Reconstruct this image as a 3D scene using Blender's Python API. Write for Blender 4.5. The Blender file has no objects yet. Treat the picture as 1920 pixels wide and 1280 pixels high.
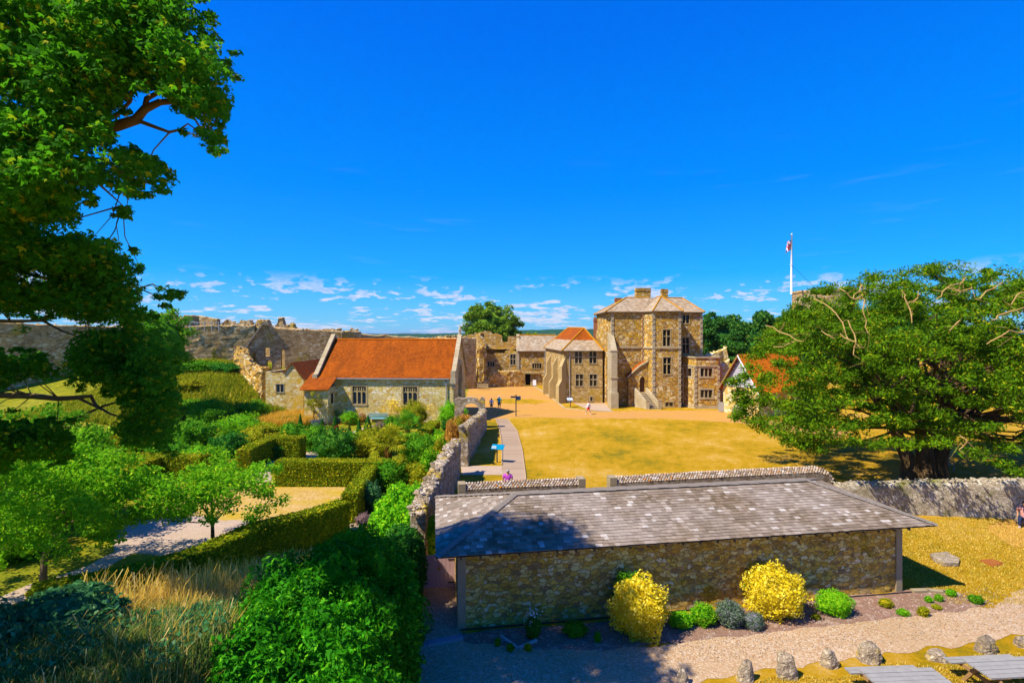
import bpy, math, random
import numpy as np
from mathutils import Vector, noise
from mathutils.geometry import tessellate_polygon
R=math.radians; rnd=random.Random(7)
SC=bpy.context.scene; COL=SC.collection
F=960.0; HC=9.5; HY=626.0
def G(px,py,z=0.0):
    Y=F*(HC-z)/(py-HY); return ((px-960)/F*Y, Y)
def X(px,Y): return (px-960)/F*Y
def Z(py,Y): return HC-(py-HY)*Y/F
# ---------------------------------------------------------------- terrain height
def ss(a,b,x):
    t=np.clip((x-a)/(b-a),0,1); return t*t*(3-2*t)
def hgt(x,y):
    x=np.asarray(x,float); y=np.asarray(y,float)
    # grassy bank under and in front of the viewpoint
    d=(x+7.2)*0.90-(y-18.0)*0.43          # >0 on the near/right side of the crest line
    b=3.6*ss(-3.2,0.6,d)*ss(-3.3,-6.0,x)*np.clip((20.5-y)/11.0,0,1)
    # bank carrying the curtain wall
    c=5.2*ss(50,72,y)*ss(-24,-38,x)+0.9*ss(56,62,y)*ss(-21,-28,x)*ss(-40,-30,x)
    c=c+1.6*ss(-30,-44,x)*ss(30,50,y)*(1-ss(50,72,y))
    # mound with the keep
    r=np.sqrt((x-68)**2+(y-122)**2); m=11*ss(62,14,r)
    # land falling away beyond the castle, to the downs
    rr=np.sqrt(x*x+(y-40)**2); fall=-42*ss(120,420,rr)
    n=0.35*np.sin(x*0.35+1)*np.cos(y*0.31)*ss(2,4,c+0*x)
    return b+c+m+fall+n
def gh(x,y): return float(hgt(x,y))
# ---------------------------------------------------------------- nodes / materials
class NT:
    def __init__(s,t): s.t=t
    def n(s,ty,ins=None,**kw):
        o=s.t.nodes.new(ty)
        for k,v in kw.items(): setattr(o,k,v)
        if ins:
            for k,v in ins.items():
                i=o.inputs[k]
                if isinstance(v,bpy.types.NodeSocket): s.t.links.new(v,i)
                else:
                    if hasattr(i.default_value,'__len__') and not hasattr(v,'__len__'): v=(v,)*len(i.default_value)
                    if hasattr(i.default_value,'__len__') and len(v)==3 and len(i.default_value)==4: v=(*v,1)
                    i.default_value=v
        return o
    def ramp(s,fac,stops,interp='LINEAR'):
        o=s.t.nodes.new('ShaderNodeValToRGB'); cr=o.color_ramp; cr.interpolation=interp
        while len(cr.elements)<len(stops): cr.elements.new(0.5)
        for e,(p,c) in zip(cr.elements,stops):
            e.position=p; e.color=(*c,1) if len(c)==3 else c
        s.t.links.new(fac,o.inputs[0]); return o.outputs[0]
    def math(s,op,a,b=0.0,c=0.0,clamp=False):
        o=s.n('ShaderNodeMath',{0:a,1:b,2:c},operation=op); o.use_clamp=clamp; return o.outputs[0]
    def mix(s,f,a,b,mode='MIX'):
        o=s.n('ShaderNodeMix',data_type='RGBA',blend_type=mode)
        for i,v in ((0,f),(6,a),(7,b)):
            if isinstance(v,bpy.types.NodeSocket): s.t.links.new(v,o.inputs[i])
            else: o.inputs[i].default_value=v if i==0 else (*v,1)
        return o.outputs[2]
    def noise(s,vec,scale,detail=3,rough=.55,out=0,dist=0):
        return s.n('ShaderNodeTexNoise',{'Vector':vec,'Scale':scale,'Detail':detail,'Roughness':rough,'Distortion':dist}).outputs[out]
def newmat(name):
    m=bpy.data.materials.new(name); m.use_nodes=True; m.node_tree.nodes.clear()
    T=NT(m.node_tree); return m,T
def finish(T,col,rough=.9,bump=None,bs=.5,bd=.02,metal=0,spec=.15,normal=None,sat=1.22):
    col=T.n('ShaderNodeHueSaturation',{'Hue':.5,'Saturation':sat,'Value':1.0,'Color':col if isinstance(col,bpy.types.NodeSocket) else tuple(col)}).outputs[0]
    ins={'Base Color':col,'Roughness':rough,'Metallic':metal,'Specular IOR Level':spec}
    if bump is not None: ins['Normal']=T.n('ShaderNodeBump',{'Height':bump,'Strength':bs,'Distance':bd}).outputs[0]
    p=T.n('ShaderNodeBsdfPrincipled',ins)
    T.n('ShaderNodeOutputMaterial',{'Surface':p.outputs[0]}); return p
def crd(T,kind='Object'): return T.n('ShaderNodeTexCoord').outputs[kind]
def m_plain(name,c,rough=.8,var=.15,sc=6,metal=0,bd=.004):
    m,T=newmat(name); v=crd(T); n=T.noise(v,sc,5,.65)
    col=T.mix(n,tuple(x*(1-var) for x in c),tuple(min(1,x*(1+var)) for x in c))
    finish(T,col,rough,T.noise(v,sc*6,3),.4,bd,metal); return m
def m_rubble(name,pal,mortar,sc=3.2,mw=.05,stain=(.35,.3,.24),stv=.5,flat=(1,1,1.6),bd=.04,lichen=None,lsc=.5,speck=0.0):
    m,T=newmat(name); v=crd(T)
    v2=T.n('ShaderNodeMapping',{'Vector':v,'Scale':flat}).outputs[0]
    w=T.n('ShaderNodeVectorMath',{0:v2,1:T.n('ShaderNodeVectorMath',{0:T.noise(v,sc*1.3,2,out=1),3:.28},operation='SCALE').outputs[0]},operation='ADD').outputs[0]
    vo=T.n('ShaderNodeTexVoronoi',{'Vector':w,'Scale':sc,'Randomness':.95})
    ve=T.n('ShaderNodeTexVoronoi',{'Vector':w,'Scale':sc,'Randomness':.95},feature='DISTANCE_TO_EDGE')
    h=T.n('ShaderNodeSeparateColor',{0:vo.outputs['Color']})
    k=len(pal); col=T.ramp(h.outputs[0],[(i/(k-1),c) for i,c in enumerate(pal)])
    g=T.noise(v,sc*9,4,.7); col=T.mix(T.math('MULTIPLY',g,.5),col,tuple(min(1,c*1.5) for c in pal[-1]),'OVERLAY')
    edge=T.math('SMOOTHSTEP' if False else 'DIVIDE',ve.outputs['Distance'],mw,clamp=True)
    col=T.mix(edge,mortar,col)
    big=T.noise(v,.35,5,.65); col=T.mix(T.math('MULTIPLY',T.ramp(big,[(.42,(0,0,0)),(.68,(1,1,1))]),stv),col,stain,'MIX')
    if lichen: 
        l=T.ramp(T.noise(v,lsc,6,.7),[(.55,(0,0,0)),(.64,(1,1,1))]); col=T.mix(T.math('MULTIPLY',l,.75),col,lichen)
    if speck:
        s=T.ramp(T.noise(v,sc*2.2,3,.7),[(.60,(0,0,0)),(.68,(1,1,1))]); col=T.mix(T.math('MULTIPLY',s,speck),col,(.72,.70,.64))
    hh=T.math('ADD',T.math('MULTIPLY',edge,.8),T.math('MULTIPLY',g,.5))
    finish(T,col,.93,hh,.9,bd); return m
def m_ashlar(name,c,c2):
    m,T=newmat(name); v=crd(T)
    n=T.noise(v,.9,6,.7); n2=T.noise(v,9,4,.7)
    col=T.mix(T.ramp(n,[(.35,(0,0,0)),(.65,(1,1,1))]),c,c2); col=T.mix(T.math('MULTIPLY',n2,.35),col,(.2,.19,.16))
    z=T.n('ShaderNodeSeparateXYZ',{0:v}).outputs[2]
    j=T.math('GREATER_THAN',T.math('FRACT',T.math('MULTIPLY',z,2.6)),.93)
    col=T.mix(T.math('MULTIPLY',j,.45),col,(.12,.11,.09))
    finish(T,col,.9,n2,.5,.02); return m
def m_tile(name,pal,w,h,gap=.012,mort=(.05,.03,.02),stain=(.1,.06,.04),stv=.5,lich=(.7,.62,.45),lv=.35,off=.5,bd=.02,lsc=2.2):
    m,T=newmat(name); uv=crd(T,'UV')
    w_=T.n('ShaderNodeVectorMath',{0:uv,1:T.n('ShaderNodeVectorMath',{0:T.noise(uv,1.2,2,out=1),3:.05},operation='SCALE').outputs[0]},operation='ADD').outputs[0]
    br=T.n('ShaderNodeTexBrick',{'Vector':w_,'Color1':(0,0,0),'Color2':(1,1,1),'Mortar':(.5,.5,.5),'Scale':1.0,'Mortar Size':gap,'Bias':0,'Brick Width':w,'Row Height':h},offset=off)
    k=len(pal); vv=T.n('ShaderNodeSeparateColor',{0:br.outputs[0]}).outputs[0]
    col=T.ramp(vv,[(i/(k-1),c) for i,c in enumerate(pal)])
    st=T.n('ShaderNodeMapping',{'Vector':uv,'Scale':(.8,.18,1)}).outputs[0]
    col=T.mix(T.math('MULTIPLY',T.ramp(T.noise(st,1.0,5,.7),[(.42,(0,0,0)),(.72,(1,1,1))]),stv),col,stain)
    lc=T.ramp(T.noise(uv,lsc,6,.75),[(.60,(0,0,0)),(.70,(1,1,1))]); col=T.mix(T.math('MULTIPLY',lc,lv),col,lich)
    col=T.mix(br.outputs['Fac'],col,mort)
    y=T.n('ShaderNodeSeparateXYZ',{0:uv}).outputs[1]; saw=T.math('FRACT',T.math('DIVIDE',y,h))
    hh=T.math('ADD',T.math('SUBTRACT',1.0,saw),T.math('MULTIPLY',vv,.5)); hh=T.math('SUBTRACT',hh,T.math('MULTIPLY',br.outputs['Fac'],.8))
    finish(T,col,.9,hh,.8,bd); return m
def m_leaf(name,dark,light,tip=None,trans=.35,sc=.9,tipv=.25,rough=.75):
    m,T=newmat(name); v=crd(T); g=T.n('ShaderNodeNewGeometry')
    r=g.outputs['Random Per Island']
    n=T.noise(v,sc,4,.65); f=T.math('ADD',T.math('MULTIPLY',r,.55),T.math('MULTIPLY',T.math('SUBTRACT',n,.28),1.1),clamp=True)
    col=T.mix(f,dark,light)
    if tip:
        q=T.math('GREATER_THAN',T.math('FRACT',T.math('MULTIPLY',r,17.3)),1-tipv); col=T.mix(q,col,tip)
    d=T.n('ShaderNodeBsdfPrincipled',{'Base Color':col,'Roughness':rough,'Specular IOR Level':.06})
    tc=T.mix(.5,col,tuple(min(1,a*1.3) for a in light),'MIX')
    tr=T.n('ShaderNodeBsdfTranslucent',{'Color':tc})
    mx=T.n('ShaderNodeMixShader',{0:trans,1:d.outputs[0],2:tr.outputs[0]})
    T.n('ShaderNodeOutputMaterial',{'Surface':mx.outputs[0]}); return m
# ---------------------------------------------------------------- mesh builder
class MB:
    def __init__(s): s.v=[]; s.f=[]
    def add(s,vs,fs):
        b=len(s.v); s.v+= [tuple(p) for p in vs]; s.f+=[[b+i for i in f] for f in fs]; return s
    def box(s,c,d,rz=0,tilt=None):
        cx,cy,cz=c; a,b,h=d[0]/2,d[1]/2,d[2]/2; ca,sa=math.cos(rz),math.sin(rz); vs=[]
        for z in (-h,h):
            for x,y in ((-a,-b),(a,-b),(a,b),(-a,b)): vs.append((cx+x*ca-y*sa,cy+x*sa+y*ca,cz+z))
        return s.add(vs,[(0,3,2,1),(4,5,6,7),(0,1,5,4),(1,2,6,5),(2,3,7,6),(3,0,4,7)])
    def par(s,o,u,v,w):
        o,u,v,w=map(Vector,(o,u,v,w)); vs=[o,o+u,o+u+v,o+v]; vs+= [p+w for p in vs]
        return s.add(vs,[(0,3,2,1),(4,5,6,7),(0,1,5,4),(1,2,6,5),(2,3,7,6),(3,0,4,7)])
    def prism(s,pts,z0,z1):
        n=len(pts); vs=[(p[0],p[1],z0) for p in pts]+[(p[0],p[1],z1) for p in pts]
        return s.add(vs,[tuple(range(n-1,-1,-1)),tuple(range(n,2*n))]+[(i,(i+1)%n,n+(i+1)%n,n+i) for i in range(n)])
    def tube(s,pts,rad,n=7,cap=True):
        pts=[Vector(p) for p in pts]; m=len(pts)
        if not hasattr(rad,'__len__'): rad=[rad]*m
        vs=[]; up=Vector((.3,.2,1))
        for i,p in enumerate(pts):
            t=(pts[min(i+1,m-1)]-pts[max(i-1,0)]).normalized()
            a=t.cross(up); 
            if a.length<.05: a=t.cross(Vector((1,0,0)))
            a.normalize(); b=t.cross(a)
            for k in range(n):
                q=2*math.pi*k/n; vs.append(p+(a*math.cos(q)+b*math.sin(q))*rad[i])
        fs=[(i*n+k,i*n+(k+1)%n,(i+1)*n+(k+1)%n,(i+1)*n+k) for i in range(m-1) for k in range(n)]
        if cap: fs+=[tuple(range(n)),tuple((m-1)*n+k for k in range(n-1,-1,-1))]
        return s.add(vs,fs)
    def blob(s,c,r,seed=0,amp=.25,fr=1.5,nu=12,nv=8,flatb=None):
        vs=[];
        for j in range(nv+1):
            th=math.pi*j/nv
            for i in range(nu):
                ph=2*math.pi*i/nu; d=Vector((math.sin(th)*math.cos(ph),math.sin(th)*math.sin(ph),math.cos(th)))
                k=1+amp*noise.noise(d*fr+Vector((seed*3.7,seed*1.3,seed)))*2
                p=Vector((c[0]+d.x*r[0]*k,c[1]+d.y*r[1]*k,c[2]+d.z*r[2]*k))
                if flatb is not None and p.z<flatb: p.z=flatb
                vs.append(p)
        fs=[(j*nu+i,(j+1)*nu+i,(j+1)*nu+(i+1)%nu,j*nu+(i+1)%nu) for j in range(nv) for i in range(nu)]
        return s.add(vs,fs)
    def build(s,name,mat,parent=None,uv=False,smooth=False):
        me=bpy.data.meshes.new(name); me.from_pydata(s.v,[],s.f); 
        if mat: me.materials.append(mat)
        if smooth: me.polygons.foreach_set('use_smooth',[True]*len(me.polygons))
        if uv:
            l=me.uv_layers.new(name='UVMap')
            for p in me.polygons:
                nn=p.normal if p.normal.z>=0 else -p.normal
                h=Vector((0,0,1)).cross(nn)
                h=Vector((1,0,0)) if h.length<.02 else h.normalized()
                w=nn.cross(h)
                for li in p.loop_indices:
                    c=me.vertices[me.loops[li].vertex_index].co; l.data[li].uv=(c.dot(h),c.dot(w))
        o=bpy.data.objects.new(name,me); COL.objects.link(o)
        if parent: o.parent=parent
        return o
def npmesh(name,V,Fq,mat,parent=None,smooth=False):
    me=bpy.data.meshes.new(name); k=Fq.shape[1]
    me.vertices.add(len(V)); me.vertices.foreach_set('co',np.ascontiguousarray(V,dtype=np.float32).ravel())
    me.loops.add(Fq.size); me.loops.foreach_set('vertex_index',np.ascontiguousarray(Fq,dtype=np.int32).ravel())
    me.polygons.add(len(Fq)); me.polygons.foreach_set('loop_start',np.arange(0,Fq.size,k,dtype=np.int32))
    me.polygons.foreach_set('loop_total',np.full(len(Fq),k,dtype=np.int32))
    if smooth: me.polygons.foreach_set('use_smooth',np.ones(len(Fq),bool))
    me.update(calc_edges=True); me.validate()
    if mat: me.materials.append(mat)
    o=bpy.data.objects.new(name,me); COL.objects.link(o)
    if parent: o.parent=parent
    return o
def tag(o,label=None,cat=None,group=None,kind=None):
    if label: o['label']=label
    if cat: o['category']=cat
    if group: o['group']=group
    if kind: o['kind']=kind
    return o
def thing(name,label,cat,loc=(0,0,0),group=None):
    o=bpy.data.objects.new(name,None); COL.objects.link(o); o.location=loc; o.empty_display_size=.3
    return tag(o,label,cat,group)
def setp(ch,par):
    """parent keeping world coordinates (children are modelled in world space)"""
    ch.parent=par; ch.location=(-par.location[0],-par.location[1],-par.location[2]); return ch
# leaves ------------------------------------------------------------------
def unit(a): return a/np.maximum(np.linalg.norm(a,axis=1,keepdims=True),1e-9)
def leafgeo(P,N,size,asp,rg,jit=.6,fold=.12,droop=0):
    n=len(P); nr=unit(N*(1-jit)+unit(rg.normal(size=(n,3)))*jit)
    t=np.cross(nr,rg.normal(size=(n,3))); t[:,2]-=droop; t=unit(t); b=unit(np.cross(nr,t)); nr=np.cross(t,b)
    s=(size*rg.uniform(.6,1.35,n))[:,None]
    V=np.stack([P-t*s*.5,P+b*s*asp*.5+nr*s*fold,P+t*s*.5,P-b*s*asp*.5+nr*s*fold],1).reshape(-1,3)
    return V,np.arange(4*n).reshape(-1,4)
def clumpts(C,rad,per,rg,flat=.65,up=.45,shell=.5):
    C=np.asarray(C,float); m=len(C); rad=np.broadcast_to(rad,(m,)); 
    d=unit(rg.normal(size=(m*per,3))); r=rg.uniform(0,1,m*per)**shell
    idx=np.repeat(np.arange(m),per)
    P=C[idx]+d*(r*rad[idx])[:,None]*np.array([1,1,flat])
    N=unit(d*.6+np.array([0,0,up])); return P,N
def corege(mb_list): pass
def ellipC(c,r,n,rg,lo=.55,zmin=-.7):
    out=[]
    while len(out)<n:
        d=unit(rg.normal(size=(1,3)))[0]
        if d[2]<zmin: continue
        k=rg.uniform(lo,1)
        out.append([c[i]+d[i]*r[i]*k for i in range(3)])
    return np.array(out)
def limbs(mb,base,C,r0,rg,n=9,start=.35,fork=None,wig=.12):
    b=Vector(base); cs=C[rg.choice(len(C),min(n,len(C)),replace=False)]
    top=Vector(C.mean(axis=0)); 
    tp=[b,b.lerp(top,.3)+Vector((rg.normal()*.1,rg.normal()*.1,0)),b.lerp(top,.65),top]
    mb.tube([b-Vector((0,0,.3))]+tp[:],[r0*1.35,r0*1.1,r0*.85,r0*.5,r0*.2],9)
    for c in cs:
        c=Vector(c); t=rg.uniform(start,.8); s=tp[0].lerp(top,t); L=(c-s).length
        p1=s.lerp(c,.4)+Vector(rg.normal(size=3))*L*wig; p2=s.lerp(c,.75)+Vector(rg.normal(size=3))*L*wig
        r=r0*.42*(1-t*.4); mb.tube([s,p1,p2,c],[r,r*.7,r*.42,r*.15],6)
def tree(name,label,base,cc,cr,mat,bark,tr=.3,ncl=60,per=150,clr=1.2,leaf=.2,asp=.7,seed=1,group=None,cat='tree',lo=.5,flat=.6,nl=10,zmin=-.6,jit=.6,core=True):
    rg=np.random.default_rng(seed); C=ellipC(cc,cr,ncl,rg,lo,zmin)
    rt=thing(name,label,cat,(base[0],base[1],base[2]),group)
    mb=MB(); limbs(mb,base,C,tr,rg,nl); setp(mb.build('trunk',bark,smooth=True),rt)
    P,N=clumpts(C,rg.uniform(.6,1.25,len(C))*clr,per,rg,flat)
    V,Fq=leafgeo(P,N,leaf,asp,rg,jit)
    if core:
        k=MB(); k.blob(cc,[q*.62 for q in cr],seed,.3,2.2,18,12); kv=np.array(k.v)
        V=np.vstack([V,kv]); Fq=np.vstack([Fq,np.array(k.f)+len(V)-len(kv)])
    setp(npmesh('crown',V,Fq,mat),rt); return rt
def shrub(name,label,px,pyb,wpx,hpx,mat,leaf=.12,seed=1,group=None,cat='shrub',z0=None,asp=.6,dens=1.3,jit=.6,xyz=None,amp=.2,ry=.8,droop=0,lump=1.8,fill=.86):
    rg=np.random.default_rng(seed)
    if xyz: x,y,r,h=xyz; z=gh(x,y)
    else:
        x,y=G(px,pyb); z=0; s=y/F; r=wpx*s/2*.88; h=hpx*s*.9; y+=r*ry*.6; x=X(px,y)
    if z0 is not None: z=z0
    cz=z+h*.5; rz=h*.5
    k=MB(); k.blob((x,y,cz),(r*fill,r*ry*fill,rz*fill),seed,amp,lump,16,10,flatb=z+.02)
    area=4*math.pi*r*max(rz,r*.5)*.9; n=int(min(14000,dens*1.6*area/(leaf*leaf*asp*.5)))
    d=unit(rg.normal(size=(n,3)))
    kk=np.array([1+amp*2*noise.noise(Vector(q)*lump+Vector((seed*3.7,seed*1.3,seed))) for q in d])*rg.uniform(.82,1.16,n)
    P=np.array([x,y,cz])+d*kk[:,None]*np.array([r,r*ry,rz]); P[:,2]=np.maximum(P[:,2],z+.03)
    V,Fq=leafgeo(P,unit(d+np.array([0,0,.3])),leaf,asp,rg,jit,droop=droop)
    kv=np.array(k.v); kf=np.array(k.f)+len(V)
    base=Vector((x,y,z)); V=np.vstack([V,kv])-np.array(base)
    o=npmesh(name,V,np.vstack([Fq,kf]),mat); o.location=base
    return tag(o,label,cat,group)
def hedge(name,label,path,w,h,mat,leaf=.09,seed=1,group=None,dens=1.0,closed=False,z=0):
    rg=np.random.default_rng(seed); k=MB(); Ps=[];Ns=[]
    pts=[Vector((p[0],p[1])) for p in path]; L=[];Rr=[]
    for i,p in enumerate(pts):
        a=pts[max(i-1,0)]; b=pts[min(i+1,len(pts)-1)]; t=(b-a).normalized(); nn=Vector((-t.y,t.x))
        L.append(p+nn*w/2); Rr.append(p-nn*w/2)
    def quad(a,b,c,d):
        k.add([a,b,c,d],[(0,1,2,3)]); a,b,c,d=map(Vector,(a,b,c,d)); nr=(b-a).cross(d-a); ar=nr.length; nr.normalize()
        n=int(dens*2.2*ar/(leaf*leaf*.35)); u=rg.uniform(0,1,(n,1)); v=rg.uniform(0,1,(n,1))
        A,B,C_,D=[np.array(q) for q in (a,b,c,d)]
        P=(A*(1-u)+B*u)*(1-v)+(D*(1-u)+C_*u)*v; P=P+np.array(nr)*rg.normal(.0,.035,(n,1))
        Ps.append(P); Ns.append(np.tile(np.array(nr),(n,1)))
    e=lambda q,zz:(q.x,q.y,zz)
    for i in range(len(pts)-1):
        hh=h
        quad(e(Rr[i],z),e(Rr[i+1],z),e(Rr[i+1],hh),e(Rr[i],hh)); quad(e(L[i+1],z),e(L[i],z),e(L[i],hh),e(L[i+1],hh))
        quad(e(Rr[i],hh),e(Rr[i+1],hh),e(L[i+1],hh),e(L[i],hh))
    quad(e(L[0],z),e(Rr[0],z),e(Rr[0],h),e(L[0],h)); quad(e(Rr[-1],z),e(L[-1],z),e(L[-1],h),e(Rr[-1],h))
    V,Fq=leafgeo(np.vstack(Ps),np.vstack(Ns),leaf,.7,rg,.5); kv=np.array(k.v); kf=np.array(k.f)+len(V)
    o=npmesh(name,np.vstack([V,kv]),np.vstack([Fq,kf]),mat); return tag(o,label,'hedge',group)
def blades(name,P,h,w,mat,rg,lean=.5,parent=None,heads=0.0):
    n=len(P); hh=(h*rg.uniform(.5,1.3,n))[:,None]; a=rg.uniform(0,2*math.pi,n)
    d=np.stack([np.cos(a),np.sin(a),0*a],1); s=np.stack([-np.sin(a),np.cos(a),0*a],1)
    ln=(rg.uniform(0,1,n)*lean)[:,None]*hh; upv=np.array([0,0,1.0])
    m=P+upv*hh*.6+d*ln*.35; t=P+upv*hh*.95+d*ln
    hw=(w*rg.uniform(.6,1.4,n))[:,None]*.5
    tw=hw*.15
    if heads>0: hd=(rg.uniform(0,1,n)<heads)[:,None]; tw=np.where(hd,hw*1.1,tw)
    V=np.stack([P-s*hw,P+s*hw,m+s*hw*.8,m-s*hw*.8,t+s*tw,t-s*tw],1).reshape(-1,3)
    i=np.arange(n)[:,None]*6; Fq=np.concatenate([i+np.array([0,1,2,3]),i+np.array([3,2,4,5])],0)
    return npmesh(name,V,Fq,mat,parent)
# walls with openings --------------------------------------------------------
class Wall:
    def __init__(s,p0,p1):
        s.p0=Vector((p0[0],p0[1])); s.p1=Vector((p1[0],p1[1])); s.u=(s.p1-s.p0); s.L=s.u.length; s.u.normalize(); s.n=Vector((s.u.y,-s.u.x))
    def hit(s,px,py):
        d=Vector(((px-960)/F,1.0)); t=s.p0.dot(s.n)/d.dot(s.n); q=d*t
        return ((q-s.p0).dot(s.u), HC-(py-HY)*t/F)
    def rect(s,x0,y0,x1,y1):
        a=s.hit(x0,y0); b=s.hit(x1,y1); return (a[0],b[1],b[0],a[1])   # s0,z0,s1,z1
    def P(s,a,z,out=0.0): q=s.p0+s.u*a+s.n*out; return (q.x,q.y,z)
def rectpoly(r): return [(r[0],r[1]),(r[2],r[1]),(r[2],r[3]),(r[0],r[3])]
def archpoly(r,pt=True,n=7):
    s0,z0,s1,z1=r; w=s1-s0; c=(s0+s1)/2; rise=min(w*.85 if pt else w*.5,(z1-z0)*.6); zs=z1-rise; out=[(s0,z0),(s1,z0)]
    for i in range(n+1):
        t=i/n; out.append((s1-w*.5*(t**(1.7 if pt else 1)) if pt else c+w/2*math.cos(t*math.pi/2), zs+rise*(math.sin(t*math.pi/2)**.8 if pt else math.sin(t*math.pi/2))))
    for i in range(n-1,-1,-1):
        t=i/n; out.append((s0+w*.5*(t**(1.7 if pt else 1)) if pt else c-w/2*math.cos(t*math.pi/2), zs+rise*(math.sin(t*math.pi/2)**.8 if pt else math.sin(t*math.pi/2))))
    return out
def wallface(mb,w,prof,holes=(),depth=.3,out=0.0,thick=None):
    """prof: outline in (s,z); holes: outlines; reveals go back 'depth'; thick -> second face and rim"""
    loops=[[Vector((a,b,0)) for a,b in prof]]+[[Vector((a,b,0)) for a,b in h] for h in holes]
    flat=[q for l in loops for q in l]; tr=tessellate_polygon(loops)
    mb.add([w.P(q.x,q.y,out) for q in flat],[t for t in tr])
    def rim(l,dep):
        n=len(l); mb.add([w.P(q.x,q.y,out) for q in l]+[w.P(q.x,q.y,out-dep) for q in l],[(i,(i+1)%n,n+(i+1)%n,n+i) for i in range(n)])
    for l in loops[1:]: rim(l,thick or depth)
    if thick:
        mb.add([w.P(q.x,q.y,out-thick) for q in flat],[t for t in tr]); rim(loops[0],thick)
def window(w,r,parent,stone,glass,nx=2,ny=1,fr=.14,mul=.09,depth=.22,arch=False,head=False,bars=0,tr=.55):
    """stone frame round an opening r=(s0,z0,s1,z1), with mullions, and a pane behind"""
    s0,z0,s1,z1=r; mb=MB()
    def bar(a,za,b,zb,o1,o0):
        mb.par(w.P(a,za,o0),Vector(w.P(b,za,o0))-Vector(w.P(a,za,o0)),Vector(w.P(a,za,o1))-Vector(w.P(a,za,o0)),(0,0,zb-za))
    e=.03
    bar(s0-fr,z0-fr,s1+fr,z0,e+.03,-.06); bar(s0-fr,z1,s1+fr,z1+fr,e+.01,-.06); bar(s0-fr,z0,s0,z1,e,-.06); bar(s1,z0,s1+fr,z1,e,-.06)
    for i in range(1,nx):
        c=s0+(s1-s0)*i/nx; bar(c-mul/2,z0,c+mul/2,z1,-.03,-.16)
    if ny>1:
        c=z0+(z1-z0)*tr; bar(s0,c-mul/2,s1,c+mul/2,-.035,-.155)
    if arch:   # pointed heads to each light + panel tracery above
        zt=z0+(z1-z0)*.68; wl=(s1-s0)/nx
        for i in range(nx):
            a=s0+wl*i; c=a+wl/2
            for sg in (-1,1):
                e0=a if sg<0 else a+wl
                q=[w.P(e0,zt-.32,-.04),w.P(e0,zt+.06,-.04),w.P(c,zt+.12,-.04),w.P(c,zt+.0,-.04),w.P((e0*1.3+c*.7)/2,zt-.06,-.04)]
                q2=[w.P(e0,zt-.32,-.14),w.P(e0,zt+.06,-.14),w.P(c,zt+.12,-.14),w.P(c,zt+.0,-.14),w.P((e0*1.3+c*.7)/2,zt-.06,-.14)]
                mb.add(q+q2,[(0,1,2,3,4),(5,6,7,8,9),(3,4,9,8),(4,0,5,9)])
            bar(c-.035,zt+.1,c+.035,z1,-.04,-.14)
            bar(a+.05,z1-.16,a+wl-.05,z1-.1,-.045,-.13)
    o=mb.build('window',stone); g=MB()
    g.add([w.P(s0,z0,-depth),w.P(s1,z0,-depth),w.P(s1,z1,-depth),w.P(s0,z1,-depth)],[(0,1,2,3)])
    if bars:
        for i in range(1,bars):
            z=z0+(z1-z0)*.66*i/bars
            g.par(w.P(s0,z,-depth+.01),Vector(w.P(s1,z,0))-Vector(w.P(s0,z,0)),Vector(w.P(s0,z,.02))-Vector(w.P(s0,z,0)),(0,0,.025))
    go=g.build('pane',glass); go.parent=o
    setp(o,parent); return o
def ragwall(mb,path,th,seed=0,step=.45,amp=.09,zstep=.5,jag=.25,zb=None,stones=True,ssz=.16,sd=1.0,rg=None):
    """rough wall along path [(x,y,ztop)...], grid mesh with displaced faces and ragged top"""
    pts=[Vector(p) for p in path]; S=[]
    for a,b in zip(pts[:-1],pts[1:]):
        n=max(1,int((b-a).xy.length/step)); S+=[a.lerp(b,i/n) for i in range(n)]
    S.append(pts[-1]); m=len(S); zt=[]
    for p in S:
        q=noise.noise(Vector((p.x*.9+seed,p.y*.9,3)))+.5*noise.noise(Vector((p.x*2.7+seed,p.y*2.7,1))); zt.append(p.z+jag*q)
    nz=max(3,int(max(zt)/zstep)); cols=2*nz+3
    vs=[]
    for i,p in enumerate(S):
        t=(S[min(i+1,m-1)]-S[max(i-1,0)]); t.z=0; t.normalize(); nn=Vector((t.y,-t.x,0))
        b=(gh(p.x,p.y) if zb is None else zb)-.25
        def pt(sd,z):
            q=p+nn*sd*th/2; q.z=z; k=noise.noise(q*1.6+Vector((seed,0,0)))*amp+noise.noise(q*4.1)*amp*.5
            return q+nn*sd*k*1.4
        for j in range(nz+1): vs.append(pt(1,b+(zt[i]-b)*j/nz))
        q=p.copy(); q.z=zt[i]+.12+.08*noise.noise(p*3); vs.append(q)
        for j in range(nz,-1,-1): vs.append(pt(-1,b+(zt[i]-b)*j/nz))
    fs=[(i*cols+j,(i+1)*cols+j,(i+1)*cols+j+1,i*cols+j+1) for i in range(m-1) for j in range(cols-1)]
    fs+=[tuple(range(cols)),tuple((m-1)*cols+j for j in range(cols-1,-1,-1))]
    mb.add(vs,fs)
    if stones:
        rr=random.Random(seed)
        for i,p in enumerate(S):
            for _ in range(int(sd*2)+(rr.random()<(sd*2)%1)):
                t=(S[min(i+1,m-1)]-S[max(i-1,0)]); t.z=0; t.normalize(); nn=Vector((t.y,-t.x,0))
                q=p+nn*rr.uniform(-.48,.48)*th+t*rr.uniform(-.5,.5)*step; s=ssz*rr.uniform(.6,1.5)
                mb.blob((q.x,q.y,zt[i]+.06+s*.15),(s*.8,s*.8,s*.55),rr.random()*50,.3,1.8,7,5)
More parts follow.
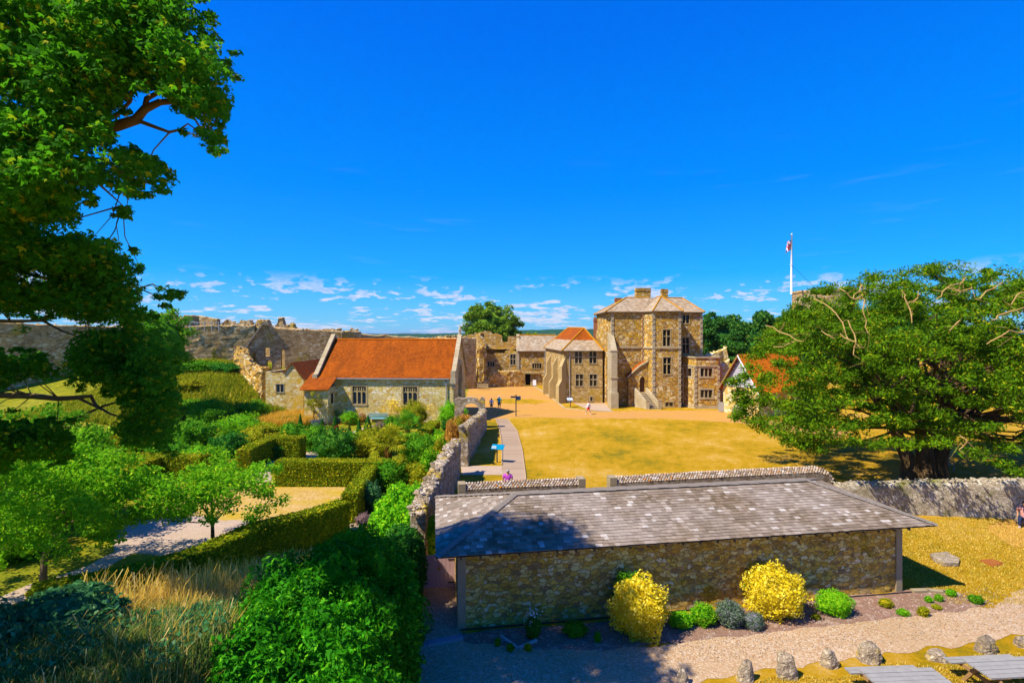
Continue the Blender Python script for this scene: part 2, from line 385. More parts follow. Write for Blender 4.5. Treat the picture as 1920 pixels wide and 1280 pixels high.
# ---------------------------------------------------------------- camera, light, sky
cam=bpy.data.cameras.new('camera'); co=bpy.data.objects.new('camera',cam); COL.objects.link(co); SC.camera=co
co.location=(0,0,HC); co.rotation_euler=(R(90),0,0); cam.sensor_width=36; cam.sensor_fit='HORIZONTAL'; cam.lens=18
cam.shift_y=-14/1920; cam.clip_start=.1; cam.clip_end=40000
EL=R(53); AZ=R(26)                                    # sun: from the left, slightly behind the camera
sd=Vector((-math.cos(EL)*math.cos(AZ),-math.cos(EL)*math.sin(AZ),math.sin(EL)))
sl=bpy.data.lights.new('sun','SUN'); sl.energy=5.0; sl.angle=R(.5); sl.color=(1,.91,.74)
so=bpy.data.objects.new('sun',sl); COL.objects.link(so); so.rotation_euler=sd.to_track_quat('Z','Y').to_euler(); so.location=(-30,-10,60)
wd=bpy.data.worlds.new('World'); SC.world=wd; wd.use_nodes=True; wd.node_tree.nodes.clear(); T=NT(wd.node_tree)
sky=T.n('ShaderNodeTexSky',sky_type='NISHITA'); sky.sun_disc=False; sky.sun_elevation=EL
sky.sun_rotation=math.atan2(sd.x,sd.y); sky.air_density=1.0; sky.dust_density=.2; sky.ozone_density=3.0; sky.altitude=100
hs=T.n('ShaderNodeHueSaturation',{'Hue':.5,'Saturation':1.55,'Value':1.0,'Color':sky.outputs[0]}).outputs[0]
skc=T.mix(1.0,hs,(.04,.78,1.42),'MULTIPLY')
gen=crd(T,'Generated'); sp=T.n('ShaderNodeSeparateXYZ',{0:gen}); z=sp.outputs[2]
skc=T.mix(.72,skc,T.ramp(z,[(0,(1.1,3.2,5.1)),(.05,(.45,2.6,5.2)),(.10,(.12,2.15,5.3)),(.26,(.0,1.6,5.6)),(.5,(.0,.98,5.4)),(1,(.0,.6,4.2))]))
zz=T.math('ADD',T.math('MAXIMUM',z,0.0),.045)
pv=T.n('ShaderNodeCombineXYZ',{0:T.math('DIVIDE',sp.outputs[0],zz),1:T.math('DIVIDE',sp.outputs[1],zz),2:0.0}).outputs[0]
pvm=T.n('ShaderNodeCombineXYZ',{0:T.math('MULTIPLY_ADD',sp.outputs[0],26.0,3.1),1:T.math('MULTIPLY_ADD',sp.outputs[1],26.0,1.7),2:T.math('DIVIDE',-1.8,T.math('ADD',T.math('MAXIMUM',z,0.0),.07))}).outputs[0]
n1=T.noise(pvm,1.25,5,.55); big=T.noise(pvm,.3,2,.5)
dens=T.math('ADD',n1,T.math('MULTIPLY',T.math('SUBTRACT',big,.53),.9))
cm=T.ramp(dens,[(.52,(0,0,0)),(.60,(1,1,1))])
elv=T.ramp(z,[(0,(1,1,1)),(.07,(.95,.95,.95)),(.09,(.6,.6,.6)),(.112,(0,0,0))]) 
wisp=T.noise(T.n('ShaderNodeMapping',{'Vector':gen,'Scale':(3,3,34),'Location':(.6,.3,2.3)}).outputs[0],2.4,5,.6)
wm=T.math('MULTIPLY',T.ramp(wisp,[(.60,(0,0,0)),(.80,(1,1,1))]),T.ramp(z,[(0,(1,1,1)),(.26,(1,1,1)),(.34,(0,0,0))])); wm=T.math('MULTIPLY',wm,.05)
hz=T.math('MULTIPLY',T.ramp(z,[(0,(1,1,1)),(.11,(0,0,0))]),.45)
skc=T.mix(hz,skc,(1.7,3.1,5.0))
m_=T.math('MULTIPLY',cm,elv); m_=T.math('MAXIMUM',T.math('MULTIPLY',m_,.75),wm)
shade=T.noise(pvm,2.2,3,.6)
cc_=T.mix(T.ramp(shade,[(.35,(0,0,0)),(.6,(1,1,1))]),(2.8,3.5,5.0),(5.2,4.9,5.5))
skc=T.mix(m_,skc,cc_)
bg=T.n('ShaderNodeBackground',{'Color':skc,'Strength':.112}); T.n('ShaderNodeOutputWorld',{'Surface':bg.outputs[0]})
SC.view_settings.view_transform='Standard'; SC.view_settings.look='None'; SC.view_settings.exposure=.68; SC.view_settings.gamma=1
SC.cycles.max_bounces=6; SC.cycles.transparent_max_bounces=6
# ---------------------------------------------------------------- materials
M={}
M['rubo']=m_rubble('ochre_rubble',[(.32,.20,.08),(.62,.44,.20),(.47,.33,.16),(.76,.66,.47),(.24,.18,.11),(.56,.40,.18)],(.30,.21,.11),2.1,.09,(.16,.10,.04),.4,bd=.09,lichen=(.50,.33,.08),lsc=.6,speck=.55)
M['rubc']=m_rubble('chapel_rubble',[(.54,.41,.21),(.72,.60,.38),(.60,.48,.26),(.80,.74,.60),(.44,.31,.13),(.70,.56,.32)],(.46,.35,.17),2.6,.08,(.36,.26,.12),.5,bd=.04,lichen=(.62,.42,.12),lsc=.4,speck=.5)
M['rubg']=m_rubble('grey_rubble',[(.27,.21,.14),(.52,.42,.29),(.40,.31,.21),(.66,.58,.46),(.21,.16,.11),(.48,.38,.24)],(.44,.34,.21),2.4,.07,(.13,.10,.07),.6,bd=.07,lichen=(.42,.30,.08),lsc=.3,speck=.35)
M['rubw']=m_rubble('garden_wall_stone',[(.20,.16,.11),(.36,.30,.22),(.48,.43,.36),(.27,.21,.14),(.58,.53,.46)],(.22,.17,.11),3.6,.07,(.14,.10,.06),.4,bd=.06,lichen=(.55,.40,.06),lsc=.8,speck=.35)
M['curt']=m_rubble('curtain_wall_rubble',[(.34,.25,.15),(.60,.47,.30),(.46,.35,.21),(.74,.62,.44),(.24,.17,.10),(.54,.41,.25)],(.30,.22,.12),2.3,.08,(.24,.17,.09),.6,bd=.05,lichen=(.45,.33,.10),lsc=.3,speck=.3)  # rubble brightened in colour to offset the shade this wall stands in
M['shedw']=m_rubble('shed_rubble',[(.26,.17,.08),(.66,.45,.19),(.49,.33,.14),(.80,.62,.34),(.21,.15,.10),(.60,.40,.16),(.74,.62,.44)],(.52,.37,.19),5.4,.08,(.24,.15,.05),.4,(.85,.85,1.5),bd=.07,lichen=(.30,.24,.05),lsc=.8,speck=.2)
M['ash']=m_ashlar('pale_ashlar',(.52,.45,.32),(.38,.30,.18)); M['ashg']=m_ashlar('golden_ashlar',(.50,.40,.22),(.40,.30,.15))
M['tile']=m_tile('orange_clay_tile',[(.25,.055,.010),(.38,.088,.010),(.46,.12,.014),(.30,.068,.010),(.42,.10,.012),(.34,.075,.010)],.26,.17,.008,(.12,.03,.006),(.13,.045,.018),.9,(.60,.42,.22),.3)
M['tileb']=m_tile('orange_tile_sunlit_tone',[(.52,.11,.012),(.68,.17,.015),(.76,.24,.03),(.60,.14,.012)],.26,.17,.008,(.2,.05,.01),(.35,.12,.03),.4,(.75,.6,.3),.3)  # brighter orange tile; its tone also stands in for sun missing on the barn roof
M['tiled']=m_tile('dark_red_tile',[(.16,.05,.03),(.26,.08,.04),(.22,.07,.03),(.32,.12,.06)],.26,.17,.008,(.08,.03,.02),(.12,.07,.04),.6,(.5,.42,.3),.4)
M['slate']=m_tile('stone_slate',[(.26,.21,.15),(.44,.36,.26),(.36,.28,.20),(.54,.46,.35),(.24,.18,.12)],.42,.24,.012,(.14,.11,.08),(.30,.18,.08),.6,(.62,.56,.46),.4,lsc=1.4)
M['shing']=None
def m_shingle():
    m,T=newmat('weathered_shingle'); v=crd(T); g=T.n('ShaderNodeNewGeometry'); r=g.outputs['Random Per Island']
    c=T.ramp(r,[(0,(.13,.095,.062)),(.3,(.19,.145,.10)),(.62,(.245,.19,.14)),(.8,(.30,.24,.185)),(.92,(.36,.30,.24)),(.96,(.46,.41,.35)),(1,(.60,.56,.50))])
    b=T.ramp(T.noise(v,.45,5,.65),[(.38,(0,0,0)),(.66,(1,1,1))]); c=T.mix(T.math('MULTIPLY',b,.45),c,(.50,.45,.41))
    b2=T.ramp(T.noise(v,.8,4,.6),[(.5,(0,0,0)),(.72,(1,1,1))]); c=T.mix(T.math('MULTIPLY',b2,.45),c,(.13,.10,.07))
    gr=T.noise(T.n('ShaderNodeMapping',{'Vector':v,'Scale':(9,2,9)}).outputs[0],5,4,.7)
    c=T.mix(T.math('MULTIPLY',gr,.4),c,(.10,.08,.06),'MIX')
    finish(T,c,.9,gr,.5,.008); return m
M['shing']=m_shingle()
M['wood']=m_plain('dark_weathered_wood',(.10,.075,.05),.85,.3,5); M['woodg']=m_plain('grey_bench_wood',(.34,.32,.29),.85,.2,7)
M['board']=m_tile('grey_weatherboard',[(.24,.23,.25),(.34,.33,.35),(.42,.41,.43)],3.0,.22,.012,(.05,.05,.06),(.2,.18,.17),.3,(.5,.5,.5),.1)
M['white']=m_plain('white_paint',(.80,.80,.80),.5,.05); M['pink']=m_plain('faded_pink_boards',(.52,.36,.36),.8,.12,3)
M['iron']=m_plain('black_iron',(.02,.02,.022),.5,.2); M['cream']=m_plain('cream_soffit',(.50,.40,.25),.8,.15)
M['lead']=m_plain('grey_lead',(.30,.31,.33),.55,.15)
def m_glass(name,c):
    m,T=newmat(name); v=crd(T); n=T.noise(v,3,2)
    col=T.mix(n,c,tuple(x*2.6 for x in c)); finish(T,col,.12,None,spec=.6); return m
M['glass']=m_glass('dark_window_glass',(.010,.011,.012)); M['glassw']=m_glass('leaded_window_glass',(.03,.045,.06))
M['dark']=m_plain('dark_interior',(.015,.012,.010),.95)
M['bark']=m_rubble('bark',[(.12,.08,.05),(.20,.14,.09),(.16,.11,.07)],(.05,.035,.02),4,.1,(.08,.07,.03),.4,(3,3,.6),.03)
M['barky']=m_plain('pale_bark',(.20,.14,.09),.9,.3,4,bd=.02)
M['brick']=m_tile('red_brick',[(.30,.07,.03),(.40,.11,.05),(.34,.09,.04)],.22,.075,.01,(.35,.28,.2),(.15,.06,.04),.4,(.4,.3,.2),.1)
# foliage
M['syc']=m_leaf('sycamore_leaves',(.006,.085,.006),(.09,.32,.008),(.40,.42,.010),.5,.35,.09)
M['yew']=m_leaf('yew_foliage',(.010,.060,.002),(.16,.31,.004),(.34,.34,.008),.2,.45,.07)
M['bush']=m_leaf('dark_glossy_leaves',(.006,.085,.002),(.05,.32,.004),(.13,.44,.008),.25,1.8,.12,.6)
M['bright']=m_leaf('bright_leaves',(.05,.27,.005),(.22,.58,.01),(.38,.66,.015),.35,1.6,.2)
M['light']=m_leaf('light_leaves',(.04,.24,.006),(.24,.55,.012),(.45,.62,.02),.4,1.2,.15)
M['olive']=m_leaf('olive_leaves',(.12,.17,.006),(.42,.42,.010),(.58,.46,.015),.3,1.3,.15)
M['mid']=m_leaf('mid_green_leaves',(.02,.15,.006),(.14,.38,.010),(.26,.45,.015),.3,1.3,.12)
M['darkg']=m_leaf('deep_green_leaves',(.008,.085,.010),(.05,.24,.015),(.12,.30,.02),.25,1.3,.12)
M['blueg']=m_leaf('blue_green_leaves',(.015,.09,.03),(.08,.25,.08),(.16,.32,.12),.3,2,.1)
M['lav']=m_leaf('lavender_leaves',(.07,.13,.06),(.22,.30,.17),(.30,.28,.36),.25,2,.15)
M['hedge']=m_leaf('clipped_hedge_leaves',(.07,.14,.004),(.28,.34,.006),(.50,.42,.01),.25,1.6,.22)
M['yellow']=m_leaf('yellow_leaves',(.62,.46,.012),(.84,.68,.025),(.9,.78,.10),.35,4,.25)
M['gold']=m_leaf('golden_grass',(.45,.25,.02),(.70,.42,.03),(.75,.52,.10),.35,2,.25)
M['far']=m_leaf('far_tree_leaves',(.04,.12,.010),(.20,.34,.018),(.30,.40,.02),.25,.5,.12)
M['fard']=m_leaf('far_evergreen_leaves',(.016,.088,.013),(.056,.192,.019),(.128,.256,.024),.2,.5,.1)
M['grassb']=m_leaf('dry_tall_grass',(.60,.36,.05),(.88,.60,.10),(.90,.70,.28),.45,1.2,.25)
M['grassg']=m_leaf('green_grass_blades',(.04,.14,.02),(.18,.28,.04),(.42,.34,.10),.4,.9,.25)
def m_flower(n,c,c2): return m_leaf(n,c,c2,None,.2,3)
M['fyel']=m_flower('yellow_petals',(.75,.50,.02),(.85,.65,.05)); M['fpur']=m_flower('purple_petals',(.16,.12,.45),(.35,.25,.7)); M['fwhi']=m_flower('white_petals',(.6,.6,.6),(.85,.85,.85))
M['fred']=m_flower('red_berries',(.30,.02,.01),(.45,.05,.02)); M['fora']=m_flower('orange_seed_heads',(.45,.20,.03),(.62,.34,.05))
M['heather']=m_flower('purple_grey_twigs',(.16,.10,.10),(.30,.20,.20))
# ground materials
def m_ground():
    m,T=newmat('dry_grass_ground'); v=crd(T)
    a=T.noise(v,.16,5,.6); b=T.noise(v,1.3,7,.75); c=T.noise(v,7,5,.8); f=T.noise(v,45,3,.7)
    col=T.ramp(T.math('ADD',T.math('MULTIPLY',a,.38),T.math('ADD',T.math('MULTIPLY',b,.36),T.math('MULTIPLY',c,.26))),
      [(.40,(.17,.145,.010)),(.45,(.34,.22,.014)),(.495,(.50,.28,.022)),(.54,(.57,.33,.05)),(.60,(.66,.43,.15))])
    col=T.mix(T.math('MULTIPLY',f,.5),col,(.16,.13,.015))
    p=T.n('ShaderNodeSeparateXYZ',{0:v}); x=p.outputs[0]; y=p.outputs[1]
    # watered garden and banks keep greener grass; the ground beyond the walls is pasture and wood
    gx=T.math('LESS_THAN',T.math('ADD',x,T.math('MULTIPLY',b,3.0)),-5.0)
    gr=T.ramp(T.math('ADD',T.math('MULTIPLY',b,.6),T.math('MULTIPLY',c,.4)),[(.36,(.05,.10,.008)),(.5,(.16,.20,.012)),(.62,(.36,.30,.02)),(.75,(.5,.36,.04))])
    col=T.mix(T.math('MULTIPLY',gx,.85),col,gr)
    fy=T.math('MULTIPLY',T.math('SUBTRACT',y,150.0),.01,clamp=True)
    fa=T.ramp(T.noise(v,.004,5,.6),[(.4,(.02,.05,.012)),(.52,(.06,.09,.02)),(.6,(.20,.18,.06)),(.7,(.03,.07,.012))])
    col=T.mix(fy,col,fa)
    finish(T,col,.95,T.math('ADD',c,f),.8,.05,sat=1.05); return m
def m_gravel(name,pal,sc,stain,ssc=.25,pebb=1.0,rough=.95):
    m,T=newmat(name); v=crd(T)
    vo=T.n('ShaderNodeTexVoronoi',{'Vector':v,'Scale':sc}); h=T.n('ShaderNodeSeparateColor',{0:vo.outputs['Color']}).outputs[0]
    k=len(pal); col=T.ramp(h,[(i/(k-1),c) for i,c in enumerate(pal)])
    vo2=T.n('ShaderNodeTexVoronoi',{'Vector':v,'Scale':sc*.6}); h2=T.n('ShaderNodeSeparateColor',{0:vo2.outputs['Color']}).outputs[1]
    col=T.mix(T.math('MULTIPLY',T.math('GREATER_THAN',h2,.86),.35*pebb),col,(.70,.60,.50))
    mp=T.n('ShaderNodeMapping',{'Vector':v,'Scale':(.35,1.0,1)}).outputs[0]
    col=T.mix(T.math('MULTIPLY',T.ramp(T.noise(mp,ssc,5,.65),[(.42,(0,0,0)),(.66,(1,1,1))]),.7),col,stain)
    col=T.mix(T.math('MULTIPLY',T.noise(v,3,4,.7),.35),col,tuple(c*.5 for c in stain))
    finish(T,col,rough,T.math('SUBTRACT',T.noise(v,sc,2),vo.outputs['Distance']),.8,.02,sat=1.12); return m
M['ground']=m_ground()
M['court']=m_gravel('tan_court_gravel',[(.44,.23,.09),(.54,.30,.12),(.48,.26,.10),(.58,.35,.17)],14,(.54,.32,.09),.15,.3)
M['grav']=m_gravel('pebble_gravel',[(.36,.23,.13),(.52,.37,.24),(.43,.29,.17),(.62,.50,.37),(.30,.18,.10)],26,(.42,.29,.16),.5)
M['soil']=m_gravel('bed_soil',[(.20,.12,.09),(.27,.17,.13),(.24,.15,.11),(.32,.21,.17)],12,(.22,.14,.09),.8,.6)
M['gpath']=m_gravel('pale_garden_path',[(.42,.32,.24),(.50,.39,.30),(.46,.35,.26)],20,(.40,.30,.22),.4,.5)
M['lawn']=None
def m_board():
    m,T=newmat('path_boards'); v=crd(T); y=T.n('ShaderNodeSeparateXYZ',{0:v}).outputs[1]
    k=T.math('FRACT',T.math('MULTIPLY',y,2.2)); r=T.n('ShaderNodeTexWhiteNoise',{'W':T.math('FLOOR',T.math('MULTIPLY',y,2.2))},noise_dimensions='1D').outputs[0]
    col=T.mix(r,(.27,.20,.145),(.36,.28,.21)); col=T.mix(T.math('MULTIPLY',T.math('GREATER_THAN',k,.93),.6),col,(.16,.12,.10))
    col=T.mix(T.math('MULTIPLY',T.noise(v,2,5,.7),.4),col,(.42,.33,.24)); finish(T,col,.9,T.noise(v,20,3),.4,.01); return m
M['pathb']=m_board()
# ---------------------------------------------------------------- ground
def axis(lo,hi,step,far,grow=1.16):
    a=list(np.arange(lo,hi+1e-6,step)); s=step; 
    while a[-1]<far: s*=grow; a.append(a[-1]+s)
    s=step; b=[lo]
    while b[-1]>-far: s*=grow; b.append(b[-1]-s)
    return np.array(b[::-1][:-1]+a)
ax=axis(-48,44,.5,9000); ay=axis(-4,84,.5,12000)
XX,YY=np.meshgrid(ax,ay); ZZ=hgt(XX,YY)
rough=np.array([0.0]); nx_=len(ax); ny_=len(ay)
# rolling land beyond
RR=np.sqrt(XX**2+YY**2); ZZ=ZZ+ss(700,2500,RR)*(14*np.sin(XX/610+1.3)*np.cos(YY/800)+10*np.sin(XX/270+YY/350)) 
Vg=np.stack([XX,YY,ZZ],-1).reshape(-1,3); ii=(np.arange(ny_-1)[:,None]*nx_+np.arange(nx_-1)[None,:]).reshape(-1)
Fg=np.stack([ii,ii+1,ii+1+nx_,ii+nx_],1)
tag(npmesh('ground',Vg,Fg,M['ground'],smooth=True),kind='structure')
def sheet(name,pts,mat,z=.004,jit=.0,seed=0,dens=.5,kind='structure',px=True):
    P=[Vector((*(G(*p) if px else p),z)) for p in pts]; out=[]
    for i,p in enumerate(P):
        q=P[(i+1)%len(P)]; n=max(1,int((q-p).length/dens))
        for j in range(n):
            a=p.lerp(q,j/n)
            if jit: a=a+Vector((noise.noise(a*1.3+Vector((seed,0,0))),noise.noise(a*1.3+Vector((0,seed,5))),0))*jit*2+Vector((noise.noise(a*4.3),noise.noise(a*4.3+Vector((9,0,0))),0))*jit
            a.z=z; out.append(a)
    tr=tessellate_polygon([[Vector((a.x,a.y,0)) for a in out]])
    mb=MB(); mb.add(out,[t if (out[t[1]]-out[t[0]]).cross(out[t[2]]-out[t[0]]).z>0 else t[::-1] for t in tr]); o=mb.build(name,mat)
    tag(o,kind=kind); return o
sheet('court_gravel',[(878,729),(930,724),(972,722),(1003,724),(1035,745),(1060,765),(1100,769),(1160,771),(1220,770),(1350,769),(1392,778),(1460,790),(1540,798),(1600,812),(1560,822),(1480,808),(1390,793),(1250,785),(1100,784),(1000,782),(955,783),(913,787),(870,790),(850,784),(870,760)],M['court'],.004,.25,3)
sheet('court_grass_strip',[(925,748),(960,747),(1010,749),(1035,753),(1000,757),(940,756)],M['ground'],.008,.35,5)
sheet('board_path',[(930,785),(936,800),(940,820),(942,850),(942,935),(990,935),(986,890),(980,845),(970,808),(952,785)],M['pathb'],.012,0)
sheet('side_path',[(864,873),(941.6,873),(941.8,890),(866,890)],M['gpath'],.008,.03,2)
sheet('gravel_path',[(740,1200),(862,1196),(960,1196),(1150,1216),(1400,1184),(1700,1152),(1800,1144),(1860,1135),(1925,1100),(2100,1060),(2100,1150),(1925,1190),(1840,1204),(1700,1220),(1500,1248),(1300,1276),(1200,1300),(1050,1360),(760,1340),(735,1240)],M['grav'],.008,.12,8,.35)
sheet('gravel_yard',[(770,1050),(864,1050),(864,1205),(760,1212)],M['grav'],.006,.04,8,.35)
sheet('planting_bed_soil',[(862,1186),(1100,1168),(1400,1137),(1700,1106),(1790,1108),(1860,1128),(1810,1145),(1700,1155),(1400,1190),(1150,1218),(1000,1216),(870,1204)],M['soil'],.012,.07,4,.3)
sheet('worn_patch',[(1850,985),(1925,975),(1990,990),(1990,1030),(1900,1022),(1855,1002)],M['court'],.004,.5,4)
# garden sheets
sheet('garden_path',[(215,985),(250,972),(480,962),(480,1000),(425,1003),(360,1030),(300,1042),(250,1037),(200,1064),(120,1092),(40,1128),(10,1138),(-20,1128),(60,1094),(150,1067),(212,1035)],M['gpath'],.006,.08,2)
sheet('garden_path',[(455,905),(470,872),(520,858),(560,848),(600,846),(590,862),(520,868),(508,880),(508,905)],M['gpath'],.006,.06,6)
sheet('garden_path',[(640,832),(655,811),(690,798),(725,792),(735,797),(700,812),(668,838)],M['gpath'],.006,.06,6)
sheet('garden_path',[(640,985),(668,975),(720,975),(730,1000),(690,1012),(640,1000)],M['gpath'],.006,.06,6)
M['dry']=m_gravel('parched_lawn',[(.48,.31,.13),(.58,.41,.21),(.38,.25,.09),(.52,.35,.16)],9,(.42,.30,.03),.9,.1)
sheet('parched_lawn',[(300,918),(420,905),(520,902),(700,902),(690,925),(645,950),(600,962),(500,976),(420,975),(310,960)],M['dry'],.009,.15,6)
# downs on the horizon
def ridge(name,dist,x0,x1,base,prof,mat,seed,depth):
    n=260; V=[];fs=[]
    for i in range(n+1):
        t=i/n; x=x0+(x1-x0)*t; h=prof(t)+noise.noise(Vector((x*.002+seed,0,0)))*dist*.0022+noise.noise(Vector((x*.03+seed,3,0)))*dist*.0009
        for k,(dy,f) in enumerate(((-depth,0),(-depth*.55,.62),(-depth*.2,.94),(0,1),(depth,.2))):
            V.append((x,dist+dy,base+(h-base)*f+ (noise.noise(Vector((x*.02,dy*.02,seed)))*dist*.0010 if 0<k<4 else 0)))
    for i in range(n): 
        for k in range(4): a=i*5+k; fs.append((a,a+5,a+6,a+1))
    mb=MB(); mb.add(V,fs); tag(mb.build(name,mat),kind='structure')
M['wood_hill']=m_rubble('wooded_hill',[(.008,.05,.012),(.02,.085,.02),(.012,.06,.015),(.035,.11,.02)],(.004,.02,.008),.05,.12,(.03,.09,.02),.4,(1,1,1),2)
M['wood_far']=m_rubble('far_wooded_hill',[(.01,.045,.025),(.03,.08,.03),(.10,.12,.05),(.015,.05,.02)],(.01,.03,.02),.012,.1,(.02,.06,.03),.4,(1,1,1),2)
ridge('hills',2300,-2600,3000,-50,lambda t:3+30*math.exp(-((t-.54)/.13)**2)-8*ss(.4,.1,t),M['wood_hill'],2,420)
ridge('hills',7000,-8000,8000,-60,lambda t:22+6*math.sin(t*9),M['wood_far'],5,1200)

mb=MB(); mb.box((0,0,-15),(29600,29600,2*(Vg[:,2].max()*0+75))); hz_=mb.build('haze',None); hm=bpy.data.materials.new('haze'); hm.use_nodes=True; hm.node_tree.nodes.clear(); T=NT(hm.node_tree)
vp=T.n('ShaderNodeVolumePrincipled',{'Color':(.55,.75,1.0),'Density':6e-5,'Anisotropy':.2}); T.n('ShaderNodeOutputMaterial',{'Volume':vp.outputs[0]}); hz_.data.materials.append(hm); tag(hz_,kind='stuff')
# ---------------------------------------------------------------- foreground shed
ang=R(8.6); U=Vector((math.cos(ang),math.sin(ang),0)); Vv=Vector((-math.sin(ang),math.cos(ang),0)); E0=Vector((-2.36,15.88,0))
ZE,ZR=2.56,3.5; SL,SW,HP=18.0,6.0,3.0
def sp_(s,v,z): q=E0+U*s+Vv*v; return Vector((q.x,q.y,z))
shed=thing('stone_shed','long low rubble stone shed with a grey shingled hipped roof in the foreground','building',sp_(0,0,0))
mb=MB(); rq=random.Random(3)
a0,a1,b0,b1=.72,17.0,.52,5.6
# front wall as a finely divided, slightly uneven skin; other sides plain
def wallgrid(mb,p0,p1,z0,z1,step,amp,seed,quo=.0):
    p0,p1=Vector(p0),Vector(p1); d=p1-p0; L=d.xy.length; u=d/L; n=Vector((u.y,-u.x,0)); nx=int(L/step); nz=int((z1-z0)/step)
    vs=[]
    for j in range(nz+1):
        for i in range(nx+1):
            q=p0+u*L*i/nx; q.z=z0+(z1-z0)*j/nz
            k=noise.noise(Vector((q.x*2.6+seed,q.y*2.6,q.z*5)))*amp+noise.noise(q*9)*amp*.5
            vs.append(q+n*k)
    mb.add(vs,[(j*(nx+1)+i,j*(nx+1)+i+1,(j+1)*(nx+1)+i+1,(j+1)*(nx+1)+i) for j in range(nz) for i in range(nx)])
wallgrid(mb,sp_(a0,b0,0),sp_(a1,b0,0),-.1,2.52,.07,.03,1); wallgrid(mb,sp_(a0,b1,0),sp_(a0,b0,0),-.1,2.52,.1,.03,2)
wallgrid(mb,sp_(a1,b0,0),sp_(a1,b1,0),-.1,2.52,.1,.03,2); wallgrid(mb,sp_(a1,b1,0),sp_(a0,b1,0),-.1,2.52,.2,.03,2)
setp(mb.build('wall',M['shedw'],smooth=True),shed)
# rendered corner strips
M['render']=m_plain('grey_lime_render',(.30,.25,.17),.9,.3,2.2,bd=.02)
for a_,w_ in ((a0-.03,.26),(a1-.22,.25)): mb=MB(); mb.par(sp_(a_,b0-.045,-.1),U*w_,Vv*.3,(0,0,2.6)); setp(mb.build('corner_render',M['render']),shed)
# shingles
def slope(mb,A,B,Cr,D,rs=.17,cw=.21,seed=0):
    """eave A->B, top C<-D (D above A). rows of individual shingles"""
    r=random.Random(seed); A,B,Cr,D=map(Vector,(A,B,Cr,D)); n=(B-A).cross(D-A).normalized()
    if n.z<0: n=-n
    sl=(D+Cr)/2-(A+B)/2; up=n.cross((B-A).normalized()); 
    if up.z<0: up=-up
    H=abs((D-A).dot(up)); rows=int(H/rs); e=(B-A).normalized()
    for j in range(rows+1):
        t=j*rs/H
        if t>=1: break
        l=A.lerp(D,t); q=B.lerp(Cr,t); W=(q-l).length; x=-r.random()*cw
        while x<W:
            w=cw*r.uniform(.72,1.3); xa=max(0,x); xb=min(W,x+w-.008)
            if xb-xa>.02:
                lift=.028+r.uniform(-.004,.007); len_=rs*1.55; sk=r.uniform(-.008,.01)
                p=[l+e*xa-up*sk+n*lift,l+e*xb-up*sk+n*(lift+r.uniform(-.003,.003)),l+e*xb+up*len_+n*.002,l+e*xa+up*len_+n*.002]
                if t+len_/H>1.0: p[2]=l+e*xb+up*(H*(1-t))+n*.004; p[3]=l+e*xa+up*(H*(1-t))+n*.004
                d=-n*.018
                mb.add(p+[p[0]+d,p[1]+d],[(0,1,2,3),(4,5,1,0),(0,3,4),(1,5,2)])
            x+=w
eA,eB,eC,eD=sp_(0,0,ZE),sp_(SL,0,ZE),sp_(SL,SW,ZE),sp_(0,SW,ZE); rA,rB=sp_(HP,3,ZR),sp_(SL-HP,3,ZR)
mb=MB(); slope(mb,eA,eB,rB,rA,.155,.20,1); slope(mb,eD,eA,rA,rA,.155,.20,2); slope(mb,eB,eC,rB,rB,.155,.2,3); slope(mb,eC,eD,rA,rB,.2,.26,4)
roof=mb.build('roof',M['shing'])
mb=MB(); dn=Vector((0,0,-.03)); q=[eA+dn,eB+dn,eC+dn,eD+dn,rA+dn,rB+dn]
mb.add(q,[(0,1,5,4),(1,2,5),(2,3,4,5),(3,0,4)]); o=mb.build('roof_deck',M['wood']); o.parent=roof
mb=MB()
for a,b,w in ((rA,rB,.2),(eA,rA,.15),(eB,rB,.15),(eD,rA,.15),(eC,rB,.15)):
    n_=int((b-a).length/.42); d=(b-a)/n_; sd2=d.cross(Vector((0,0,1))).normalized()*w
    for i in range(n_):
        p=a+d*i+Vector((0,0,.045+.012*(i%2))); L=d*1.02
        ns=Vector((0,0,.075 if w>.18 else .05))
        mb.add([p-sd2-ns*.55,p+ns*.45,p+sd2-ns*.55,p+L-sd2-ns*.55,p+L+ns*.45,p+L+sd2-ns*.55],[(0,1,4,3),(1,2,5,4),(0,2,1),(3,4,5)])
o=mb.build('ridge_cap',m_plain('ridge_shingle',(.19,.165,.14),.9,.35,8)); o.parent=roof
setp(roof,shed)
k=0; sl_=(ZR-ZE)/3.0
for i in range(27):                                   # rafter ends under the eave
    s=.75+i*.62; mb=MB(); a=sp_(s,.05,ZE-.14); mb.par(a,U*.06,Vv*.6+Vector((0,0,.6*sl_)),(0,0,.1)); setp(mb.build('rafter_end',M['wood']),shed)
for i in range(8):
    v=.5+i*.62; mb=MB(); mb.par(sp_(.05,v,ZE-.14),Vv*.06,U*.6+Vector((0,0,.6*sl_)),(0,0,.1)); setp(mb.build('rafter_end',M['wood']),shed)
mb=MB(); mb.par(sp_(a0,b0-.05,2.36),U*(a1-a0),Vv*.1,(0,0,.16)); setp(mb.build('wall_plate',M['wood']),shed)
mb=MB(); mb.par(sp_(a0,b0-.02,2.52),U*(a1-a0),Vv*.02,(0,0,.11)); setp(mb.build('soffit_board',M['cream']),shed)
mb=MB(); mb.tube([sp_(a0+.05,b0-.09,.02),sp_(a0+2,b0-.12,.03),sp_(6,b0-.12,.03),sp_(9,b0-.08,.03)],.022,6); mb.tube([sp_(12.2,b0-.14,.03),sp_(14,b0-.12,.03),sp_(a1+.3,b0-.16,.03)],.022,6)
setp(mb.build('cable',M['iron']),shed)
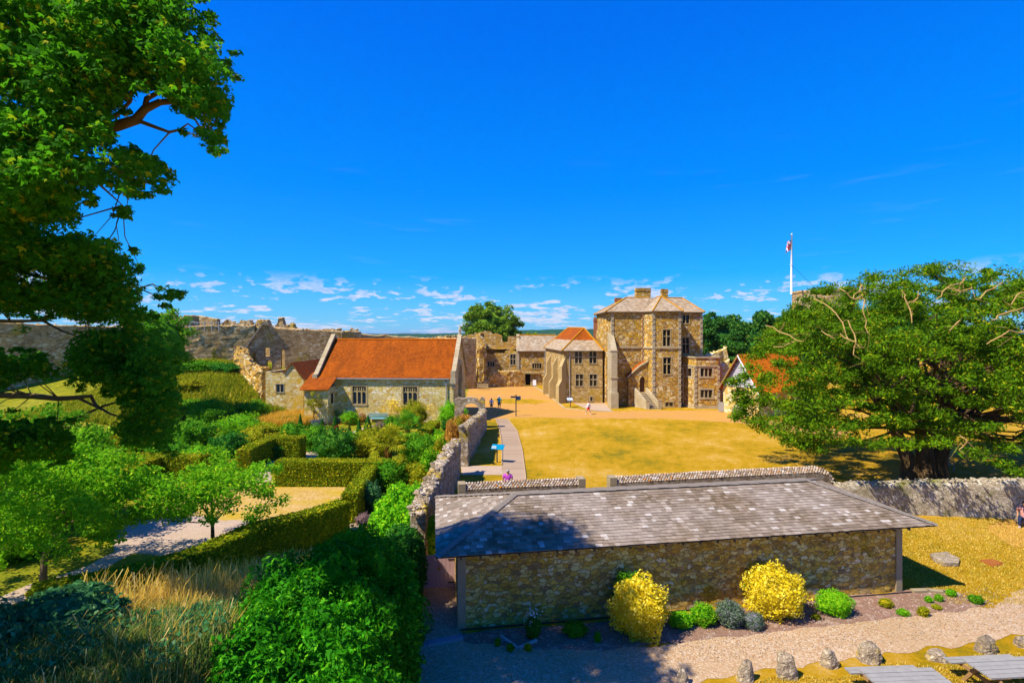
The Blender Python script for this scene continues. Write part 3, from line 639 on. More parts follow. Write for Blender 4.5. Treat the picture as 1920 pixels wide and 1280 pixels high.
# double gate between the shed and the shrubs
gt=thing('double_gate','faded pink double gate with iron hinges beside the left end of the shed','gate',(-2.8,19,0))
def on(px,Y): return Vector((X(px,Y),Y,0))
gL,gR=Vector((-3.50,19.0,0)),Vector((-2.02,19.15,0)); gu=(gR-gL)/2
for k in range(2):
    mb=MB(); a=gL+gu*k
    for j in range(5): mb.par(a+gu*(j/5+.006)+Vector((0,0,.06)),gu*(1/5-.015),(0,.04,0),(0,0,1.2))
    mb.par(a+Vector((0.02,.04,.2)),gu*.95,(0,.04,0),(0,0,.1)); mb.par(a+Vector((0.02,.04,1.0)),gu*.95,(0,.04,0),(0,0,.1))
    g=mb.build('gate_leaf',M['pink']); 
    for zz_ in (.22,1.08):
        h=MB(); h.par(a+(gu*.04 if k==0 else gu*.5)+Vector((0,-.015,zz_)),gu*.46,(0,.012,0),(0,0,.04)); o=h.build('strap_hinge',M['iron']); o.parent=g
    if k==1:
        h=MB(); h.box((a.x+.05,a.y-.03,.78),(.07,.04,.07)); h.tube([(a.x,a.y-.03,.85),(a.x+.1,a.y-.03,.9),(a.x+.16,a.y-.03,.78)],.012,5); o=h.build('latch',m_plain('brass_latch',(.4,.25,.08),.4)); o.parent=g
    setp(g,gt)
# slate kerb and edging by the shed corner
def kerb(name,label,pts,w,h,mat,cat='kerb'):
    mb=MB()
    for a,b in zip(pts[:-1],pts[1:]):
        a=Vector((*a,0)); b=Vector((*b,0)); d=b-a; n=Vector((d.y,-d.x,0)).normalized()*w; mb.par(a,d*.995,n,(0,0,h))
    return tag(mb.build(name,mat),label,cat)
M['kst']=m_plain('grey_kerb_stone',(.22,.24,.26),.85,.3,4,bd=.02)
kerb('stone_kerb','grey stone kerb running from the shrubs to the shed corner',[G(762,1212),G(800,1206),G(866,1193)],.22,.10,M['kst'])
kerb('stone_kerb','narrow grey edging along the left side of the gravel yard',[G(762,1208),G(778,1150),G(784,1120)],.08,.08,M['kst'])
kerb('stone_edging','small V of pale edging in the bed before the shed',[G(941,1193),G(972,1215),G(1005,1200)],.08,.07,m_plain('pale_edging',(.36,.34,.32),.85,.2))
kerb('stone_kerb','rough pale edging stones at the right end of the planting bed',[G(1706,1107),G(1735,1106),G(1768,1109),G(1800,1116)],.2,.09,M['render'])
kerb('stone_kerb','pale stone kerb along the foot of the grass strip by the hall',[G(1003,724),G(1035,745),G(1060,765),G(1100,770),G(1150,771)],.22,.08,M['ash'])
for side,pl in (('left',[(930,785),(936,800),(940,820),(942,850),(942,872)]),('right',[(952,785),(970,808),(980,845),(986,890),(990,935)])):
    kerb('path_rail','timber rail along the %s edge of the boarded path'%side,[G(*p) for p in pl],.07,.09,m_plain('path_rail_wood',(.40,.31,.22),.85,.2),'edging')
# ---------------------------------------------------------------- cobble walls
COB=m_rubble('flint_wall',[(.16,.13,.10),(.30,.25,.18),(.42,.38,.32),(.22,.18,.13)],(.34,.27,.19),6,.08,(.14,.11,.08),.3,(1,1,1.2),.04)
def m_cob():
    m,T=newmat('coping_cobbles'); g=T.n('ShaderNodeNewGeometry').outputs['Random Per Island']; v=crd(T)
    c=T.ramp(g,[(0,(.20,.16,.13)),(.2,(.34,.24,.16)),(.4,(.42,.32,.22)),(.55,(.44,.36,.29)),(.75,(.52,.45,.38)),(.9,(.64,.59,.54)),(.95,(.50,.20,.05)),(1,(.70,.67,.64))])
    finish(T,T.mix(T.math('MULTIPLY',T.noise(v,20,3),.3),c,(.2,.17,.14)),.7,T.noise(v,30,3),.3,.01); return m
COBC=m_cob()
def cobwall(name,label,pts,th=.5,cap=.26,seed=0,r=.07,ends=(1,1)):
    """pts (x,y,ztop). sloped coping of laid cobbles over a flint face"""
    t=thing(name,label,'wall',(pts[0][0],pts[0][1],0),'cobble topped walls'); P=[Vector(p) for p in pts]; mb=MB(); cb=MB(); rr=random.Random(seed)
    for a,b in zip(P[:-1],P[1:]):
        d=b-a; d2=Vector((d.x,d.y,0)); u=d2.normalized(); n=Vector((u.y,-u.x,0)); h=th/2
        def sec(p,zt): return [p+n*h+Vector((0,0,-p.z-.1)),Vector((*(p+n*h).xy,zt-cap)),Vector((*p.xy,zt-.03)),Vector((*(p-n*h).xy,zt-cap)),p-n*h+Vector((0,0,-p.z-.1))]
        s0=sec(a,a.z); s1=sec(b,b.z); mb.add(s0+s1,[(0,1,6,5),(1,2,7,6),(2,3,8,7),(3,4,9,8),(0,4,3,2,1),(5,6,7,8,9)])
        L=d2.length; k=int(L/(r*2.05))
        for i in range(k):
            q=a+d*((i+.5)/k)
            for side in (1,-1):
                for j in range(4):
                    f=(j+.4)/4; off=u*rr.uniform(-.2,.2)*r+u*(r if j%2 else 0)
                    c=q+n*side*(h*f)+off; z=q.z-.02-(cap*f**1.1); s=r*rr.uniform(.75,1.15)
                    cb.blob((c.x,c.y,z),(s,s,s*.8),rr.random()*9,.08,1.5,6,4)
            if th: 
                c=q; s=r*rr.uniform(.8,1.1); cb.blob((c.x,c.y,q.z),(s,s,s*.8),rr.random()*9,.08,1.5,6,4)
    setp(mb.build('wall_face',COB),t); setp(cb.build('coping',COBC,smooth=True),t)
    for e,(p,q) in zip(ends,((P[0],P[1]),(P[-1],P[-2]))):
        if e:
            u=(q-p); u.z=0; u.normalize(); n=Vector((u.y,-u.x,0)); m2=MB(); w=th/2+.03
            for zz_ in (0,1):
                z0=-.1 if zz_==0 else p.z-.34; z1=p.z-.36 if zz_==0 else p.z+.04
                m2.par(p-u*.06-n*w+Vector((0,0,z0-p.z)),u*(.42-.06*zz_),n*2*w,(0,0,z1-z0))
            setp(m2.build('end_block',M['render']),t)
    return t
def wp(px,py,Y): return (X(px,Y),Y,Z(py,Y))
cobwall('cobble_wall','short cobble topped flint wall left of the gap, in front of the man in purple',[wp(861,906,25.2),wp(960,901,25.6),wp(1093,896,26.2)],seed=1)
cobwall('cobble_wall','long cobble topped flint wall right of the gap, curving down at its right end',[wp(1143,894,26.4),wp(1250,888,26.8),wp(1400,880,27.4),wp(1500,875,27.8),wp(1525,874,27.9),wp(1545,879,28.0),wp(1557,890,28.05),wp(1565,912,28.1)],seed=2,ends=(1,0))
# lower retaining wall to the right: rough flint
rt=thing('retaining_wall','low grey flint wall below the big yew tree, dappled with shade','wall',(16.8,27.2,0))
mb=MB(); ragwall(mb,[wp(1566,908,27.6),wp(1640,906,27.4),wp(1760,903,27.0),wp(1880,900,26.6),wp(2040,898,26.2),wp(2300,895,26)],.55,4,.3,.05,.3,.06,zb=0,ssz=.07,sd=3)
setp(mb.build('wall_face',m_rubble('pale_flint',[(.34,.30,.24),(.55,.50,.42),(.44,.39,.31),(.70,.66,.58),(.30,.25,.18)],(.44,.37,.26),5,.08,(.20,.17,.10),.5,(1,1,1.3),.06,lichen=(.2,.2,.05),lsc=.7,speck=.4),smooth=True),rt)
# ---------------------------------------------------------------- ruined garden wall and gateway
mb=MB(); ragwall(mb,[(-3.75,20.3,2.3),(-3.75,21.5,2.75),(-3.72,23.5,2.75),(-3.72,26,2.8),(-3.72,29,2.6),(-3.74,31.5,2.5),(-3.75,34.6,2.3)],.62,11,.35,.10,.35,.22,zb=0,ssz=.15,sd=4)
tag(mb.build('garden_wall',M['rubw']),'near length of the rough garden wall with a ragged whitish top, beside the bright green shrub','wall')
mb=MB(); ragwall(mb,[(-3.50,36.7,2.75),(-3.42,39,2.5),(-3.25,42,2.35),(-3.1,45,2.15),(-2.95,48,1.95),(-2.85,50.8,1.8)],.62,17,.35,.10,.35,.2,zb=0,ssz=.15,sd=4)
tag(mb.build('garden_wall',M['rubw']),'far length of the rough garden wall, running up to the stone gateway','wall')
gw=thing('gateway','small pale stone gateway with a shallow arch between the garden wall and the chapel','gateway',(-4,51.6,0))
w=Wall((X(852,51.5),51.5),(X(909,51.5),51.5)); h=w.rect(869,752,898,806)
mb=MB(); L=w.L; prof=[(0,-.1),(L,-.1),(L,3.0),(L-.35,3.15),(L-.7,2.75),(L*.75,3.0),(L*.5,3.15),(L*.3,3.0),(.4,3.1),(0,2.9)]
ho=archpoly((h[0],.02,h[2],h[3]),False); 
wallface(mb,w,prof,[ho],thick=.55); setp(mb.build('arch_wall',M['rubw']),gw)
mb=MB(); c=h
for i in range(8):
    t0=math.pi*i/8; t1=math.pi*(i+1)/8; cx=(c[0]+c[2])/2; rr_=(c[2]-c[0])/2
    q=lambda t,r_,o:w.P(cx-math.cos(t)*r_,c[3]-.95+math.sin(t)*r_*.95,o)
    mb.add([q(t0,rr_+.02,.05),q(t1,rr_+.02,.05),q(t1,rr_+.26,.05),q(t0,rr_+.26,.05),q(t0,rr_+.02,-.6),q(t1,rr_+.02,-.6),q(t1,rr_+.26,-.6),q(t0,rr_+.26,-.6)],[(0,1,2,3),(4,7,6,5),(2,6,7,3),(0,4,5,1),(0,3,7,4),(1,5,6,2)])
setp(mb.build('arch_ring',M['ash']),gw)
# ---------------------------------------------------------------- chapel
th=R(-2.5); cu=Vector((math.cos(th),math.sin(th),0)); cv=Vector((-math.sin(th),math.cos(th),0))
F1=Vector((-6.3,55,0)); CL=15.0; CW=9.6; F0=F1-cu*CL
def cp(s,v,z): q=F0+cu*s+cv*v; return Vector((q.x,q.y,z))
ch=thing('chapel','stone chapel with a long steep orange tiled roof beside the garden','chapel',F0)
ze,zr=4.86,8.85; wF=Wall(F0.xy,F1.xy)
mb=MB(); wins=[wF.rect(661,723.5,686,757),wF.rect(756,724.5,782,759)]
wallface(mb,wF,[(0,-.1),(CL,-.1),(CL,ze),(0,ze)],[rectpoly(r) for r in wins],.3)
wR=Wall(cp(CL,0,0).xy,cp(CL,CW,0).xy); dr=wR.rect(861.5,694,876,765); dr=(CW*.5-1.35,.6,CW*.5+1.35,6.0)
da=archpoly(dr,True); wallface(mb,wR,[(0,-.1),(CW,-.1),(CW,ze),(CW/2,zr+.2),(0,ze)],[da],.5)
wL=Wall(cp(0,CW,0).xy,cp(0,0,0).xy); wallface(mb,wL,[(0,-.1),(CW,-.1),(CW,ze),(CW/2,zr+.1),(0,ze)])
wB=Wall(cp(CL,CW,0).xy,cp(0,CW,0).xy); wallface(mb,wB,[(0,-.1),(CL,-.1),(CL,ze),(0,ze)])
# lower projecting end
wL_=[cp(-.35,0,0),cp(-.35,-2.1,0),cp(2.15,-2.1,0),cp(2.15,0,0)]
mb.prism([(p.x,p.y) for p in wL_],-.1,3.85)
setp(mb.build('wall',M['rubc']),ch)
mb=MB(); mb.add([wR.P(a,b,-.45) for a,b in da],[tuple(range(len(da)))]); setp(mb.build('door_recess',m_plain('brown_panelled_oak',(.14,.085,.05),.8,.35,6)),ch)
mb=MB()
for i in range(1,5):
    s=dr[0]+(dr[2]-dr[0])*i/5; hh=5.0 if i in(1,4) else 5.6; a=Vector(wR.P(s-.05,dr[1],-.30)); mb.par(a,Vector(wR.P(s+.05,dr[1],-.30))-a,Vector(wR.P(s-.05,dr[1],-.42))-a,(0,0,hh-dr[1]))
a=Vector(wR.P(dr[0],3.2,-.30)); mb.par(a,Vector(wR.P(dr[2],3.2,-.3))-a,Vector(wR.P(dr[0],3.2,-.42))-a,(0,0,.18)); setp(mb.build('mullion',M['ashg']),ch)
mb=MB(); arc=da[2:]; cx=(dr[0]+dr[2])/2
for i in range(len(arc)-1):
    a,b=arc[i],arc[i+1]; g=lambda p,k:(cx+(p[0]-cx)*k+0,dr[1]+(p[1]-dr[1])*(1+(k-1)*.5))
    A,B,C_,D=a,b,g(b,1.2),g(a,1.2); mb.add([wR.P(*A,.08),wR.P(*B,.08),wR.P(*C_,.08),wR.P(*D,.08),wR.P(*A,0),wR.P(*B,0),wR.P(*C_,0),wR.P(*D,0)],[(0,1,2,3),(2,6,7,3),(0,4,5,1)])
setp(mb.build('arch_moulding',M['ash']),ch)
for r in wins: window(wF,r,ch,M['ashg'],M['glassw'],3,1,.2,.13,.25,arch=True,bars=7)
sp=wF.rect(760,724,780,740)
# roof
def rpt(s,v,z): return cp(s,v,z)
ov=.2; k_=(zr-ze)/(CW/2)
mb=MB(); ridgeA,ridgeB=rpt(.15,CW/2,zr),rpt(CL-.2,CW/2,zr)
ef=ze-ov*k_*.6
NS=9
def strip(mb,s0,s1,seq):
    n=24
    for (v0,z0),(v1,z1) in zip(seq[:-1],seq[1:]):
        for i in range(n):
            a=s0+(s1-s0)*i/n; b=s0+(s1-s0)*(i+1)/n; f=lambda s,v,z:rpt(s,v,z+.035*noise.noise(Vector((s*.5,v*.6,2))))
            mb.add([f(a,v0,z0),f(b,v0,z0),f(b,v1,z1),f(a,v1,z1)],[(0,1,2,3)])
front=[(-ov,ef)]+[(CW/2*t,ze+(zr-ze)*t) for t in (.02,.2,.4,.6,.8,1)]
strip(mb,.15,CL-.2,front)
mb.add([rpt(.15,CW/2,zr),rpt(CL-.2,CW/2,zr),rpt(CL-.2,CW+ov,ef),rpt(.15,CW+ov,ef)],[(0,1,2,3)])
lo=[(-2.45,3.72),(-2.0,3.95),(-1.2,4.32),(-.3,4.72),(-.05,4.88)]
for (v0,z0),(v1,z1) in zip(lo[:-1],lo[1:]):
    mb.add([rpt(-.75,v0,z0),rpt(2.35,v0,z0),rpt(2.35,v1,z1+.02),rpt(-.75,v1,z1+.02)],[(0,1,2,3)])
mb.add([rpt(-.75,-2.45,3.66),rpt(2.35,-2.45,3.66),rpt(2.35,0,4.80),rpt(-.75,0,4.80)],[(3,2,1,0)]); mb.add([rpt(2.35,-2.45,3.66),rpt(2.35,-2.45,3.74),rpt(2.35,0,4.9),rpt(2.35,0,4.8)],[(0,1,2,3)])
mb.add([rpt(.15,-ov,ef-.07),rpt(CL-.2,-ov,ef-.07),rpt(CL-.2,0,ze-.08),rpt(.15,0,ze-.08),rpt(.15,-ov,ef),rpt(CL-.2,-ov,ef)],[(3,2,1,0),(0,1,5,4)])
mb.add([rpt(-.75,-.05,4.9),rpt(.2,-.05,4.9),rpt(.2,1.2,5.75),rpt(-.75,.6,5.2)],[(0,1,2,3)])
rf=mb.build('roof',M['tile'],uv=True)
mb=MB(); 
for i in range(36):
    a=ridgeA.lerp(ridgeB,i/36); b=ridgeA.lerp(ridgeB,(i+.97)/36); mb.tube([a+Vector((0,0,.02)),b+Vector((0,0,.02+.01*(i%2)))],.11,7)
o=mb.build('ridge_tile',m_plain('ridge_clay',(.50,.16,.05),.9,.3,3)); o.parent=rf; setp(rf,ch)
for s0 in (-.25,CL-.25):                                     # raised gable copings
    for sg in (0,1):
        mb=MB(); v0,v1=(-.15,CW/2) if sg==0 else (CW+.15,CW/2)
        n_=9
        for i in range(n_):
            ta,tb=i/n_,(i+.97)/n_; pa=lambda t:rpt(s0,v0+(v1-v0)*t,ze-.1+(zr-ze+.42)*t)
            a,b=pa(ta),pa(tb); mb.par(a,b-a,cu*.48,Vector((0,0,.34)))
        setp(mb.build('gable_coping',M['ash']),ch)
mb=MB(); mb.par(rpt(CL-.3,-.35,ze-.7),cu*.6,cv*.4,(0,0,.55)); mb.par(rpt(CL-.2,-.22,ze-1.1),cu*.4,cv*.3,(0,0,.4)); mb.par(rpt(CL-.25,-.3,ze-.2),cu*.5,cv*.4,(0,0,.9)); setp(mb.build('kneeler',M['ash']),ch)
mb=MB(); mb.par(rpt(-.3,-.3,ze-.2),cu*.5,cv*.4,(0,0,.5)); setp(mb.build('kneeler',M['ash']),ch)
mb=MB(); p=rpt(CL,CW/2,zr+.5); mb.tube([p,p+Vector((0,0,.5)),p+Vector((0,0,.55)),p+Vector((0,0,1.2))],[.16,.1,.2,.03],6); setp(mb.build('finial',M['ash']),ch)
mb=MB(); q=rpt(CL-.75,-.12,0); mb.tube([q,q+Vector((0,0,ef-.05))],.06,6); setp(mb.build('downpipe',M['lead']),ch)
mb=MB(); mb.par(rpt(.3,-ov-.1,ef-.12),cu*(CL-.7),cv*.12,(0,0,.1)); setp(mb.build('gutter',M['lead']),ch)
ws=Wall(cp(2.15,-2.1,0).xy,cp(2.15,0,0).xy)
mb=MB(); 
for z_ in (0,):
    a=Vector(ws.P(.85,2.1,.02)); mb.par(a,Vector(ws.P(1.35,2.1,.02))-a,Vector(ws.P(.85,2.1,-.2))-a,(0,0,1.1))
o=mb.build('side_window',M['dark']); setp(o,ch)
# ---------------------------------------------------------------- small gabled building left of the chapel
sb=thing('outbuilding','small rubble outbuilding with a dark red tiled roof left of the chapel','building',(-26,59.5,0))
wA=Wall((X(498,59.5),59.5),(X(569,59.5),59.5)); L=wA.L; wr=wA.rect(518,720,532,735)
ga=wA.hit(548,682)[0]; gl=wA.hit(531,696)[0]
mb=MB(); wallface(mb,wA,[(0,-.1),(L,-.1),(L,4.2),(L-.25,4.35),(ga,6.05),(gl,5.05),(gl*.5,5.0),(0,5.1)],[rectpoly(wr)],.3)
mb.par((wA.p0.x,59.52,-.1),(0,9,0),(.4,0,0),(0,0,5.2)); mb.par((wA.p1.x-.4,59.52,-.1),(0,6,0),(.4,0,0),(0,0,4.2))
setp(mb.build('wall',M['rubc']),sb); window(wA,wr,sb,M['ash'],M['glassw'],2,1,.1,.08,.2)
mb=MB(); a=Vector(wA.P(ga,6.2,.15)); e=Vector(wA.P(L+.3,4.15,.15)); l2=Vector(wA.P(gl,5.0,.15)); back=Vector((0,9.5,0))
mb.add([e,e+back,a+back,a],[(0,1,2,3)]); mb.add([l2,a,a+back,l2+back],[(0,1,2,3)])
t_=Vector((0,0,-.14)); mb.add([e,a,a+t_,e+t_,l2,l2+t_],[(0,1,2,3),(1,4,5,2)])
setp(mb.build('roof',M['tiled'],uv=True),sb)
# ---------------------------------------------------------------- curtain wall
cw=thing('curtain_wall','high weathered castle curtain wall rising above the grassy bank on the left','wall',(-50,75,5))
mb=MB(); ragwall(mb,[wp(-160,604,56),wp(0,606,60),wp(140,612,66),wp(300,615,73),wp(400,611,75),wp(478,611,77)],1.6,21,.9,.05,.8,.18,ssz=.2,sd=.6)
ragwall(mb,[wp(470,612,78),wp(560,617,76),wp(600,620,76),wp(640,622,76),wp(672,622,78)],1.6,22,.9,.05,.8,.22,ssz=.2,sd=.6)
ragwall(mb,[wp(672,627,84),wp(720,630,86),wp(790,634,88),wp(850,634,88),wp(890,634,90)],1.2,23,.9,.06,.8,.22,ssz=.2,sd=.6)
setp(mb.build('wall_face',M['curt']),cw)
mb=MB(); ragwall(mb,[wp(288,588,78),wp(330,590,78),wp(331,596,78),wp(345,597,78),wp(346,592,78),wp(375,593,79),wp(410,599,79)],1.0,25,.5,.04,.8,.05,zb=8,ssz=.12,sd=.5)
ragwall(mb,[wp(418,607,80),wp(430,602,80),wp(443,608,80)],1.2,26,.4,.06,.6,.15,zb=8,ssz=.2); ragwall(mb,[wp(448,608,80),wp(455,602,80),wp(470,602,80),wp(474,608,80)],1.2,27,.4,.06,.6,.15,zb=8,ssz=.2)
ragwall(mb,[wp(482,606,80),wp(486,601,80),wp(504,601,80),wp(508,612,80)],1.2,28,.4,.06,.6,.15,zb=8,ssz=.2)
ragwall(mb,[wp(516,613,80),wp(523,606,80),wp(525,597,80),wp(531,597,80),wp(535,610,80),wp(545,611,80),wp(546,607,80),wp(552,608,80),wp(553,615,80)],1.0,29,.3,.08,.6,.1,zb=8,ssz=.15)
ragwall(mb,[wp(575,621,80),wp(600,619,80),wp(638,618,80)],1.2,33,.4,.12,.6,.1,zb=8,ssz=.2); ragwall(mb,[wp(650,625,80),wp(660,618,80),wp(668,619,80),wp(676,627,80)],1.2,30,.4,.12,.6,.15,zb=8,ssz=.2)
setp(mb.build('battlement',M['curt']),cw)
mb=MB()
for i in range(9):
    p=Vector(wp(303+i*13.4,603,73.2)); mb.tube([(p.x,p.y,p.z-1.4),p],.05,4)
for dz in (0,-.6): 
    a=Vector(wp(303,603.5,73.2)); b=Vector(wp(411,605,74.5)); mb.tube([a+Vector((0,0,dz)),b+Vector((0,0,dz))],.04,4)
setp(mb.build('railing',M['lead']),cw)
# ivy on the wall
rg=np.random.default_rng(5)
for px,y0,y1,wd_ in ((383,630,682,9),(334,612,648,8),(402,652,684,5)):
    n=900; t=rg.uniform(0,1,n); ax_=px+rg.normal(0,wd_*.35,n); ay_=y0+(y1-y0)*t; Yd=73.1+(ax_-300)/178*2.6
    P=np.stack([(ax_-960)/F*Yd,Yd+rg.uniform(-.25,.1,n),HC-(ay_-HY)*Yd/F],1); V,Fq=leafgeo(P,np.tile([0,-1.,.4],(n,1)),.3,.8,rg,.5)
    tag(npmesh('ivy',V,Fq,M['olive']),'patch of ivy climbing the curtain wall, '+('tallest, mid wall' if px==383 else 'near the wall top at the left' if px==334 else 'small dark one by the foot'),'ivy')
# ruined gable
rgb=thing('ruined_gable','ruined stone gable with a sloping coping and a small window against the curtain wall','ruin',(-34,68,2))
w=Wall((X(452,68),68),(X(640,72),72))
f=lambda px,py:w.hit(px,py)
prof=[f(452,720),f(640,720),f(640,624),f(600,620),f(560,619),f(525,618),f(508,612),f(500,609),f(493,611),f(486,620),f(474,636),f(464,651),f(458,655),f(449,662),f(448,680)]
hl=[rectpoly(w.rect(496,652,506,669)),archpoly(w.rect(500,675,510,699),True,4),archpoly(w.rect(527,655,534,695),True,4),rectpoly(w.rect(475,660,480,682))]
mb=MB(); wallface(mb,w,prof,hl,thick=1.1); setp(mb.build('wall_face',M['curt']),rgb)
mb=MB(); pts=[(458,654),(464,650),(474,635),(486,619),(494,609),(503,608)]
for a,b in zip(pts[:-1],pts[1:]):
    A=Vector(w.P(*f(*a),.35)); B=Vector(w.P(*f(*b),.35)); mb.par(A,B-A,Vector((w.n.x,w.n.y,0))*-1.6,(0,0,.35))
setp(mb.build('coping',M['ash']),rgb)
mb=MB(); ragwall(mb,[wp(447,655,67),wp(455,652,66),wp(463,668,65),wp(472,683,64),wp(490,690,62),wp(500,694,60.5)],1.0,41,.5,.18,.6,.3,ssz=.25); setp(mb.build('broken_wall',M['rubo']),rgb)
mb=MB(); w2=Wall(w.P(w.hit(495,660)[0],0,-1.4)[:2],w.P(w.hit(508,660)[0],0,-1.4)[:2])
# ---------------------------------------------------------------- main house
mh=thing('lodging_house','tall ochre rubble house with hipped stone slate roof, chimneys and a stair porch','house',(13,66,0))
fp=[(12.7,73.5),(13.25,68),(17.4,68),(18.2,66),(21.7,66),(21.7,69),(25.6,69),(25.6,77),(12.7,77)]
EZ=12.45; ws_=[Wall(fp[i],fp[(i+1)%len(fp)]) for i in range(len(fp))]
mb=MB(); WN=[]
holes={0:[((1129.5,728,1138.5,752),3,3),((1132.8,672,1138.5,711),2,2),((1134,622,1138,646),1,1)],
 3:[((1243,618,1257,648.5),2,2),((1243.5,670,1258,701),2,2),((1247.5,754,1261.5,761.5),2,1)],
 5:[((1279.5,590.5,1292,606),2,1),((1279.5,633,1292,662),2,2)]}
for i,w in enumerate(ws_):
    hs_=[]
    for h,nx,ny in holes.get(i,[]):
        r=w.rect(*h); 
        if i==5: w5=w; 
        r=(min(r[0],r[2]),r[1],max(r[0],r[2]),r[3]); hs_.append(rectpoly(r)); WN.append((w,r,nx,ny))
    wallface(mb,w,[(0,-.1),(w.L,-.1),(w.L,EZ),(0,EZ)],hs_,.3)
setp(mb.build('wall',M['rubo']),mh)
for w,r,nx,ny in WN: window(w,r,mh,M['ashg'],M['glass'],nx,ny,.13,.1,.24,tr=.6)
# quoins, string course, eaves
def quoin(mb,x,y,z0,z1,w=.42,rz=0,h=.36,sd=0):
    r=random.Random(sd); z=z0; i=0
    while z<z1:
        hh=h*r.uniform(.8,1.2); mb.box((x,y,z+hh/2),((w if i%2 else w*.7),(w*.7 if i%2 else w),min(hh-.015,z1-z)),rz); z+=hh; i+=1
for x,y,rz in ((13.35,68.12,0),(18.28,66.12,0),(21.6,66.12,0),(25.5,69.12,0),(17.42,68.0,.6)): mb=MB(); quoin(mb,x,y,0,EZ-.05,.44,rz,sd=int(x*7)); setp(mb.build('quoin_strip',M['ash']),mh)
def band(mb,pts,z,h,o):
    for a,b in zip(pts[:-1],pts[1:]):
        w=Wall(a,b); A=Vector(w.P(-o*.5,z,o)); mb.par(A,Vector(w.P(w.L+o*.5,z,o))-A,Vector(w.P(-o*.5,z,-.1))-A,(0,0,h))
mb=MB(); band(mb,[(13.2,69.0),(13.25,68),(17.4,68),(18.2,66),(21.7,66),(21.7,69)],7.62,.22,.13); setp(mb.build('string_course',M['ash']),mh)
def poly_roof(polys,mat,par,th=.12,name='roof'):
    mb=MB()
    for p in polys:
        p=[Vector(q) for q in p]; n=len(p)
        if len(p)>4: mb.add(p,[(0,i,i+1) for i in range(1,n-1)])
        else: mb.add(p,[tuple(range(n))])
    o=mb.build(name,mat,uv=True)
    return setp(o,par)
zr2=14.65; e=EZ
A_=(12.35,77.4,e);B_=(12.35,67.7,e);C_=(17.3,67.7,e);D_=(18.08,65.7,e);E_=(22.0,65.7,e);G_=(22.0,68.7,e);H_=(25.9,68.7,e);I_=(25.9,77.3,e)
r1=(16.05,72.0,14.6);r2=(19.3,72.0,14.6);ap=(20.4,69.9,zr2);am=(20.4,72.6,zr2);r3=(24.3,73,14.6)
poly_roof([[A_,B_,r1],[B_,C_,r2,r1],[C_,D_,ap],[C_,ap,am,r2],[D_,E_,ap],[E_,G_,am,ap],[G_,H_,r3,am],[H_,I_,r3],[I_,A_,r1,r3],[r1,r2,am]],M['slate'],mh)
mb=MB(); dz=Vector((0,0,-.13))
lp=[A_,B_,C_,D_,E_,G_,H_,I_]
for a,b in zip(lp,lp[1:]+lp[:1]):
    a,b=Vector(a),Vector(b); mb.add([a,b,b+dz,a+dz],[(0,1,2,3)]); 
mb.add([Vector(p)+dz for p in lp],[tuple(range(7,-1,-1))])
setp(mb.build('eaves',M['wood']),mh)
M['lichen']=m_plain('lichened_ridge_tile',(.45,.24,.08),.9,.3,3)
for a,b in ((B_,r1),(r1,r2),(D_,ap),(E_,ap),(ap,am),(am,r3),(r3,H_),(A_,r1)):
    a,b=Vector(a),Vector(b); n=8; mb=MB()
    for i in range(n): mb.tube([a.lerp(b,i/n)+Vector((0,0,.02)),a.lerp(b,(i+.96)/n)+Vector((0,0,.03))],.1,6)
    setp(mb.build('hip_tiles',M['lichen']),mh)
def chim(name,cx,cy,sx,sy,z0,z1,mat,par,pots=0):
    mb=MB(); mb.box((cx,cy,(z0+z1)/2),(sx,sy,z1-z0)); mb.box((cx,cy,z1-.22),(sx+.14,sy+.14,.16)); mb.box((cx,cy,z1+.06),(sx+.05,sy+.05,.12))
    for i in range(pots): mb.tube([(cx-.2+.4*i,cy,z1),(cx-.2+.4*i,cy,z1+.45)],[.13,.1],7)
    o=mb.build(name,mat,uv=True); return setp(o,par)
chim('chimney',X(1205,75),75,2.1,1.0,13.2,Z(542,75),M['rubo'],mh); chim('chimney',X(1245.5,75),75,.85,.8,13.2,Z(543.5,75),M['rubo'],mh)
chim('chimney',X(1159,76),76,.9,.8,12.3,Z(560,76),M['brick'],mh)
# buttress at the left corner
def buttress(mb,x0,x1,yf,yw,zf,zw,steps=()):
    """sloping-topped buttress; projects from y=yw (wall) to y=yf (front)"""
    mb.add([(x0,yf,-.1),(x1,yf,-.1),(x1,yw,-.1),(x0,yw,-.1),(x0,yf,zf),(x1,yf,zf),(x1,yw,zw),(x0,yw,zw)],[(0,3,2,1),(4,5,6,7),(0,1,5,4),(1,2,6,5),(2,3,7,6),(3,0,4,7)])
mb=MB(); buttress(mb,12.75,13.5,65.6,68.3,7.3,9.7); mb.box((13.12,65.9,3.9),(.9,.75,.18)); mb.box((13.12,65.8,1.0),(.95,.9,2.0)); mb.box((13.12,66.2,7.35),(.92,1.3,.16))
setp(mb.build('buttress',M['ash']),mh)
# hall gable end shoulder behind the left corner
mb=MB(); w=Wall((12.2,74.5),(12.95,70.2)); wallface(mb,w,[(0,-.1),(w.L,-.1),(w.L,12.2),(w.L-1.0,11.6),(.2,9.9),(0,9.6)],thick=1.2); setp(mb.build('gable_shoulder',M['rubo']),mh)
chim('chimney',12.6,76.5,.75,.7,8.5,Z(597,74),M['brick'],mh,1)
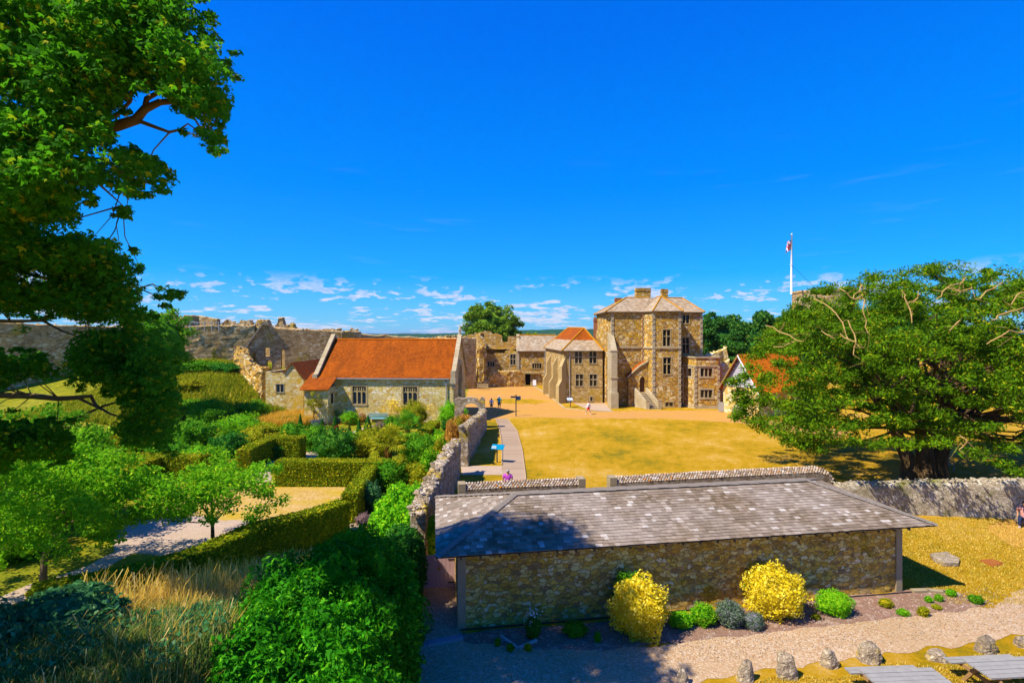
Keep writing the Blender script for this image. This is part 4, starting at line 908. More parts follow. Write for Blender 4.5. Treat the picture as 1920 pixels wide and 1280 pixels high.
# polygonal bay
bp=[(22.1,69.1),(22.55,67.3),(23.4,65.2),(26.25,65.1),(27.1,66.6),(27.1,69.2)]; BZ=6.45
mb=MB(); WN=[]
hb={1:[((1289.5,690,1296.5,705.5),1,1)],2:[((1313.5,690,1335.5,705.5),3,1),((1313.5,730.5,1335.5,745),3,1)]}
for i in range(5):
    w=Wall(bp[i],bp[i+1]); hs_=[]
    for h,nx,ny in hb.get(i,[]): r=w.rect(*h); hs_.append(rectpoly(r)); WN.append((w,r,nx,ny))
    wallface(mb,w,[(0,-.1),(w.L,-.1),(w.L,BZ),(0,BZ)],hs_,.3)
mb.add([(*p,BZ-.35) for p in bp],[tuple(range(6))]); setp(mb.build('bay',M['rubo']),mh)
for w,r,nx,ny in WN: window(w,r,mh,M['ash'],M['glass'],nx,ny,.22,.11,.24)
mb=MB(); band(mb,bp,BZ,.16,.12); band(mb,bp,5.35,.16,.1); band(mb,bp,.0,.35,.07); 
for p in bp[1:5]: quoin(mb,p[0],p[1]+.12,0,BZ-1.1,.42,0,sd=int(p[0]*9))
setp(mb.build('bay_coping',M['ash']),mh)
# porch with stair
wpz=Wall((15.25,67.05),(17.75,66.95)); f=lambda px,py:wpz.hit(px,py); rd=wpz.rect(1199.5,706,1209.5,734)
mb=MB(); L=wpz.L; wallface(mb,wpz,[(0,-.1),(L,-.1),(L,5.75),(L*.55,5.1),(.35,3.95),(0,3.7)],[archpoly((rd[0],1.9,rd[2],rd[3]),True,5)],.45)
mb.par((15.25,67.05,-.1),(0,1.0,0),(.01,0,0),(0,0,3.8)); pch=mb.build('porch',M['rubo'])
mb=MB()
for a,b in (((-.15,3.72),(L*.55,5.15)),((L*.55,5.15),(L+.02,5.85))):
    A=Vector(wpz.P(*a,.18)); B=Vector(wpz.P(*b,.18)); mb.par(A,B-A,Vector((0,.4,0)),(0,0,.2))
o=mb.build('porch_coping',M['ash']); o.parent=pch
mb=MB()
for a,b in (((-.2,3.8),(L*.55,5.28)),((L*.55,5.28),(L-.1,5.9))):
    A=Vector(wpz.P(*a,-.2)); B=Vector(wpz.P(*b,-.2)); mb.add([A,B,B+Vector((0,1.2,.35)),A+Vector((0,1.2,.35))],[(0,1,2,3)])
o=mb.build('porch_roof',M['tile'],uv=True); o.parent=pch
setp(pch,mh)
mb=MB(); mb.par(wpz.P(rd[0]-.02,1.9,-.4),Vector(wpz.P(rd[2]+.02,1.9,-.4))-Vector(wpz.P(rd[0]-.02,1.9,-.4)),(0,.05,0),(0,0,rd[3]-1.9)); 
for i in range(1,4): a=rd[0]+(rd[2]-rd[0])*i/4; mb.par(wpz.P(a,1.95,-.385),(.02,0,0),(0,-.01,0),(0,0,1.8))
setp(mb.build('door',m_plain('old_oak_door',(.16,.09,.05),.8,.3,5)),mh)
mb=MB(); n=10
for i in range(n):
    z=1.9-(i+1)*.19+.0; x0=16.25+i*.115; y=66.9-i*.21
    mb.par((x0,y-.28,-.1),(1.25,0,0),(0,.34,0),(0,0,z+.1)); mb.par((x0-.01,y-.31,z+.001),(1.27,0,0),(0,.36,0),(0,0,.06))
setp(mb.build('steps',M['ash']),mh)
mb=MB()
for sx in (-.28,1.25):
    a=Vector((16.2+sx,66.95,2.5)); b=Vector((17.3+sx,64.9,.75)); d=b-a
    mb.add([(a.x,a.y,-.1),(b.x,b.y,-.1),(b.x+.26,b.y,-.1),(a.x+.26,a.y,-.1),(a.x,a.y,a.z),(b.x,b.y,b.z),(b.x+.26,b.y,b.z),(a.x+.26,a.y,a.z)],[(0,1,5,4),(3,7,6,2),(4,5,6,7),(1,2,6,5)])
    mb.box((b.x+.13,b.y-.1,.5),(.4,.4,1.2)); mb.box((b.x+.13,b.y-.1,1.13),(.48,.48,.08))
setp(mb.build('stair_parapet',M['ash']),mh)
mb=MB(); q=(17.28,67.85); mb.tube([(q[0],q[1],.1),(q[0],q[1],EZ-.1)],.07,6); mb.box((q[0],q[1],EZ-.25),(.3,.2,.3)); setp(mb.build('downpipe',m_plain('rusty_pipe',(.30,.15,.08),.7)),mh)
# ---------------------------------------------------------------- range with red and grey roof
rb=thing('hall_range','two storey stone range with half orange, half grey hipped roof beside the tall house','building',(7.15,70.7,0))
fp=[(5.65,86),(7.15,70.7),(12.5,70.7),(14.5,86)]; mb=MB(); WN=[]
hh={1:[((1078,659,1091,681),2,2),((1105,659,1118,681),2,2),((1079.5,701.5,1093,723.5),2,2),((1105.5,701.5,1119,723.5),2,2),((1106.5,743.5,1111,751.5),1,1)]}
RZ=7.25
for i in range(4):
    w=Wall(fp[i],fp[(i+1)%4]); hs_=[]
    for h,nx,ny in hh.get(i,[]): r=w.rect(*h); hs_.append(rectpoly(r)); WN.append((w,r,nx,ny))
    wallface(mb,w,[(0,-.1),(w.L,-.1),(w.L,RZ),(0,RZ)],hs_,.3)
M['rubs']=m_rubble('smooth_ochre_render',[(.34,.25,.12),(.58,.46,.27),(.46,.35,.18),(.66,.56,.38),(.28,.20,.10)],(.36,.26,.13),2.4,.08,(.28,.20,.08),.5,bd=.06,lichen=(.42,.30,.08),lsc=.5,speck=.35)
setp(mb.build('wall',M['rubs']),rb)
for w,r,nx,ny in WN: window(w,r,rb,M['ash'],M['glass'],nx,ny,.09,.1,.2,tr=.55)
a=Vector((6.85,70.35,7.2));b=Vector((12.6,70.35,7.2));c=Vector((14.8,86,7.2));d=Vector((5.3,86.3,7.2)); n_=Vector((10.7,76,10.35)); m_=Vector((9.2,84,10.5))
t=.45; L_=lambda p,q:p.lerp(q,t)
poly_roof([[a,b,L_(b,n_),L_(a,n_)],[d,a,L_(a,n_),L_(d,m_)],[b,c,L_(c,m_),L_(b,n_)]],M['slate'],rb,name='lower_roof')
poly_roof([[L_(a,n_),L_(b,n_),n_],[L_(d,m_),L_(a,n_),n_,m_],[L_(b,n_),L_(c,m_),m_,n_],[c,d,m_]],M['tile'],rb,name='upper_roof')
for p,q in ((a,n_),(n_,m_),(b,n_),(d,m_)):
    mb=MB()
    for i in range(10): mb.tube([p.lerp(q,i/10)+Vector((0,0,.03)),p.lerp(q,(i+.96)/10)+Vector((0,0,.04))],.11,6)
    setp(mb.build('hip_tiles',M['lichen']),rb)
mb=MB(); dz=Vector((0,0,-.12)); mb.add([a,b,b+dz,a+dz,d,d+dz],[(0,1,2,3),(4,0,3,5)]); mb.add([a+dz,b+dz,c+dz,d+dz],[(0,1,2,3)]); setp(mb.build('eaves',M['wood']),rb)
def obut(mb,x,y,dx,dy,w,l,zf,zw,zf2=None):
    d=Vector((dx,dy,0)).normalized(); n=Vector((-d.y,d.x,0))*w/2; o=Vector((x,y,0)); f=o+d*l
    vs=[f-n,f+n,o+n,o-n]; mb.add([(q.x,q.y,-.1) for q in vs]+[(vs[0].x,vs[0].y,zf),(vs[1].x,vs[1].y,zf),(vs[2].x,vs[2].y,zw),(vs[3].x,vs[3].y,zw)],[(0,1,5,4),(1,2,6,5),(3,0,4,7),(4,5,6,7)])
    f2=o+d*(l+.55); vs=[f2-n*1.02,f2+n*1.02,f+n*1.02,f-n*1.02]; z2=zf*.48; mb.add([(q.x,q.y,-.1) for q in vs]+[(vs[0].x,vs[0].y,z2),(vs[1].x,vs[1].y,z2),(vs[2].x,vs[2].y,z2+.8),(vs[3].x,vs[3].y,z2+.8)],[(0,1,5,4),(1,2,6,5),(3,0,4,7),(4,5,6,7)])
for x,y,dx,dy,l in ((7.25,70.9,-.8,-.6,1.0),(6.75,75.5,-1,-.1,1.0),(6.2,81,-1,-.1,1.0)):
    mb=MB(); obut(mb,x,y,dx,dy,.62,l*.75,5.0,6.4); setp(mb.build('buttress',M['ashg']),rb)
mb=MB(); mb.tube([(7.95,70.62,0),(7.95,70.62,7.1)],.05,6); setp(mb.build('downpipe',M['lead']),rb)
chim('chimney',X(1136,77),77,.5,.5,7,Z(600,77),M['brick'],rb,0)
sheet('hall_terrace',[(1075,755.6),(1135,756),(1148,770.5),(1120,769),(1100,767)],M['gpath'],.012,0)
# ---------------------------------------------------------------- far range with door
fr=thing('far_range','stone building with pale slate roof and dark doorway at the far side of court','building',(4,95,0))
w=Wall((X(972,95),95),(X(1045,95),95)); FZ=6.45; mb=MB(); rw=w.rect(998,681,1015,690.5); rdz=w.rect(985,700,994.5,722)
wallface(mb,w,[(0,-.1),(w.L,-.1),(w.L,FZ),(0,FZ)],[rectpoly(rw),rectpoly((rdz[0],.0,rdz[2],rdz[3]))],.5)
mb.par((w.p0.x,95.01,-.1),(0,8,0),(.3,0,0),(0,0,FZ)); setp(mb.build('wall',M['rubo']),fr); window(w,rw,fr,M['ashg'],M['glass'],4,1,.12,.1,.25)
mb=MB(); mb.par((w.p0.x-.35,94.85,0),(.5,0,0),(0,8.3,0),(0,0,FZ-.1)); mb.add([(w.p0.x-.35,94.8,FZ-.1),(w.p0.x+.25,94.8,FZ-.1),(w.p0.x+.25,99,9.5),(w.p0.x-.35,99,9.5),(w.p0.x-.35,103,FZ-.1),(w.p0.x+.25,103,FZ-.1)],[(0,1,2,3),(3,2,5,4),(0,3,4),(1,5,2)]); setp(mb.build('gable_parapet',M['ash']),fr)
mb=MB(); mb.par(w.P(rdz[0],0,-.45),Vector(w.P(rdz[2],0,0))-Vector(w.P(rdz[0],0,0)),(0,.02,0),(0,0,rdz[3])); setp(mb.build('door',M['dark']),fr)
mb=MB(); 
for s in (rdz[0]-.35,rdz[2]): mb.par(w.P(s,0,.06),(.35,0,0),(0,.3,0),(0,0,rdz[3])); 
mb.par(w.P(rdz[0]-1.0,rdz[3],.55),(3.6,0,0),(0,.6,0),(0,0,.22)); setp(mb.build('door_surround',M['ashg']),fr)
poly_roof([[(w.p0.x-.2,94.6,FZ-.1),(8.6,94.6,FZ-.1),(8.6,99,9.25),(w.p0.x-.2,99,9.25)],[(8.6,103.2,FZ-.1),(w.p0.x-.2,103.2,FZ-.1),(w.p0.x-.2,99,9.25),(8.6,99,9.25)]],M['slate'],fr)
mb=MB(); mb.par((w.p0.x-.2,94.62,FZ-.24),(8.6-w.p0.x+.2,0,0),(0,.3,0),(0,0,.12)); setp(mb.build('eaves',M['wood']),fr)
mb=MB(); mb.tube([(w.p0.x,99,9.3),(8.5,99,9.3)],.14,6); setp(mb.build('ridge_tile',M['lichen']),fr)
mb=MB(); mb.tube([(X(1022,94.6),94.6,0),(X(1022,94.6),94.6,6.3)],.06,5); setp(mb.build('downpipe',M['lead']),fr)
# ---------------------------------------------------------------- ruins between chapel and far range
ru=thing('ruined_range','roofless ruined stone range with ragged wall tops and window openings','ruin',(-5,97,0))
def jag(pts,n,a,seed):
    out=[]; r=random.Random(seed)
    for p,q in zip(pts[:-1],pts[1:]):
        for i in range(n): t=i/n; out.append((p[0]+(q[0]-p[0])*t,p[1]+(q[1]-p[1])*t+(r.uniform(-a,a) if i else 0)))
    out.append(pts[-1]); return out
w=Wall((X(862,98),98),(X(973,98),98)); f=lambda cx,cy:w.hit(860+cx/5.333,560+cy/5.333)
top=[f(610,372),f(492,375),f(490,432),(f(438,430)),f(430,365),f(390,345),f(340,352),f(310,322),f(265,320),f(232,335),f(195,362),f(130,352),f(60,368),f(10,372)]
mb=MB(); wallface(mb,w,[(0,-.1),(w.L,-.1)]+jag(top,3,.12,3),[rectpoly(w.rect(879.5,666.5,892,680)),rectpoly(w.rect(868,700,873,710))],thick=1.3)
w2=Wall((X(906,96),96),(X(973,96),96)); f=lambda cx,cy:w2.hit(860+cx/5.333,560+cy/5.333)
top=[f(600,520),f(570,525),f(545,512),f(510,505),f(470,520),f(455,545),f(250,545)]
wh=[w2.rect(914.5,678,927,687),w2.rect(957,664,966.5,683.5)]
wallface(mb,w2,[(0,-.1),(w2.L,-.1)]+jag(top,3,.08,5),[rectpoly(r) for r in wh],thick=.9)
mb.add([(X(906,96),96,6.7),(X(973,96),96,6.7),(X(973,98),98,6.75),(X(906,98),98,6.75)],[(0,1,2,3)])
setp(mb.build('wall_face',M['rubo']),ru)
window(w2,wh[0],ru,M['ash'],M['glass'],3,1,.12,.1,.3); window(w2,wh[1],ru,M['ash'],M['glass'],2,2,.12,.1,.3)
mb=MB(); ragwall(mb,[wp(897,628,97),wp(901,627,95.5),wp(903,642,94.6),wp(905,655,93.6)],1.3,51,.5,.15,.6,.2,zb=0,ssz=.25); ragwall(mb,[wp(897,650,94.5),wp(905,650,94.2),wp(908,655,94.2)],1.2,52,.4,.15,.6,.2,zb=0,ssz=.2)
setp(mb.build('broken_pier',M['rubo']),ru)
mb=MB(); ar=Wall((0,97.9),(1,97.9)); s0,z1=w.hit(952,655); 
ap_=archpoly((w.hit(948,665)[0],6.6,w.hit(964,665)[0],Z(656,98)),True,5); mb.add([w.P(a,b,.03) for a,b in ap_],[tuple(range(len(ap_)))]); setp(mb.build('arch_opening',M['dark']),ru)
mb=MB(); ragwall(mb,[wp(884,724,91),wp(900,718,91.3),wp(915,712,91.6),wp(923,700,92),wp(926,697,92),wp(955,696,92.5),wp(975,696,93),wp(983,702,93.2)],.8,61,.5,.12,.5,.12,zb=0,ssz=.2)
tag(mb.build('low_wall',M['rubo']),'low sloping stone wall stepping down in front of the ruined range','wall')
mb=MB(); ragwall(mb,[wp(820,632,92),wp(845,631,92),wp(866,631,94)],1.0,63,.6,.12,.8,.2,zb=0,ssz=.25); tag(mb.build('wall_stub',M['rubo']),'low ragged wall top seen just over the right end of the chapel roof','wall')
# ---------------------------------------------------------------- barn on the right
bn=thing('barn','small stone barn with an orange tiled roof and a grey weatherboarded gable beside the yew','barn',(25.6,62,0))
p0=Vector((25.75,62.4));p1=Vector((28.1,58.3)); w=Wall(p0,p1); L=w.L; dn_=Vector((-w.n.x,-w.n.y,0)); BL=10.5; mb=MB()
wallface(mb,w,[(0,-.1),(L,-.1),(L,3.3),(0,3.6)]); 
wr_=Wall(p1,(p1.x+dn_.x*BL,p1.y+dn_.y*BL)); wallface(mb,wr_,[(0,-.1),(BL,-.1),(BL,3.3),(0,3.3)],[rectpoly((5.5,.8,6.6,2.0))],.3)
wl_=Wall((p0.x+dn_.x*BL,p0.y+dn_.y*BL),p0); wallface(mb,wl_,[(0,-.1),(BL,-.1),(BL,3.3),(0,3.3)]); setp(mb.build('wall',M['rubc']),bn)
mb=MB(); ga=L*.5; az=7.0; 
n=13
for i in range(n):
    z0=3.3+i*.27; z1=z0+.29; k0=(az-z0)/(az-3.0); 
    if k0<=.03: break
    a,b=ga-ga*k0,ga+(L-ga)*k0; A=Vector(w.P(a,z0,.10)); k1=max(0,(az-z1)/(az-3.0)); mb.add([w.P(a,z0,.10),w.P(b,z0,.10),w.P(ga+(L-ga)*k1,z1,.03),w.P(ga-ga*k1,z1,.03)],[(0,1,2,3)])
setp(mb.build('weatherboard',m_plain('grey_weatherboards',(.40,.39,.42),.85,.25,5)),bn)
o_=Vector((w.n.x,w.n.y,0))*.55; back=dn_*(BL+.5)
a=Vector(w.P(-.45,2.75)); b=Vector(w.P(L+.45,2.75)); c=Vector(w.P(ga,az+.12))
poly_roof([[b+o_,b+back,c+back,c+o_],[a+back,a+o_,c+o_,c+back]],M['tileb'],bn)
for nm,q,mt in (('bargeboard',a,m_plain('brown_bargeboard',(.30,.19,.10),.8)),('bargeboard',b,M['white'])):
    mb=MB(); A=q+o_*1.02; B=c+o_*1.02; mb.add([A,B,B+Vector((0,0,-.28)),A+Vector((0,0,-.28)),A+dn_*.05,B+dn_*.05,B+Vector((0,0,-.28))+dn_*.05,A+Vector((0,0,-.28))+dn_*.05],[(0,1,2,3),(0,4,5,1),(3,2,6,7),(4,7,6,5)]); setp(mb.build(nm,mt),bn)
mb=MB()
for i in range(9):
    q=a.lerp(c,(i+.5)/9)+Vector((0,0,-.3)); mb.par(q,o_*.9,Vector((w.u.x,w.u.y,0))*.1,(0,0,.12))
setp(mb.build('purlin_end',M['wood']),bn)
g2=thing('yard_gate','pale grey boarded gate closing the gap between bay and barn','gate',(25.5,62.6,0))
gA=Vector((X(1347.5,62.5),62.5,0)); gB=Vector((X(1357.5,62.3),62.3,0)); gd=(gB-gA)
for i in range(4):
    mb=MB(); mb.par(gA+gd*(i/4)+Vector((0,0,.08)),gd*.235,(0,.04,0),(0,0,1.15)); setp(mb.build('board',M['woodg']),g2)
mb=MB(); mb.par(gA+Vector((0,.05,.25)),gd,(0,.05,0),(0,0,.1)); mb.par(gA+Vector((0,.05,.95)),gd,(0,.05,0),(0,0,.1)); setp(mb.build('rail',M['woodg']),g2)
mb=MB(); ragwall(mb,[wp(1318,670,76),wp(1330,664,77),wp(1352,656,78),wp(1360,652,78),wp(1363,668,78)],.8,71,.5,.1,.6,.08,ssz=.2); ragwall(mb,[wp(1340,690,74),wp(1352,683,74),wp(1366,674,74)],.6,72,.5,.1,.6,.05,ssz=.15)
tag(mb.build('boundary_wall',M['rubc']),'sloping pale stone walls climbing between the house and the barn','wall')
# ---------------------------------------------------------------- keep and flag
kp=thing('keep_tower','round grey stone keep tower on its mound behind the trees','tower',(X(1535,112),116,8))
mb=MB(); r=6.3; cx,cy=X(1543,118),118; n=28; zt=Z(541.5,112)
vs=[]; 
for z_,rr_ in ((6,r*1.05),(zt-2,r),(zt-.5,r),(zt-.45,r+.18),(zt,r+.15),(zt,r-.9),(zt-1.2,r-.9)):
    for i in range(n): a=2*math.pi*i/n; vs.append((cx+rr_*math.cos(a),cy+rr_*math.sin(a),z_+(.12*noise.noise(Vector((i*.9,z_,0))) if rr_>r else 0)))
mb.add(vs,[(j*n+i,j*n+(i+1)%n,(j+1)*n+(i+1)%n,(j+1)*n+i) for j in range(6) for i in range(n)]+[tuple(6*n+i for i in range(n))]); setp(mb.build('tower_wall',M['rubg']),kp)
fpx=X(1483.5,114); fz=zt-1; fl=thing('flagpole','tall white flagpole with a limp flag on top of the keep','flagpole',(fpx,114,fz))
mb=MB(); ft=Z(440,114); mb.tube([(fpx,114,fz),(fpx+.05,114,(fz+ft)/2),(fpx+.12,114,ft)],[.22,.18,.1],8); mb.blob((fpx+.12,114,ft+.1),(.18,.18,.18),1,.02); mb.tube([(fpx,114,Z(496,114)-.1),(fpx,114,Z(496,114)+.1)],.28,8); setp(mb.build('pole',M['white'],smooth=True),fl)
mb=MB(); mb.tube([(fpx+.1,114,Z(497,114)),(X(1530,113),113,Z(541,113))],.03,4); mb.tube([(fpx+.35,113.8,fz),(fpx+.2,113.8,ft-.4)],.015,4); setp(mb.build('stay_rope',M['iron']),fl)
def m_flag():
    m,T=newmat('flag_cloth'); p=T.n('ShaderNodeSeparateXYZ',{0:crd(T,'UV')}); u,v=p.outputs[0],p.outputs[1]
    au=T.math('ABSOLUTE',T.math('SUBTRACT',u,.5)); av=T.math('ABSOLUTE',T.math('SUBTRACT',v,.5))
    dg=T.math('ABSOLUTE',T.math('SUBTRACT',au,av)); mn=T.math('MINIMUM',au,av)
    c=T.mix(T.math('LESS_THAN',dg,.10),(.015,.03,.22),(.75,.75,.75)); c=T.mix(T.math('LESS_THAN',dg,.035),c,(.6,.01,.03))
    c=T.mix(T.math('LESS_THAN',mn,.15),c,(.75,.75,.75)); c=T.mix(T.math('LESS_THAN',mn,.09),c,(.6,.01,.03)); finish(T,c,.8); return m
nu,nv=14,8; vs=[];uvs=[]
for j in range(nv+1):
    for i in range(nu+1):
        u=i/nu; v=j/nv; dx=-1.35*u+.35*math.sin(u*7+v*2)*u; dy=.45*math.sin(u*9+v*3)*u**.6
        vs.append((fpx+.05+dx*(.9) ,114+dy,Z(449,114)-.1-(1-v)*2.0-u*(.9-.25*v))); uvs.append((u,v))
me=bpy.data.meshes.new('flag'); fs=[(j*(nu+1)+i,j*(nu+1)+i+1,(j+1)*(nu+1)+i+1,(j+1)*(nu+1)+i) for j in range(nv) for i in range(nu)]; me.from_pydata(vs,[],fs)
l=me.uv_layers.new(name='UVMap')
for lo_ in me.loops: l.data[lo_.index].uv=uvs[lo_.vertex_index]
me.materials.append(m_flag()); o=bpy.data.objects.new('flag',me); COL.objects.link(o); setp(o,fl)
# ---------------------------------------------------------------- trees
def inpoly(x,y,P):
    c=False; n=len(P); j=n-1
    for i in range(n):
        if (P[i][1]>y)!=(P[j][1]>y) and x<(P[j][0]-P[i][0])*(y-P[i][1])/(P[j][1]-P[i][1])+P[i][0]: c=not c
        j=i
    return c
def dist_edge(x,y,P):
    best=1e9; n=len(P)
    for i in range(n):
        ax_,ay_=P[i]; bx,by=P[(i+1)%n]; dx,dy=bx-ax_,by-ay_; t=max(0,min(1,((x-ax_)*dx+(y-ay_)*dy)/(dx*dx+dy*dy+1e-9)))
        best=min(best,math.hypot(ax_+dx*t-x,ay_+dy*t-y))
    return best
rg=np.random.default_rng(12)
def yoff(y): return 4.2*max(0,min(1,(y-330)/270))
SYC=[([(-420,-420),(380,-420),(385,-60),(372,0),(395,45),(420,90),(448,130),(464,180),(440,188),(422,240),(424,294),(398,292),(366,268),(328,250),(345,215),(330,195),(290,170),(262,180),(225,205),(205,235),(215,255),(262,268),(300,298),(354,345),(332,366),(300,371),(268,348),(252,402),(228,415),(196,404),(168,372),(145,375),(150,405),(210,438),(245,470),(282,515),(334,542),(330,562),(290,568),(262,572),(262,612),(215,640),(150,622),(120,606),(0,606),(-420,620)],(9.0,12.8),1850,.85),
 ([(135,600),(262,588),(308,612),(318,650),(335,720),(347,765),(338,830),(300,862),(235,852),(208,800),(228,765),(192,738),(60,728),(-200,735),(-200,655),(0,650),(128,652)],(9,12.5),300,.95),
 ([(-300,768),(0,772),(50,786),(108,778),(142,800),(128,868),(0,900),(-300,900)],(9,12),200,1.0),
 ([(-1100,560),(-300,560),(-300,1100),(-1100,1100)],(5.5,9.0),520,1.0)]  # last outline: extra leaf clusters out of view, added to shade the lower-left bank
Cs=[];Rs=[]
for P_,(ya,yb),n,ck in SYC:
    xs=[p[0] for p in P_]; ys=[p[1] for p in P_]; k=0
    while k<n:
        x=rg.uniform(min(xs),max(xs)); y=rg.uniform(min(ys),max(ys))
        jx=-6+noise.noise(Vector((x*.02,y*.02,9)))*26+noise.noise(Vector((x*.07,y*.07,9)))*14; jy=noise.noise(Vector((x*.02,y*.02,19)))*22+noise.noise(Vector((x*.07,y*.07,19)))*12
        if not inpoly(x+jx,y+jy,P_): continue
        if y<-50: continue
        if -320<x<-60 or y<-60:
            if rg.uniform()<.88: continue
        Yd=rg.uniform(ya,yb)+(yoff(y) if ya>8 else 0); de=dist_edge(x,y,P_); r=min(.62*ck*Yd/11,max(.14,de*Yd/F*.8+.05))
        if de*Yd/F<.05: continue
        # gaps in the crown where the sky shows through
        if noise.noise(Vector((x*.013,y*.02,4.0)))+.5*noise.noise(Vector((x*.04,y*.06,7)))>.15: continue
        Cs.append((X(x,Yd),Yd,Z(y,Yd))); Rs.append(r); k+=1
Cs=np.array(Cs); Rs=np.array(Rs)
syc=thing('sycamore_tree','huge sycamore tree filling the left edge with spreading branches against the sky','tree',(-17,15,gh(-15,11.5)))
rep=np.maximum(22,(Rs/.5)**2*74).astype(int); Pp=[];Nn=[]
idx=np.repeat(np.arange(len(Cs)),rep); m_=len(idx); d=unit(rg.normal(size=(m_,3))); r=rg.uniform(0,1,m_)**.55
Pp=Cs[idx]+d*(r*Rs[idx])[:,None]*np.array([1,1,.55]); Nn=unit(d*.35+np.array([0,0,.9]))
def starleaf(P,N,size,rg,jit):
    n=len(P); nr=unit(N*(1-jit)+unit(rg.normal(size=(n,3)))*jit); t=unit(np.cross(nr,rg.normal(size=(n,3)))); b=np.cross(nr,t); s=(size*rg.uniform(.6,1.25,n))[:,None]
    prof=[(0,-.42),(.5,-.30),(.36,.0),(.52,.30),(.16,.26),(0,.62),(-.16,.26),(-.52,.30),(-.36,.0),(-.5,-.30)]
    dr=[0,.0,0,-.12,0,-.16,0,-.12,0,0]
    V=np.stack([P+b*s*a+t*s*c+nr*s*q for (a,c),q in zip(prof,dr)],1).reshape(-1,3); i=np.arange(n)[:,None]*10
    F_=np.concatenate([i+np.array([0,1,2,8]),i+np.array([0,8,9,9])*0+i*0+np.array([2,3,4,8]),i+np.array([4,5,6,8]),i+np.array([6,7,8,4])],0)
    return V,F_
def lobed(P,N,size,rg,jit):
    """five-lobed leaf out of three kites sharing one foot"""
    n=len(P); nr=unit(N*(1-jit)+unit(rg.normal(size=(n,3)))*jit); t=np.cross(nr,rg.normal(size=(n,3))); t[:,2]-=.5; t=unit(t); b=unit(np.cross(nr,t)); s=(size*rg.uniform(.6,1.25,n))[:,None]
    pts=[(0,0),(.26,.28),(0,1.0),(-.26,.28),(.62,.55),(.5,.02),(-.5,.02),(-.62,.55)]
    V=np.stack([P+b*s*a+t*s*(c-.4)-nr*s*.12*(abs(a)+.0) for a,c in pts],1).reshape(-1,3); i=np.arange(n)[:,None]*8
    return V,np.concatenate([i+np.array([0,1,2,3]),i+np.array([0,5,4,1]),i+np.array([0,3,7,6])],0)
V,Fq=lobed(Pp,Nn,.115,rg,.5); setp(npmesh('crown',V,Fq,M['syc']),syc)
mb=MB()
def pq(x,y,Yd): Yd=Yd*.8+yoff(y); return Vector((X(x,Yd),Yd,Z(y,Yd)))
def pp(x,y,Yd): return Vector((X(x,Yd),Yd,Z(y,Yd)))
trunk=[Vector((-15.2,11.8,gh(-15.2,11.8)-.5)),Vector((-15.1,11.8,4)),Vector((-14.8,11.6,8)),Vector((-14.5,11.5,12)),Vector((-14.2,11.5,16))]; mb.tube(trunk,[.75,.55,.45,.35,.18],12)
BR=[([(-330,420,15),(-100,330,14.5),(40,285,14),(90,268,14),(128,240,14),(165,235,14),(215,238,14),(255,225,14),(272,205,14),(300,192,14.2),(338,190,14.2),(375,160,14.2)],.26),
 ([(272,205,14),(275,185,14),(300,172,14),(340,150,14),(352,120,14)],.09),([(255,225,14),(290,238,14),(318,248,14),(338,243,14.2),(352,232,14.2),(385,255,14.2)],.06),
 ([(128,240,14),(160,200,14),(185,165,14),(230,160,14.1)],.12),([(165,235,14),(220,215,13.7),(245,190,13.7),(245,170,13.7),(262,130,13.5)],.07),
 ([(40,285,14),(120,300,14.5),(200,300,14.8),(235,330,14.8),(300,350,15)],.11),([(120,300,14.5),(180,340,15),(230,385,15)],.07),
 ([(-200,480,15),(0,470,15),(100,515,15),(180,530,15),(260,540,15)],.13),([(-200,560,15),(0,500,15),(80,520,14.5),(125,528,14.5)],.11),
 ([(-100,600,14),(20,602,14),(80,601,14),(115,620,14),(150,632,14.2)],.09),([(80,601,14),(110,578,14),(170,560,14)],.06),
 ([(-250,735,14.5),(60,742,14.5),(110,747,14.5),(145,745,14.5),(170,742,14.5),(180,760,14.6),(205,775,14.7),(250,790,15)],.13),([(145,745,14.5),(185,765,14.5),(215,780,14.6)],.06),([(190,762,14.6),(225,752,14.8),(270,740,15)],.05),
 ([(-330,200,15),(-100,150,15),(60,110,15),(150,60,15),(240,30,15)],.22),([(60,110,15),(160,120,14.5),(260,90,14.5),(330,70,14.5)],.12),([(-300,50,16),(0,-60,16),(200,-120,16)],.2)]
for pl,r0 in BR:
    P_=[pq(*q) for q in pl]; n=len(P_); r0=r0*.8; mb.tube(P_,[r0*(1-.8*i/(n-1)) for i in range(n)],7)
    if r0<.085: continue
    e_=P_[0]; t_=min(trunk,key=lambda q:abs(q.z-e_.z+1)); mb.tube([t_,(t_+e_)/2,e_],[r0*1.25,r0*1.1,r0],8)
for i in rg.choice(len(Cs),260,replace=False):           # twigs out to the leaf clusters
    c=Vector(Cs[i]); bl=[pq(*q) for pl,_ in BR for q in pl[1:]]; q=min(bl,key=lambda a:(a-c).length)
    if (q-c).length<2.2: mid=(q+c)/2+Vector(rg.normal(size=3))*.15; mb.tube([q,mid,c],[.02,.013,.006],4,False)
setp(mb.build('trunk',M['barky'],smooth=True),syc)
